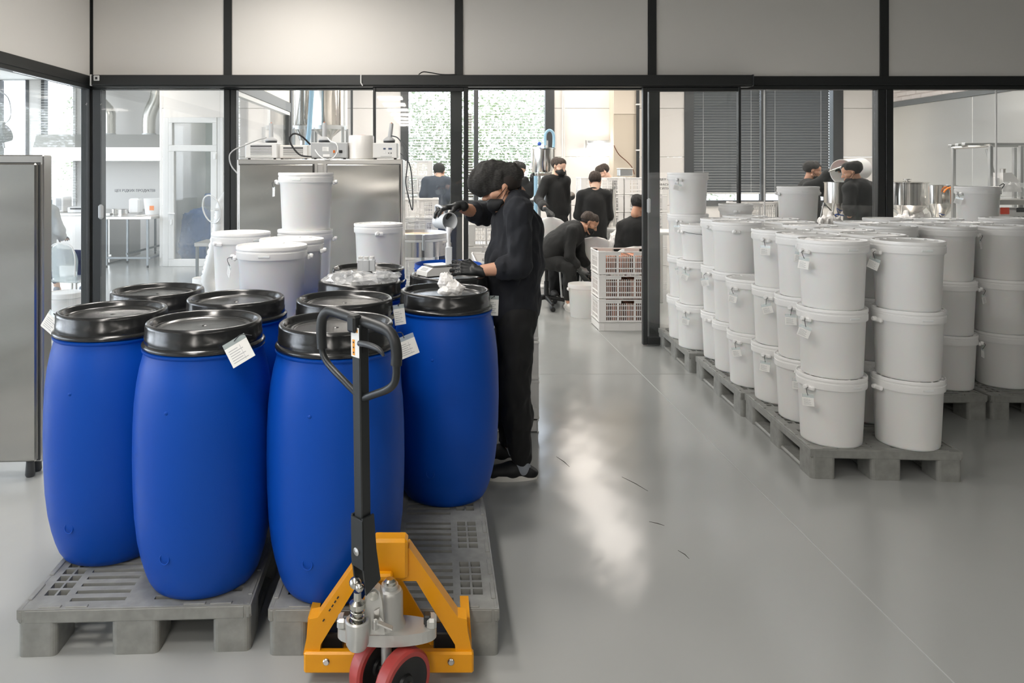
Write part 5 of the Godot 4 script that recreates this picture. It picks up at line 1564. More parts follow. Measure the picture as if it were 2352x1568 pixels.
func fridges() -> void:
	steel_cabinet("brushed steel refrigerator at the left edge of the photo", -3.28, -2.135, 0.085, 1.745, 4.02, 0.1, -2.76).rotation.y = 0.06
	steel_cabinet("wide two-door steel cabinet carrying the sealing devices", -1.755, -0.305, 0.1, 1.765, 6.56, 0.48, -1.025)
	var ty := 1.766
	# sealing machines on top
	var defs := [[563, 637, 328, 6.66, "white vented power unit at the left end of the cabinet top", "v"], [639, 708, 333, 6.78, "cream vented power unit second from the left on the cabinet", "v"], [714, 799, 327, 6.64, "grey power unit with orange rocker switch on the cabinet", "s"], [856, 913, 328, 6.66, "white power unit with two small displays right of the roll", "d"]]
	for d in defs:
		var a := P(d[0], d[2], d[3])
		var b := P(d[1], d[2], d[3])
		var w := b.x - a.x
		var h := a.y - ty - 0.012
		var o := thing("power_unit", d[4], "power unit", V((a.x + b.x) / 2, ty, a.z), "power units on the steel cabinet")
		obj("case", MB.new().box(V(0, h / 2 + 0.012, -0.1), V(w, h, 0.2), 0.004), M.grey_device if d[5] == "s" else M.cream_plastic if d[2] == 333 else M.white_device, o)
		obj("front", MB.new().box(V(0, h / 2 + 0.012, 0.002), V(w - 0.012, h - 0.012, 0.006), 0.002), M.grey_device if d[5] == "s" else M.white_device, o)
		for s in [-1, 1]:
			obj("foot", MB.new().lathe([Vector2(0.012, 0), Vector2(0.012, 0.013)], 10, V(s * w * 0.4, 0, -0.03)), M.black_rubber, o)
		if d[5] == "v":
			var g := obj("grille", MB.new().box(V(0, h / 2 + 0.014, 0.004), V(w * 0.66, h * 0.62, 0.006)), M.dark_device, o)
			for k in 8:
				obj("slat", MB.new().box(V(0, h * 0.25 + k * h * 0.078, 0.008), V(w * 0.66, h * 0.045, 0.006), 0.001), M.white_device, g)
		elif d[5] == "s":
			obj("switch", MB.new().box(V(w * 0.13, h * 0.5, 0.008), V(0.018, 0.024, 0.008), 0.002), M.switch_orange, o)
			obj("socket", MB.new().box(V(w * 0.31, h * 0.5, 0.007), V(0.03, 0.026, 0.006), 0.004), M.black_rubber, o)
			obj("plate", MB.new().box(V(-w * 0.1, h * 0.66, 0.006), V(0.056, 0.04, 0.002)), M.label_print, o)
			obj("plate", MB.new().box(V(-w * 0.08, h * 0.25, 0.006), V(0.06, 0.022, 0.002)), M.paper, o)
		else:
			for k in 2:
				obj("display", MB.new().box(V(-0.005 + k * 0.05, h * 0.7, 0.006), V(0.022 + k * 0.01, 0.014, 0.003), 0.001), mat("lcd", rgb(70, 84, 110), 0.2), o)
				obj("knob", MB.new().lathe([Vector2(0.005, 0), Vector2(0.005, 0.006), Vector2(0, 0.007)], 10, V(0.032 + k * 0.022, h * 0.42, 0.004), Basis(Vector3.RIGHT, PI / 2)), M.dark_device, o)
			obj("keypad", MB.new().box(V(-0.006, h * 0.46, 0.006), V(0.02, 0.022, 0.002), 0.001), M.paper, o)
			obj("print_line", MB.new().box(V(0.01, h * 0.2, 0.006), V(0.1, 0.005, 0.001)), M.grey_device, o)
	sealer("grey hand sealer standing on the leftmost power unit", 623, 327.5, 6.72, 0.0)
	sealer("grey hand sealer standing on the unit with the orange switch", 745, 326.5, 6.70, 0.0)
	sealer("grey hand sealer leaning on the unit with two displays", 894, 327.5, 6.72, -0.12)
	var ro := thing("film_roll", "large roll of white wrapping film on the cabinet", "film roll", V(P(829, 0, 6.68).x, ty, -6.72), "")
	obj("wrap", MB.new().lathe([Vector2(0.038, 0.0), Vector2(0.105, 0.0), Vector2(0.113, 0.006), Vector2(0.114, 0.1), Vector2(0.113, 0.205), Vector2(0.106, 0.215), Vector2(0.04, 0.216)], 40), M.foam_roll, ro)
	obj("core", MB.new().lathe([Vector2(0.038, 0.0), Vector2(0.042, 0.0), Vector2(0.042, 0.22), Vector2(0.036, 0.22), Vector2(0.036, 0.0)], 24), M.cardboard_pale, ro)
	cable("grey cable hanging down from the left end of the cabinet", [P(612, 316, 6.66), P(590, 322, 6.6), P(556, 336, 6.55), P(537, 345, 6.52), P(527, 358, 6.5), P(531, 380, 6.5), P(545, 398, 6.5)], 0.006, M.grey_device)
	cable("thick black cable looped between the two vented units", [P(716, 360, 6.6), P(690, 356, 6.6), P(672, 337, 6.6), P(665, 318, 6.6), P(675, 307, 6.6), P(692, 312, 6.6), P(713, 332, 6.62)], 0.008, M.black_rubber)
	cable("white cable looped before the unit with the orange switch", [P(724, 344, 6.6), P(732, 356, 6.55), P(748, 366, 6.53), P(766, 362, 6.54), P(776, 345, 6.56), P(772, 330, 6.58), P(760, 325, 6.62), P(752, 316, 6.68)], 0.0055, M.white_device)
	cable("grey cable falling from the right-hand hand sealer", [P(899, 312, 6.68), P(914, 317, 6.62), P(927, 338, 6.55), P(935, 360, 6.5), P(935, 385, 6.5), P(932, 420, 6.5), P(940, 460, 6.5), P(947, 482, 6.5), P(948, 455, 6.5), P(945, 400, 6.5), P(938, 372, 6.5), P(920, 352, 6.54)], 0.0055, M.dark_device)

func left_room() -> void:
	# recess of the left room
	var we := struct_root("wall_kitchen", "white end wall of the left room with two windows", "wall")
	obj("panel", bx(-7.62, -2.9, 0, 3.6, -16.0, -15.8), M.white_paint, we)
	obj("panel", bx(-8.62, -8.36, 0, 3.6, -16.0, -15.8), M.white_paint, we)
	obj("panel", bx(-9.6, -7.62, 0, 0.95, -16.0, -15.801), M.white_paint, we)
	struct("wall_recess", bx(-4.9, -4.86, 0, 3.6, -15.8, -13.2), M.white_paint, "white return wall beside the white glazed door", "wall")
	struct("wall_store", bx(-3.1, -2.9, 0, 3.6, -15.8, -13.4), M.green_grey, "pale green wall of the store behind the white door", "wall")
	struct("wall_store_back", bx(-4.86, -3.1, 0, 3.6, -15.79, -15.7), M.green_grey, "pale green back wall of the store behind the white door", "wall")
	for k in 2:
		var x0: float = [-9.3, -8.36][k]
		var x1: float = [-8.62, -7.62][k]
		var wn := struct_root("window_%d" % (3 + k), ["bright narrow window at the far left", "window with leafy view left of the steel hood"][k], "window")
		obj("frame", bx(x0, x0 + 0.07, 0.95, 3.6, -15.95, -15.78, 0.004), M.dark_device, wn)
		obj("frame", bx(x1 - 0.07, x1, 0.95, 3.6, -15.95, -15.78, 0.004), M.dark_device if k == 0 else M.white_device, wn)
		obj("pane", bx(x0 + 0.07, x1 - 0.07, 0.95, 3.6, -15.9, -15.89), M.glass, wn)
		if k == 1:
			var bl := thing("window_blind", "open white slatted blind on the window left of the steel hood", "blind", V((x0 + x1) / 2, 0, -15.75), "slatted blinds on the far windows")
			var sl := MB.new().box(Vector3.ZERO, V(0.82, 0.0022, 0.05), 0.0008).mesh()
			for j in 46:
				var s := obj("slat", sl, M.blind_slat, bl)
				s.position = V(0, 1.05 + j * 0.055, 0)
				s.rotation.x = 0.25
	# outer glazing of the left room: tall panes between piers
	var wo := struct_root("wall_outer", "outer wall of the left room with tall window openings", "wall")
	for k in 6:
		obj("pier", bx(-9.6, -9.35, 0, 3.6, -15.8 + k * 3.1, -15.3 + k * 3.1), M.white_paint, wo)
		obj("parapet", bx(-9.58, -9.36, 0, 0.7, -15.3 + k * 3.1, -12.7 + k * 3.1), M.white_paint, wo)
		obj("pane", bx(-9.48, -9.47, 0.7, 3.6, -15.3 + k * 3.1, -12.7 + k * 3.1), M.glass, wo)
	struct("wall_left_room_front", bx(-9.6, -3.4, 0, 3.6, 2.8, 3.0), M.white_paint, "near end wall of the left room", "wall")
	# white door
	var d := struct_root("door_4", "white plastic glazed door with a window above it", "door")
	var zf := -13.16
	for f in [[-4.83, -4.72, 0.0, 2.62], [-3.87, -3.76, 0.0, 2.62], [-4.72, -3.87, 2.52, 2.62], [-4.72, -3.87, 2.02, 2.13], [-4.72, -3.87, 0.0, 0.13], [-4.72, -4.62, 0.13, 2.02], [-3.98, -3.87, 0.13, 2.02], [-4.72, -4.65, 2.13, 2.52], [-3.95, -3.87, 2.13, 2.52]]:
		obj("frame", bx(f[0], f[1], f[2], f[3], zf - 0.07, zf + (0.02 if f[3] - f[2] > 2.3 else 0.03), 0.008), M.white_device, d)
	obj("pane", bx(-4.62, -3.98, 0.13, 2.02, zf - 0.03, zf - 0.02), M.glass, d)
	obj("pane", bx(-4.65, -3.95, 2.13, 2.52, zf - 0.03, zf - 0.02), M.glass, d)
	obj("handle", MB.new().box(V(-4.66, 0.93, zf + 0.05), V(0.13, 0.025, 0.03), 0.01), M.white_lid, d)
	obj("hinge", MB.new().box(V(-3.9, 1.93, zf + 0.04), V(0.04, 0.1, 0.03), 0.008), M.white_lid, d)
	obj("lock_plate", MB.new().box(V(-4.67, 0.78, zf + 0.034), V(0.03, 0.1, 0.008), 0.003), M.satin_steel, d)
	# store behind the door
	var bin := thing("plastic_bag", "big blue plastic bag behind the white glazed door", "bag", V(-4.42, 0, -13.95), "")
	obj("bag", MB.new().sdf([[V(0, 0.25, 0), V(0, 0.75, 0), 0.3, 0.24], [V(-0.22, 0.2, 0.05), V(-0.2, 0.8, 0.0), 0.16, 0.12], [V(0.2, 0.2, 0), V(0.22, 0.55, 0), 0.17, 0.12]], 0.035, 0.08, 0.06, fold_noise, [[V(0, 0, 0), V(0, -1, 0)]]), M.teal_plastic, bin)
	var bn := thing("plastic_crate", "blue box on the cabinet behind the white door", "box", V(-4.25, 0.98, -14.8), "")
	obj("box", MB.new().box(V(0, 0.13, 0), V(0.6, 0.26, 0.4), 0.02), M.teal_plastic, bn)
	var cabn := thing("cabinet", "pale cabinet inside the store behind the white door", "cabinet", V(-4.2, 0, -14.95), "")
	obj("body", MB.new().box(V(0, 0.49, 0), V(0.9, 0.98, 0.5), 0.01), M.pale_blue, cabn)
	var sl2 := thing("ceiling_light", "small panel light in the store behind the white door", "ceiling light", V(-4.1, 3.56, -14.3), "")
	obj("diffuser", MB.new().box(V(0, 0, 0), V(0.4, 0.02, 0.4), 0.004), M.lamp_glow, sl2)
	var sa := AreaLight3D.new()
	sa.name = "light"
	sa.area_size = Vector2(0.4, 0.4)
	sa.light_energy = 1.1
	sa.area_range = 20.0
	sa.area_attenuation = 2.0
	sa.shadow_enabled = true
	sl2.add_child(sa)
	sa.position = V(0, -0.02, 0)
	sa.rotation_degrees = V(-90, 0, 0)
	var dev := thing("control_box", "grey control box with hanging wires behind the white door", "control box", V(-4.05, 1.55, -15.66), "")
	obj("case", MB.new().box(V(0, 0.16, 0), V(0.5, 0.34, 0.14), 0.01), M.green_grey, dev)
	obj("switch_box", MB.new().box(V(0.12, -0.1, 0.02), V(0.1, 0.18, 0.08), 0.01), M.white_device, dev)
	obj("wire", MB.new().tube(smooth_path([V(0.05, 0.0, 0.06), V(-0.02, -0.12, 0.06), V(0.0, -0.3, 0.06), V(0.04, -0.2, 0.06), V(0.06, -0.05, 0.06)], 5), 0.01, 6), M.black_rubber, dev)
	# extraction hood and ducts
	var h := thing("extraction_hood", "long stainless extraction hood on the white end wall", "hood", V(-6.4, 1.9, -15.2), "")
	obj("canopy", MB.new().prism(PackedVector2Array([Vector2(0.58, 0.0), Vector2(0.58, 0.24), Vector2(0.44, 0.5), Vector2(-0.55, 0.5), Vector2(-0.55, 0.0)]), -1.45, 1.5, Vector3.ZERO, Basis(V(0, 0, 1), V(0, 1, 0), V(-1, 0, 0))), M.satin_steel, h)
	obj("lip", MB.new().box(V(0, 0.0, 0.585), V(2.95, 0.05, 0.02), 0.004), M.polished_steel, h)
	for k in 2:
		var x: float = [P(250, 0, 15.2).x, P(342, 0, 15.2).x][k]
		var du := thing("air_duct", ["foil air duct rising from the left end of the hood", "bent foil air duct rising from the right of the hood"][k], "duct", V(x, 2.4, -15.2), "foil air ducts above the hood")
		var pts := smooth_path([V(0, -0.05, 0), V(0.0, 0.3, 0), V([-0.02, 0.04][k], 0.5, 0), V([-0.25, 0.16][k], 0.8, 0), V([-0.25, 0.18][k], 1.25, 0)], 10)
		var rr := []
		for i in pts.size():
			rr.append(0.125 + (0.006 if i % 2 else 0.0))
		obj("hose", MB.new().tube(pts, rr, 18), M.zinc, du)
		obj("collar", MB.new().lathe([Vector2(0.14, -0.02), Vector2(0.14, 0.04), Vector2(0.12, 0.045)], 24), M.galvanised, du)
	# steel table with pots
	var t := thing("steel_table", "stainless work table under the wall lettering", "table", V(-5.35, 0, -14.1), "steel tables in the left room")
	obj("top", MB.new().box(V(0, 0.865, 0), V(0.84, 0.05, 2.4), 0.006), M.satin_steel, t)
	for s in [[-0.3, 0.45], [0.33, 1.13], [0.1, -1.1], [0.38, -0.9], [-0.38, 1.13], [-0.38, -1.1]]:
		obj("leg", MB.new().box(V(s[0], 0.44, s[1]), V(0.04, 0.8, 0.04), 0.004), M.leg_steel, t)
		obj("foot", MB.new().lathe([Vector2(0.016, 0), Vector2(0.02, 0.01), Vector2(0.014, 0.05)], 10, V(s[0], 0, s[1])), M.black_rubber, t)
	obj("rail", MB.new().box(V(0, 0.17, 1.13), V(0.76, 0.035, 0.03), 0.003), M.leg_steel, t)
	obj("rail", MB.new().box(V(0.36, 0.17, 0.1), V(0.03, 0.035, 2.0), 0.003), M.leg_steel, t)
	obj("rail", MB.new().box(V(-0.3, 0.17, -0.3), V(0.03, 0.035, 1.6), 0.003), M.leg_steel, t)
	for s in [[P(282, 497, 13.4), 0.085, 0.1, "stainless pot on the work table, right of the small one"], [P(263, 497, 13.5), 0.05, 0.1, "small steel beaker on the work table beside the pot"]]:
		var po := thing("pot", s[3], "pot", V(s[0].x, 0.891, s[0].z), "pots on the steel table")
		obj("pot", MB.new().lathe([Vector2(0, 0), Vector2(s[1], 0), Vector2(s[1], s[2]), Vector2(s[1] + 0.006, s[2] + 0.003), Vector2(s[1] - 0.004, s[2]), Vector2(s[1] - 0.004, 0.01), Vector2(0, 0.01)], 26), M.polished_steel, po)
		obj("pot_handle", MB.new().tube([V(s[1], s[2] * 0.7, 0.02), V(s[1] + 0.03, s[2] * 0.75, 0), V(s[1], s[2] * 0.7, -0.02)], 0.005, 6), M.polished_steel, po)
	var lc := thing("plastic_tub", "clear white tub standing at the back of the work table", "tub", V(P(312, 0, 13.9).x, 0.891, -13.9), "")
	obj("tub", MB.new().box(V(0, 0.14, 0), V(0.2, 0.28, 0.2), 0.03), M.white_lid, lc)
	var ct := thing("plastic_tub", "white tub with an orange print near the white door", "tub", V(P(350, 0, 13.6).x, 0.891, -13.6), "")
	obj("tub", MB.new().lathe([Vector2(0, 0), Vector2(0.12, 0), Vector2(0.15, 0.28), Vector2(0.155, 0.29), Vector2(0, 0.29)], 26), M.white_lid, ct)
	obj("print", MB.new().box(V(0.04, 0.12, 0.137), V(0.08, 0.08, 0.004), 0.002), M.orange, ct)
	var pdl := thing("ladle", "steel paddle lying across the work table", "paddle", P(300, 499, 13.1), "")
	obj("paddle", MB.new().tube([V(-0.2, 0.0, 0), V(0.25, 0.03, -0.1)], 0.014, 8), M.satin_steel, pdl)
	# side counter with microwave and scale
	var c := thing("steel_table", "steel counter carrying the white microwave at the far left", "table", V(-6.66, 0, -14.2), "steel tables in the left room")
	obj("top", MB.new().box(V(0, 0.9, 0), V(1.6, 0.05, 1.6), 0.006), M.satin_steel, c)
	obj("cabinet", MB.new().box(V(0, 0.45, 0), V(1.5, 0.85, 1.4), 0.006), M.satin_steel, c)
	obj("rail", MB.new().box(V(0.2, 0.16, 0.73), V(1.2, 0.04, 0.03), 0.003), M.satin_steel, c)
	var mw := thing("microwave", "white microwave oven on the steel counter", "microwave", V(P(132, 0, 14.0).x, 0.926, -13.9), "")
	obj("case", MB.new().box(V(0, 0.14, 0), V(0.48, 0.28, 0.34), 0.012), M.white_lid, mw)
	obj("window", MB.new().box(V(-0.08, 0.14, 0.172), V(0.24, 0.16, 0.006), 0.003), mat("oven_window", rgb(112, 140, 150), 0.15), mw)
	obj("panel", MB.new().box(V(0.16, 0.14, 0.172), V(0.1, 0.22, 0.006), 0.003), M.grey_device, mw)
	var sc := thing("kitchen_scale", "low white scale on the steel counter beside the post", "scale", V(P(190, 0, 13.6).x, 0.926, -13.6), "")
	obj("body", MB.new().box(V(0, 0.05, 0), V(0.4, 0.1, 0.32), 0.012), M.white_lid, sc)
	obj("display", MB.new().box(V(0, 0.075, 0.162), V(0.3, 0.03, 0.006), 0.002), M.dark_device, sc)
	# clear backed chair and bucket behind the left glass
	var ch := thing("chair", "clear backed plastic chair behind the left glass wall", "chair", V(P(160, 0, 8.4).x, 0, -8.5), "")
	ch.rotation.y = -0.25
	var sh := shell(0.36, 0.42, 0.06, 0.008)
	sh.xf = Transform3D(Basis(), Vector3.ZERO)
	var bk := obj("backrest", sh, M.smoked_plastic, ch)
	bk.position = V(0, 0.44, 0.2)
	obj("back_rim", MB.new().tube(smooth_path([V(-0.17, 0.5, 0.19), V(-0.18, 0.72, 0.2), V(-0.1, 0.85, 0.19), V(0.1, 0.85, 0.19), V(0.18, 0.72, 0.2), V(0.17, 0.5, 0.19)], 5), 0.008, 8), M.white_device, ch)
	obj("seat", MB.new().box(V(0, 0.44, -0.02), V(0.42, 0.03, 0.42), 0.012), M.smoked_plastic, ch)
	for s in [[-1, -1], [1, -1], [-1, 1], [1, 1]]:
		obj("leg", MB.new().tube([V(s[0] * 0.17, 0.43, s[1] * 0.17), V(s[0] * 0.2, 0, s[1] * 0.2)], 0.013, 8), M.satin_steel, ch)
	simple_bucket(P(150, 700, 7.95), 0.175, 0.38, "white lidded bucket behind the left glass by the refrigerator", true)
	simple_bucket(P(475, 0, 8.6), 0.16, 0.44, "white bucket under the ribbed hose behind the glass", true)
	# lamp head at the far left
	var lh := thing("work_lamp", "round grey work lamp hanging at the left edge", "lamp", P(8, 308, 8.6), "")
	obj("head", MB.new().lathe([Vector2(0.0, -0.2), Vector2(0.06, -0.2), Vector2(0.075, -0.15), Vector2(0.095, -0.02), Vector2(0.1, 0.05), Vector2(0.092, 0.055), Vector2(0.0, 0.04)], 32, Vector3.ZERO, Basis(V(0, 0, 1), -1.25)), M.rail_grey, lh)
	obj("cord", MB.new().tube(smooth_path([V(0, 0.11, 0), V(0.08, 0.2, 0), V(0.05, 0.42, 0), V(-0.15, 0.62, 0), V(-0.3, 1.3, 0)], 5), 0.008, 6), M.grey_device, lh)
	obj("bracket", MB.new().box(V(-0.03, 0.12, 0), V(0.08, 0.06, 0.06), 0.01), M.grey_device, lh)
	obj("knob", MB.new().tube([V(0.0, -0.1, 0), V(0.01, -0.16, 0)], 0.012, 8), M.grey_device, lh)
	# steel trolley and the ribbed extraction arm
	var st := thing("steel_table", "small steel side table behind the ribbed hose", "table", V(P(486, 0, 9.8).x, 0, -9.9), "steel tables in the left room")
	obj("top", MB.new().box(V(0, 0.72, 0), V(0.36, 0.05, 0.5), 0.005), M.satin_steel, st)
	for s in [[-1, -1], [1, -1], [-1, 1], [1, 1]]:
		obj("leg", MB.new().box(V(s[0] * 0.15, 0.35, s[1] * 0.22), V(0.035, 0.7, 0.035), 0.003), M.leg_steel, st)
	var ea := thing("fume_extractor", "white ribbed extraction hose with a clear round hood", "fume extractor", V(P(490, 0, 8.0).x, 0, -8.0), "")
	var hp := smooth_path([P(486, 668, 7.95), P(478, 640, 7.95), P(487, 600, 7.95), P(500, 545, 7.96), P(507, 505, 7.98), P(510, 480, 8.0)], 16)
	var hr := []
	for i in hp.size():
		hr.append([0.062, 0.07, 0.074, 0.07][i % 4])
	obj("hose", rel(MB.new(), ea).tube(hp, hr, 20), M.white_lid, ea)
	var dm := (P(480, 482, 7.85) - P(512, 472, 8.0)).normalized()
	var db := Basis(V(0, 1, 0).cross(dm).normalized(), dm, V(0, 1, 0).cross(dm).normalized().cross(dm))
	obj("hood", rel(MB.new(), ea).lathe([Vector2(0.05, 0.0), Vector2(0.06, 0.05), Vector2(0.1, 0.1), Vector2(0.145, 0.145), Vector2(0.15, 0.15)], 32, P(512, 472, 8.0), db), M.clear_film, ea)
	obj("hood_rim", rel(MB.new(), ea).tube(ring(P(512, 472, 8.0) + dm * 0.15, dm, 0.15, 28, V(0, 1, 0)), 0.008, 8, false, true), M.white_lid, ea)
	obj("elbow", rel(MB.new(), ea).tube(smooth_path([P(510, 486, 8.0), P(513, 470, 8.0), P(522, 455, 8.05), P(534, 440, 8.1)], 6), 0.07, 16), M.white_lid, ea)
	obj("joint", rel(MB.new(), ea).box(P(497, 481, 7.9), V(0.05, 0.03, 0.03), 0.008), M.white_lid, ea)
	obj("base", rel(MB.new(), ea).lathe([Vector2(0, 0), Vector2(0.16, 0), Vector2(0.16, 0.06), Vector2(0.08, 0.1), Vector2(0.06, 0.42)], 24, V(P(486, 0, 7.95).x, 0, -7.95)), M.white_lid, ea)

func simple_bucket(at: Vector3, r: float, h: float, label: String, lidded: bool) -> Node3D:
	var o := thing("plastic_bucket", label, "bucket", V(at.x, 0, at.z), "")
	if lidded:
		obj("body", MB.new().lathe([Vector2(0, 0), Vector2(r - 0.03, 0), Vector2(r - 0.01, h - 0.06), Vector2(r - 0.006, h)], 40), M.white_plastic, o)
		obj("lid", MB.new().lathe([Vector2(r - 0.006, h - 0.055), Vector2(r, h - 0.05), Vector2(r, h), Vector2(r - 0.005, h + 0.004), Vector2(r - 0.01, h - 0.004), Vector2(0, h - 0.004)], 40), M.white_lid, o)
	else:
		obj("body", MB.new().lathe([Vector2(0, 0), Vector2(r - 0.03, 0), Vector2(r - 0.01, h - 0.06), Vector2(r - 0.008, h - 0.05), Vector2(r, h - 0.045), Vector2(r, h - 0.02), Vector2(r - 0.004, h), Vector2(r - 0.01, h), Vector2(r - 0.012, h - 0.06), Vector2(r - 0.034, 0.06), Vector2(0, 0.06)], 44), M.white_plastic, o)
		obj("lug", MB.new().box(V(-r - 0.004, h - 0.06, 0.02), V(0.02, 0.03, 0.06), 0.006), M.white_lid, o)
	return o

# a bent, round-topped sheet standing on its lower edge
func shell(w: float, h: float, bend: float, th: float) -> MB:
	var m := MB.new()
	var nu := 22
	var nv := 18
	var pt := func(i: int, j: int, side: int) -> Vector3:
		var t := float(j) / nv
		var wd := w * (0.86 + 0.14 * minf(1.0, t * 2.0))
		if t > 0.5:
			wd *= sqrt(maxf(0.02, 1.0 - pow((t - 0.5) / 0.5, 2.6) * 0.97))
		var s := (float(i) / nu - 0.5)
		return V(s * wd, t * h, -bend * s * s * 4.0 * (wd / w) + side * th * 0.5 + t * t * 0.04)
	for i in nu:
		for j in nv:
			for sd in [-1, 1]:
				m.quad(pt.call(i, j, sd), pt.call(i + 1, j, sd), pt.call(i + 1, j + 1, sd), pt.call(i, j + 1, sd), V(0, 0, sd))
	for j in nv:
		m.quad(pt.call(0, j, -1), pt.call(0, j + 1, -1), pt.call(0, j + 1, 1), pt.call(0, j, 1), V(-1, 0, 0))
		m.quad(pt.call(nu, j, -1), pt.call(nu, j + 1, -1), pt.call(nu, j + 1, 1), pt.call(nu, j, 1), V(1, 0, 0))
	for i in nu:
		m.quad(pt.call(i, nv, -1), pt.call(i + 1, nv, -1), pt.call(i + 1, nv, 1), pt.call(i, nv, 1), V(0, 1, 0))
		m.quad(pt.call(i, 0, -1), pt.call(i + 1, 0, -1), pt.call(i + 1, 0, 1), pt.call(i, 0, 1), V(0, -1, 0))
	return m

func make_crate() -> Node3D:
	var t := thing("plastic_crate", "white lattice crate", "crate", Vector3.ZERO, "white lattice crates")
	var lat := MB.new()
	for side in 4:
		var along := side % 2 == 0
		var w := 0.58 if along else 0.38
		var n := 27 if along else 17
		var xs := [-w / 2, -w / 2 + 0.03]
		var u := (w - 0.06) / n
		for k in n:
			xs.append(-w / 2 + 0.03 + u * (k + 0.62))
			xs.append(-w / 2 + 0.03 + u * (k + 1))
		xs.append(w / 2)
		var zs := [0.0, 0.022, 0.06, 0.068, 0.122, 0.13, 0.17, 0.178, 0.198, 0.235]
		var hole := func(i: int, j: int) -> bool:
			if i < 1 or i > 2 * n:
				return false
			var k := (i - 1) / 2
			if j == 8:
				return along and absi(k - n / 2) < 4
			return i % 2 == 1 and (j == 1 or j == 3 or j == 5 or j == 7) and k % 9 != 8
		var out := V(0, 0, 1) if side == 0 else V(1, 0, 0) if side == 1 else V(0, 0, -1) if side == 2 else V(-1, 0, 0)
		var ax := V(1, 0, 0) if along else V(0, 0, 1)
		lat.plate(xs, zs, hole, -0.003, 0.0, out * (0.195 if along else 0.295) + V(0, 0.004, 0), Basis(ax, out, Vector3.UP))
	lat.box(V(0, 0.006, 0), V(0.58, 0.008, 0.38))
	var lo := obj("lattice", lat, M.crate_plastic, t)
	lo.set_meta("kind", "stuff")
	var rim := MB.new()
	for s in [-1, 1]:
		rim.box(V(0, 0.236, s * 0.197), V(0.6, 0.012, 0.012), 0.002)
		rim.box(V(s * 0.297, 0.236, 0), V(0.012, 0.012, 0.4), 0.002)
		rim.box(V(0, 0.064, s * 0.1975), V(0.58, 0.008, 0.008))
		rim.box(V(s * 0.2975, 0.064, 0), V(0.008, 0.008, 0.38))
		rim.box(V(0, 0.012, s * 0.1975), V(0.6, 0.016, 0.01), 0.002)
		rim.box(V(s * 0.2975, 0.012, 0), V(0.01, 0.016, 0.4), 0.002)
	obj("rim", rim, M.crate_plastic, t)
	for sx in [-1, 1]:
		for sz in [-1, 1]:
			var cr := MB.new()
			cr.box(V(sx * 0.262, 0.126, sz * 0.196), V(0.07, 0.245, 0.008), 0.002)
			cr.box(V(sx * 0.296, 0.126, sz * 0.165), V(0.008, 0.245, 0.07), 0.002)
			obj("corner", cr, M.crate_plastic, t)
	return t

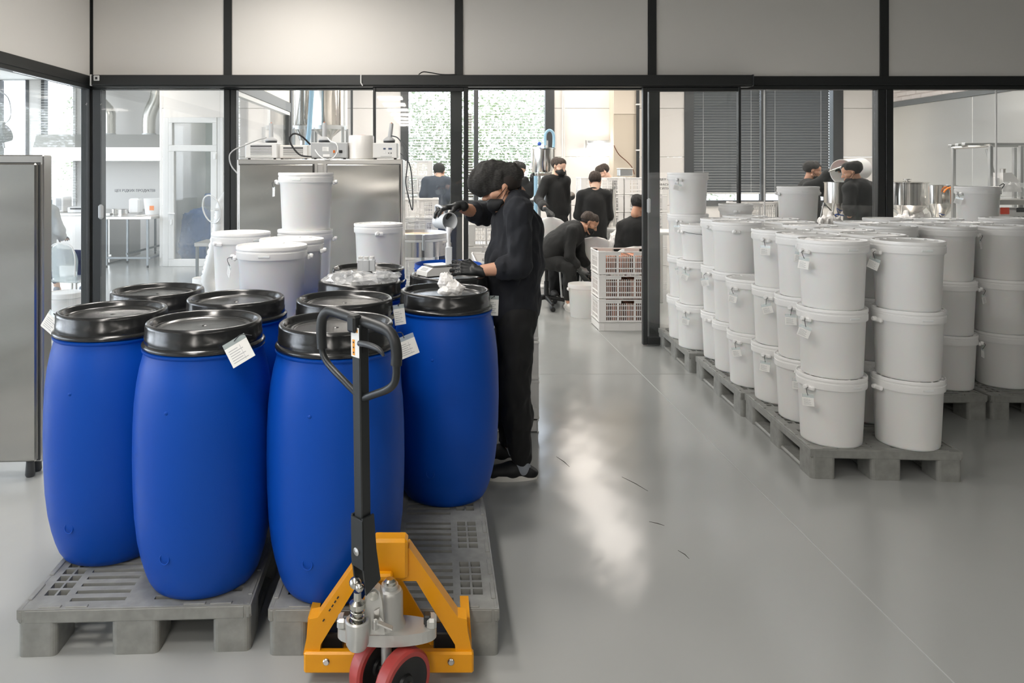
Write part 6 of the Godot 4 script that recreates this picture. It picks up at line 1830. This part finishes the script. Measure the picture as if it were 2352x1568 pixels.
func crates_and_chairs() -> void:
	var cr := make_crate()
	# x, z, count, turned, where
	var st := [
		[1.978, -8.0, 3, false, "the stack of brown cartons in the doorway"], [0.44, -5.05, 4, true, "the stack behind the man at the drums"], [0.545, -8.55, 4, true, "the stack just inside the doorway, left"],
		[-0.29, -9.3, 5, false, "the stack behind the left door leaf"], [-0.38, -11.7, 7, false, "the tall stack before the bright window"], [2.33, -10.8, 6, false, "the left column behind the workers"],
		[2.95, -10.8, 6, false, "the right column behind the workers"], [1.42, -10.32, 1, false, "the pair on the floor behind the swivel stool"], [3.5, -8.1, 5, false, "the stack before the dark blinds"]]
	var first := true
	var words := ["lowest", "second", "third", "fourth", "fifth", "sixth", "seventh"]
	for s in st:
		var base := thing("crate_base", "flat white crate base under " + s[4], "crate base", V(s[0], 0, s[1]), "flat white crate bases", PI / 2 if s[3] else 0.0)
		var bm := MB.new()
		for e in [-1, 1]:
			bm.box(V(0, 0.04, e * 0.193), V(0.59, 0.07, 0.012), 0.003)
			bm.box(V(e * 0.289, 0.04, 0), V(0.012, 0.07, 0.39), 0.003)
			bm.box(V(0, 0.005, e * 0.197), V(0.6, 0.01, 0.012), 0.002)
			bm.box(V(0, 0.078, e * 0.197), V(0.6, 0.01, 0.012), 0.002)
		bm.box(V(0, 0.05, 0), V(0.57, 0.01, 0.37))
		obj("tray", bm, M.crate_plastic, base)
		for e in 4:
			obj("rib", MB.new().box(V(-0.24 + e * 0.16, 0.04, 0.2), V(0.008, 0.07, 0.006)), M.crate_plastic, base)
		for k in s[2]:
			var lab: String = "%s white lattice crate of %s" % ["topmost" if k == s[2] - 1 and k > 0 else words[k], s[4]]
			var at := V(s[0] + rng.randf_range(-0.004, 0.004), 0.084 + 0.25 * k, s[1] + rng.randf_range(-0.004, 0.004))
			if first:
				first = false
				cr.position = at
				cr.set_meta("label", lab)
			else:
				copy_of(cr, at, PI / 2 if s[3] else 0.0, lab)
			if s == st[0]:
				for j in 14:
					var m: Material = [M.cardboard, M.cardboard_pale, M.cardboard_dark, M.cardboard][(j * 3 + k) % 4]
					var c := obj("carton", MB.new().box(V(0, 0.09, 0), V(0.034, 0.18, 0.34), 0.002), m)
					tag(c, "thin brown carton, %s from the left in the %s crate of the doorway stack" % [ORD[j], ["lowest", "middle", "top"][k]], "carton", "brown cartons in the %s doorway crate" % ["lowest", "middle", "top"][k])
					c.position = at + V(-0.254 + j * 0.039, 0.0105, 0)
	# white chairs and the swivel stool
	white_chair(P(1264, 0, 9.44).x, -9.63, 1.28, PI, "tall white shell chair under the standing worker's hand")
	white_chair(1.93, -9.4, 1.01, PI, "white shell chair behind the bending worker")
	white_chair(2.31, -8.93, 0.93, PI + 0.1, "white shell chair of the worker seated at the door frame")
	var s := thing("swivel_stool", "grey swivel stool on a black five-star base", "stool", V(P(1255, 0, 9.15).x, 0, -9.15), "")
	obj("seat", MB.new().lathe([Vector2(0, 0.505), Vector2(0.15, 0.505), Vector2(0.19, 0.52), Vector2(0.19, 0.54), Vector2(0.16, 0.555), Vector2(0, 0.555)], 32), M.grey_device, s)
	obj("column", MB.new().lathe([Vector2(0.03, 0.1), Vector2(0.03, 0.32), Vector2(0.02, 0.325), Vector2(0.02, 0.505)], 16), M.black_rubber, s)
	for k in 5:
		var a := TAU * k / 5 + 0.2
		var d := V(cos(a), 0, sin(a))
		obj("base_arm", MB.new().tube([d * 0.02 + V(0, 0.13, 0), d * 0.3 + V(0, 0.085, 0)], [0.03, 0.017], 8), M.black_rubber, s)
		obj("caster", MB.new().lathe([Vector2(0, -0.02), Vector2(0.028, -0.02), Vector2(0.03, -0.01), Vector2(0.03, 0.01), Vector2(0.028, 0.02), Vector2(0, 0.02)], 14, d * 0.29 + V(0, 0.031, 0), Basis(V(-d.z, 0, d.x), PI / 2)), M.black_rubber, s)
	var ob := simple_bucket(P(1341, 0, 8.6), 0.182, 0.375, "open white bucket before the bending worker", false)
	obj("contents", MB.new().lathe([Vector2(0.158, 0.26), Vector2(0.0, 0.27)], 30), M.cream_plastic, ob)
	# packing tables behind
	for d in [[2.19, -10.25, 0.85, 0.6, "white packing table in front of the crate columns"], [3.16, -9.7, 0.75, 0.5, "low packing table beside the worker at the door frame"]]:
		var t := thing("packing_table", d[4], "table", V(d[0], 0, d[1]), "packing tables")
		obj("top", MB.new().box(V(0, 0.88, 0), V(d[2], 0.04, d[3]), 0.008), M.white_device, t)
		for e in [[-1, -1], [1, -1], [-1, 1], [1, 1]]:
			obj("leg", MB.new().box(V(e[0] * (d[2] / 2 - 0.05), 0.43, e[1] * (d[3] / 2 - 0.05)), V(0.04, 0.86, 0.04), 0.004), M.satin_steel, t)
	var bg := thing("plastic_bag", "white plastic bag hanging beside the worker at the door frame", "bag", P(1415, 560, 9.3), "")
	obj("film", MB.new().sdf([[V(0, -0.05, 0), V(0, 0.1, 0), 0.1, 0.06], [V(-0.05, -0.02, 0.02), V(0.02, 0.14, 0), 0.06, 0.03]], 0.012, 0.04, 0.04, fold_noise), M.tissue, bg)

func white_chair(x: float, z: float, k: float, turn: float, label: String) -> void:
	var c := thing("shell_chair", label, "chair", V(x, 0, z), "white shell chairs", turn)
	var b := obj("backrest", shell(0.5, 0.42 * k, 0.1, 0.016), M.white_plastic, c)
	b.position = V(0, 0.43 * k, -0.18)
	b.rotation.y = PI
	obj("seat", MB.new().prism(rrect(0.46, 0.44, 0.12, 5), 0.42 * k, 0.44 * k + 0.01, Vector3.ZERO, UPZ), M.white_plastic, c)
	for s in [[-1, -1], [1, -1], [-1, 1], [1, 1]]:
		obj("leg", MB.new().tube([V(s[0] * 0.16, 0.425 * k, s[1] * 0.15), V(s[0] * 0.21, 0, s[1] * 0.2)], 0.012, 8), M.white_device, c)

func hopper(label: String, px: float, z: float, top: float, r: float, hc: float, hk: float, lid: bool) -> void:
	var at := P(px, top, z)
	var o := thing("steel_hopper", label, "hopper", V(at.x, 0, at.z), "steel funnel hoppers")
	var y := at.y
	obj("cylinder", MB.new().lathe([Vector2(r, y - hc), Vector2(r, y - 0.006), Vector2(r + 0.008, y - 0.003), Vector2(r + 0.008, y), Vector2(r - 0.004, y), Vector2(r - 0.006, y - hc)], 40), M.polished_steel, o)
	obj("cone", MB.new().lathe([Vector2(0.03, y - hc - hk - 0.05), Vector2(0.03, y - hc - hk), Vector2(r, y - hc)], 40), M.polished_steel, o)
	obj("valve", MB.new().box(V(0, y - hc - hk - 0.08, 0), V(0.09, 0.09, 0.09), 0.02), M.dark_device, o)
	obj("hose", MB.new().tube(smooth_path([V(0.03, y - hc - hk - 0.06, 0.04), V(-0.08, y - hc - hk + 0.03, 0.09), V(0.06, y - hc - hk + 0.0, 0.1), V(0.12, y - hc - hk - 0.06, 0.08)], 5), 0.007, 6), mat("blue_hose", rgb(40, 90, 180), 0.4), o)
	if lid:
		obj("lid", MB.new().lathe([Vector2(r + 0.012, y), Vector2(r + 0.012, y + 0.008), Vector2(r * 0.5, y + 0.022), Vector2(0, y + 0.026)], 40), M.polished_steel, o)
		obj("knob", MB.new().lathe([Vector2(0.012, y + 0.024), Vector2(0.012, y + 0.036), Vector2(0.045, y + 0.04), Vector2(0.045, y + 0.05), Vector2(0, y + 0.052)], 20), M.polished_steel, o)
	var w := r + 0.03
	obj("bench", MB.new().box(V(0, y - hc - hk - 0.16, 0), V(w * 2, 0.04, w * 2), 0.004), M.satin_steel, o)
	obj("cylinder_drive", MB.new().box(V(0.02, y - hc - hk - 0.11, 0.12), V(0.2, 0.05, 0.06), 0.01), M.satin_steel, o)
	for e in [[-1, -1], [1, -1], [-1, 1], [1, 1]]:
		obj("leg", MB.new().box(V(e[0] * (w - 0.03), (y - hc - hk - 0.16) / 2, e[1] * (w - 0.03)), V(0.04, y - hc - hk - 0.16, 0.04), 0.004), M.satin_steel, o)
		obj("stay", MB.new().tube([V(e[0] * (w - 0.03), y - hc - hk - 0.14, e[1] * (w - 0.03)), V(e[0] * r * 0.72, y - hc, e[1] * r * 0.72)], 0.008, 6), M.satin_steel, o)

func machines() -> void:
	hopper("open steel hopper between the two men", 1925, 8.55, 418, 0.15, 0.235, 0.16, false)
	hopper("lidded steel hopper right of the black post", 2084, 9.3, 420, 0.225, 0.27, 0.21, true)
	hopper("open steel hopper with an orange hose, farther right", 2158, 9.9, 425, 0.2, 0.24, 0.22, false)
	obj("orange_hose", rel(MB.new(), get_node("steel_hopper_002")).tube(smooth_path([P(2168, 442, 9.6), P(2172, 436, 9.6), P(2182, 431, 9.6), P(2196, 432, 9.6), P(2205, 440, 9.62), P(2208, 470, 9.62)], 5), 0.012, 8), M.orange, get_node("steel_hopper_002"))
	# tilted tub over the hopper
	var tb := thing("plastic_tub", "white tub lying tilted over the hopper", "tub", P(1957, 391, 8.72), "")
	var axis := V(-0.86, -0.1, 0.5).normalized()
	var bs := Basis(V(0, 1, 0).cross(axis).normalized(), axis, V(0, 1, 0).cross(axis).normalized().cross(axis))
	obj("body", MB.new().lathe([Vector2(0, -0.2), Vector2(0.118, -0.2), Vector2(0.126, -0.19), Vector2(0.142, 0.19), Vector2(0.147, 0.2), Vector2(0.141, 0.2), Vector2(0.137, 0.19), Vector2(0.12, -0.18), Vector2(0, -0.18)], 44, Vector3.ZERO, bs), M.white_plastic, tb)
	tag(obj("spatula", MB.new().tube([P(1904, 394, 8.42), P(1938, 381, 8.5)], [0.009, 0.006], 8), M.satin_steel), "thin steel spatula in the gloved hand at the tub", "spatula")
	# rack
	var rk := thing("steel_rack", "grey steel rack frame over the right-hand machines", "rack", V(P(2240, 0, 9.2).x, 0, -9.2), "")
	var ty := P(0, 338, 9.2).y
	for q in [[2190, 9.2], [2275, 8.7], [2345, 8.7], [2330, 9.2]]:
		obj("post", rel(MB.new(), rk).box(V(P(q[0], 0, q[1]).x, ty / 2, -q[1]), V(0.04, ty, 0.04), 0.004), M.galvanised, rk)
	for k in 3:
		obj("shelf_bar", rel(MB.new(), rk).box(P(2300 - (2 - k) * 18, 335 - k * 2, 9.3 - k * 0.25) + V(0.1, 0, 0), V(1.1, 0.03, 0.06), 0.004), M.galvanised, rk)
	obj("side_bar", rel(MB.new(), rk).tube([P(2190, 340, 9.2), P(2275, 334, 8.7)], 0.018, 8), M.satin_steel, rk)
	obj("brace", rel(MB.new(), rk).tube([P(2266, 342, 9.2), P(2292, 430, 9.1)], 0.018, 8), M.galvanised, rk)
	# control machine at the right edge
	var m := thing("filling_machine", "white filling machine with a red display at the right edge", "machine", V(P(2330, 0, 8.6).x, 0, -8.7), "")
	obj("cabinet", rel(MB.new(), m).box(V(P(2340, 0, 8.6).x, 0.645, -8.8), V(0.6, 1.17, 0.5), 0.01), M.white_device, m)
	for e in [[-1, -1], [1, -1], [-1, 1], [1, 1]]:
		obj("foot", rel(MB.new(), m).lathe([Vector2(0.022, 0), Vector2(0.026, 0.012), Vector2(0.018, 0.065)], 12, V(P(2340, 0, 8.6).x + e[0] * 0.24, 0, -8.8 + e[1] * 0.19)), M.black_rubber, m)
	obj("deck", rel(MB.new(), m).box(V(P(2336, 0, 8.6).x, P(0, 464, 8.55).y, -8.78), V(0.66, 0.06, 0.56), 0.006), M.satin_steel, m)
	obj("display", rel(MB.new(), m).box(P(2308, 484, 8.54), V(0.1, 0.075, 0.01), 0.003), M.red_display, m)
	obj("keypad", rel(MB.new(), m).box(P(2345, 482, 8.54), V(0.1, 0.05, 0.01), 0.003), M.dark_device, m)
	for k in 3:
		obj("button", rel(MB.new(), m).lathe([Vector2(0.014, 0), Vector2(0.014, 0.012), Vector2(0, 0.014)], 14, P(2328 + k * 11, 500, 8.545), Basis(Vector3.RIGHT, PI / 2)), M.dark_device, m)
	obj("tower", rel(MB.new(), m).prism(PackedVector2Array([Vector2(-0.06, 0), Vector2(0.16, 0), Vector2(0.1, 0.16), Vector2(0.04, 0.22), Vector2(-0.06, 0.22)]), -0.08, 0.08, P(2304, 440, 8.7) + V(0, 0.0, 0)), M.white_lid, m)
	obj("stack", rel(MB.new(), m).lathe([Vector2(0.028, 0), Vector2(0.028, 0.05), Vector2(0.034, 0.055), Vector2(0, 0.056)], 18, P(2304, 398, 8.7)), M.satin_steel, m)
	obj("feed_column", rel(MB.new(), m).box(P(2288, 440, 8.66), V(0.05, 0.34, 0.06), 0.01), M.white_lid, m)
	obj("cover", rel(MB.new(), m).sdf([[P(2315, 438, 8.6), P(2350, 440, 8.6), 0.1, 0.1]], 0.014, 0.03, 0.03, fold_noise, [[P(2330, 452, 8.6), V(0, -1, 0)]]), M.clear_film, m)
	obj("wiring", rel(MB.new(), m).tube(smooth_path([P(2290, 436, 8.55), P(2283, 428, 8.55), P(2294, 438, 8.55), P(2306, 426, 8.55), P(2304, 422, 8.55), P(2294, 430, 8.55), P(2300, 446, 8.55)], 5), 0.006, 6), M.wire, m)
	for p in [[2078, 497, 9.0, "crumpled clear film at the foot of the lidded hopper"], [2112, 492, 9.2, "crumpled clear film between the two hoppers"], [1905, 500, 8.35, "crumpled white paper under the open hopper"]]:
		var c := P(p[0], p[1], p[2])
		var f := thing("crumpled_film", p[3], "film", V(c.x, c.y - 0.06, c.z), "crumpled film on the hopper benches")
		obj("film", MB.new().sdf([[V(-0.08, 0.02, 0), V(0.08, 0.02, 0), 0.05, 0.04], [V(0, 0.03, 0), V(0.02, 0.1, 0), 0.05, 0.02]], 0.012, 0.03, 0.05, fold_noise), M.tissue, f)
	# vessel on its stand beside the window
	var v := thing("steel_vessel", "small steel vessel on a stand beside the bright window", "vessel", V(P(1248, 0, 11.0).x, 0, -11.0), "steel vessels")
	var vy := P(0, 396, 11.0).y
	obj("drum", MB.new().lathe([Vector2(0.0, vy), Vector2(0.165, vy), Vector2(0.17, vy + 0.02), Vector2(0.17, vy + 0.335), Vector2(0.18, vy + 0.338), Vector2(0.18, vy + 0.35), Vector2(0.1, vy + 0.37), Vector2(0, vy + 0.375)], 36), M.polished_steel, v)
	obj("clamp", MB.new().box(V(0.0, vy + 0.18, 0.172), V(0.014, 0.3, 0.01), 0.003), M.satin_steel, v)
	obj("valve", MB.new().ball(V(-0.06, vy + 0.42, 0.02), V(0.03, 0.03, 0.02), 12, 8), mat("valve_blue", rgb(40, 84, 170), 0.4), v)
	obj("fitting", MB.new().tube([V(0.05, vy + 0.36, 0), V(0.05, vy + 0.47, 0)], 0.018, 8), M.satin_steel, v)
	obj("hose", MB.new().tube(smooth_path([V(0.03, vy + 0.4, 0), V(0.03, vy + 0.56, 0), V(0.09, vy + 0.62, 0), V(0.15, vy + 0.56, 0), V(0.15, vy + 0.37, 0)], 6), 0.02, 10), M.pale_blue, v)
	obj("shelf", MB.new().box(V(0.1, vy - 0.03, 0), V(0.42, 0.04, 0.4), 0.005), M.satin_steel, v)
	for e in [[-1, -1], [1, -1], [-1, 1], [1, 1]]:
		obj("leg", MB.new().box(V(0.1 + e[0] * 0.18, (vy - 0.05) / 2, e[1] * 0.17), V(0.035, vy - 0.05, 0.035), 0.003), M.galvanised, v)
	obj("riser", MB.new().tube([V(-0.14, 0.0, 0.22), V(-0.14, vy - 0.05, 0.22)], 0.028, 10), M.pale_blue, v)
	# big vessels above the cabinet
	for d in [[752, 11.4, 0.25, "tall shining steel vessel above the steel cabinet"], [696, 12.0, 0.16, "slimmer steel vessel left of the tall one"]]:
		var b := thing("steel_vessel", d[3], "vessel", V(P(d[0], 0, d[1]).x, 0, -d[1]), "steel vessels")
		var by := P(0, 294, d[1]).y
		obj("shell", MB.new().lathe([Vector2(0.06, by - 0.2), Vector2(0.08, by - 0.14), Vector2(d[2], by), Vector2(d[2], 3.45), Vector2(0, 3.5)], 44), M.polished_steel, b)
		obj("support_ring", MB.new().lathe([Vector2(d[2] + 0.005, by - 0.03), Vector2(d[2] + 0.04, by - 0.03), Vector2(d[2] + 0.04, by + 0.03), Vector2(d[2] + 0.005, by + 0.03)], 40), M.galvanised, b)
		obj("outlet", MB.new().lathe([Vector2(0.05, by - 0.5), Vector2(0.05, by - 0.2), Vector2(0.07, by - 0.2)], 20), M.satin_steel, b)
		for e in [[-1, -1], [1, -1], [-1, 1], [1, 1]]:
			obj("leg", MB.new().box(V(e[0] * (d[2] + 0.02), by / 2, e[1] * (d[2] + 0.02)), V(0.045, by, 0.045), 0.004), M.galvanised, b)
	tag(obj("hose", MB.new().tube(smooth_path([P(716, 200, 10.9), P(714, 240, 10.9), P(710, 300, 10.9), P(704, 345, 10.9), P(700, 420, 10.9), P(698, 655, 10.9)], 6), 0.035, 12), M.pale_blue), "pale blue hose hanging left of the tall vessel", "hose")
	tag(obj("pipe", MB.new().tube([P(808, 700, 13.1), P(808, 180, 13.1)], 0.02, 10), M.dark_device), "dark vertical pipe on the white wall above the film roll", "pipe")
	tag(obj("pipe", MB.new().tube([P(794, 700, 12.6), P(794, 180, 12.6)], 0.03, 10), M.white_device), "white vertical pipe right of the tall vessel", "pipe")
	# round sieve
	var sv := thing("vibrating_sieve", "round steel sieve machine right of the steel cabinet", "sieve", V(P(958, 0, 8.3).x, 0, -8.35), "")
	obj("upper_ring", MB.new().lathe([Vector2(0.335, 0.93), Vector2(0.345, 0.94), Vector2(0.345, 0.985), Vector2(0.335, 0.99), Vector2(0.32, 0.99), Vector2(0.315, 0.95), Vector2(0, 0.95)], 48), M.satin_steel, sv)
	obj("gasket", MB.new().lathe([Vector2(0.33, 0.9), Vector2(0.35, 0.905), Vector2(0.35, 0.925), Vector2(0.33, 0.93)], 48), M.white_lid, sv)
	obj("drum", MB.new().lathe([Vector2(0.2, 0.72), Vector2(0.335, 0.74), Vector2(0.335, 0.9)], 48), M.polished_steel, sv)
	obj("powder", MB.new().lathe([Vector2(0.31, 0.955), Vector2(0.1, 0.975), Vector2(0, 0.98)], 30), mat("powder", rgb(226, 196, 164), 0.9), sv)
	for k in 3:
		var a := 1.35 + TAU * k / 3
		obj("clamp", MB.new().box(V(cos(a) * 0.355, 0.9, sin(a) * 0.355), V(0.03, 0.17, 0.03), 0.006), M.galvanised, sv)
		obj("leg", MB.new().tube([V(cos(a) * 0.26, 0, sin(a) * 0.26), V(cos(a) * 0.28, 0.76, sin(a) * 0.28)], 0.025, 10), M.galvanised, sv)
	# wall lamp
	var wl := thing("wall_light", "fluorescent wall light beside the beige column", "wall light", P(1377, 329, 13.05), "")
	obj("housing", MB.new().box(V(0, 0.03, -0.06), V(0.42, 0.05, 0.12), 0.008), M.galvanised, wl)
	for s in [-1, 1]:
		obj("bracket", MB.new().prism(PackedVector2Array([Vector2(-0.13, 0.06), Vector2(0.0, 0.05), Vector2(0.02, -0.02), Vector2(-0.13, -0.08)]), -0.008, 0.008, V(s * 0.215, 0, 0), Basis(V(0, 0, 1), V(0, 1, 0), V(-1, 0, 0))), M.galvanised, wl)
	obj("tube", MB.new().tube([V(-0.2, -0.005, -0.02), V(0.2, -0.005, -0.02)], 0.014, 10), M.tube_glow, wl)
	var l := OmniLight3D.new()
	l.name = "light"
	l.light_energy = 0.12
	l.light_size = 0.05
	l.omni_range = 20.0
	l.omni_attenuation = 2.0
	l.shadow_enabled = true
	wl.add_child(l)
	l.position = V(0, -0.02, 0.05)
	cable("brown cable curving from the wall light down the column", [P(1407, 324, 13.0), P(1412, 338, 12.88), P(1422, 355, 12.85), P(1440, 371, 12.85), P(1452, 385, 12.8), P(1457, 400, 12.75)], 0.008, M.cardboard_dark)
	var dv := thing("wall_device", "grey device lying on the crate columns below the column", "device", V(P(1437, 0, 10.75).x, 1.586, -10.8), "")
	obj("case", MB.new().box(V(0, 0.06, 0), V(0.19, 0.1, 0.16), 0.01), M.galvanised, dv)
	obj("cover", MB.new().box(V(0, 0.118, 0), V(0.2, 0.018, 0.17), 0.006), M.cream_plastic, dv)
	var pot := thing("pot", "tall steel pot before the crate columns", "pot", V(P(1398, 0, 10.1).x, 0.901, -10.25), "")
	obj("pot", MB.new().lathe([Vector2(0, 0), Vector2(0.13, 0), Vector2(0.13, 0.52), Vector2(0.136, 0.525), Vector2(0.125, 0.525), Vector2(0.125, 0.02), Vector2(0, 0.02)], 36), M.polished_steel, pot)
	tag(obj("fan_head", MB.new().lathe([Vector2(0.0, 0), Vector2(0.05, 0.01), Vector2(0.06, 0.03), Vector2(0, 0.05)], 20, P(1310, 450, 10.1), Basis(V(1, 0, 0), PI / 2)), M.satin_steel), "small steel mixer head beside the standing worker", "mixer")
	tag(obj("mixer_shaft", MB.new().tube([P(1310, 450, 10.1), P(1310, 523.2, 10.1)], 0.014, 8), M.satin_steel), "thin steel mixer shaft below the mixer head", "mixer")

func small_things() -> void:
	# three bottles on a lid
	for k in 3:
		var o := white_bottle(V(P(829 + k * 13, 0, 4.22).x, 1.084, -4.2 - 0.012 * absi(k - 1)), ["left", "middle", "right"][k] + " one of three square white bottles on the drum lid", "three white bottles on the drum lid", 0.095)
	# clear bag of bottles
	var bg := thing("plastic_bag", "clear plastic bag of small white caps on a drum lid", "bag", V(-0.395, 1.083, -3.80), "")
	obj("film", crumple(V(-0.04, 0.025, 0.01), V(0.145, 0.042, 0.11), 5, 26, 9, 0.22, 0.0), M.bag_film, bg)
	obj("bag_neck", crumple(V(0.13, 0.032, -0.02), V(0.075, 0.034, 0.06), 6, 16, 7, 0.35, 0.0), M.bag_film, bg)
	for k in 10:
		var p := V(-0.15 + 0.04 * (k % 5) + rng.randf_range(-0.008, 0.008), 0.014 + 0.02 * (k / 5), rng.randf_range(-0.05, 0.05))
		var c := thing("bottle_cap", "small white cap inside the clear bag on the drum lid", "cap", bg.position + p, "white caps in the clear bag")
		obj("cap", MB.new().lathe([Vector2(0, 0), Vector2(0.009, 0), Vector2(0.009, 0.015), Vector2(0.008, 0.017), Vector2(0, 0.017)], 14, Vector3.ZERO, Basis(V(1, 0, 0), rng.randf_range(0.6, 1.8))), M.white_lid, c)
	# scale with bottle
	var s := thing("digital_scale", "small white digital scale with a steel plate on a drum lid", "scale", V(P(1000, 0, 3.98).x, 1.106, -4.0), "")
	var bs := Basis(Vector3.UP, 0.5)
	obj("body", MB.new().prism(PackedVector2Array([Vector2(-0.085, 0.0), Vector2(-0.08, 0.022), Vector2(-0.05, 0.042), Vector2(0.075, 0.042), Vector2(0.08, 0.0)]), -0.06, 0.06, Vector3.ZERO, bs), M.white_device, s)
	obj("underside", MB.new().box(bs * V(0, -0.004, 0), V(0.14, 0.012, 0.1), 0.004, bs), M.black_rubber, s)
	obj("display", MB.new().box(bs * V(-0.066, 0.032, 0), V(0.022, 0.002, 0.06), 0.0, bs * Basis(V(0, 0, 1), 0.58)), M.grey_device, s)
	obj("plate", MB.new().box(bs * V(0.015, 0.051, 0), V(0.12, 0.006, 0.115), 0.002, bs), M.satin_steel, s)
	white_bottle(V(P(1031, 0, 4.0).x, 1.16, -4.01), "square white bottle being filled on the small scale", "", 0.115)
	# jug and stream
	var jg := thing("measuring_jug", "translucent white measuring jug held tilted over the bottle", "jug", P(1021, 508, 4.06), "")
	var ax := V(0.52, 0.06, 0.85).normalized()
	var sd := V(0, 1, 0).cross(ax).normalized()
	var jb := Basis(sd, ax, sd.cross(ax))
	obj("body", MB.new().lathe([Vector2(0, -0.07), Vector2(0.034, -0.07), Vector2(0.038, -0.066), Vector2(0.046, 0.05), Vector2(0.048, 0.055), Vector2(0.045, 0.055), Vector2(0.035, -0.064), Vector2(0, -0.064)], 40, Vector3.ZERO, jb), M.milky_plastic, jg)
	obj("spout", MB.new().prism(PackedVector2Array([Vector2(-0.02, 0.0), Vector2(0.0, -0.024), Vector2(0.02, 0.0)]), -0.02, 0.0, ax * 0.054 + V(0.0, -0.042, 0.0), Basis(sd, V(0, 1, 0), sd.cross(V(0, 1, 0)))), M.milky_plastic, jg)
	obj("handle", MB.new().tube(smooth_path([V(0, 0.04, 0) - ax * 0.0, V(-0.012, 0.075, 0) - ax * 0.01, V(-0.02, 0.085, 0) - ax * 0.05, V(-0.01, 0.05, 0) - ax * 0.065], 5), 0.0075, 8), M.milky_plastic, jg)
	tag(obj("liquid_stream", MB.new().tube(smooth_path([P(1033, 522, 4.0), P(1031, 532, 4.0), P(1030, 545, 4.0), P(1030.5, 556, 4.0), P(1031, 566, 4.005)], 4), [0.021, 0.02, 0.018, 0.0155, 0.0135, 0.0115, 0.0105, 0.0095, 0.009, 0.0085, 0.008, 0.0078, 0.0076, 0.0074, 0.0072, 0.007, 0.007], 14), M.liquid_white), "thick white liquid pouring from the jug into the bottle", "liquid")
	# crumpled tissue
	var ts := thing("tissue", "crumpled white tissue on the nearest right-hand drum lid", "tissue", V(P(1037, 0, 3.42).x, 1.083, -3.43), "")
	var tm := crumple(V(0.0, 0.034, 0), V(0.058, 0.042, 0.045), 4, 20, 11, 0.2, 0.0)
	var t2 := crumple(V(-0.028, 0.068, 0), V(0.034, 0.042, 0.028), 9, 15, 9, 0.22, 0.0)
	for q in [tm, t2]:
		obj("fold", q, M.tissue, ts)

func white_bottle(at: Vector3, label: String, group: String, h: float) -> Node3D:
	var o := thing("plastic_bottle", label, "bottle", at, group)
	var b := MB.new()
	b.prism(rrect(0.036, 0.036, 0.006, 3), 0.0, h * 0.78, Vector3.ZERO, UPZ)
	b.lathe([Vector2(0.017, h * 0.78), Vector2(0.0135, h * 0.82), Vector2(0.0125, h * 0.86)], 18)
	obj("body", b, M.milky_plastic, o)
	obj("neck", MB.new().lathe([Vector2(0.0125, h * 0.85), Vector2(0.0135, h * 0.86), Vector2(0.0135, h * 0.99), Vector2(0.012, h), Vector2(0.0085, h), Vector2(0.0085, h * 0.85)], 18), M.white_lid, o)
	return o
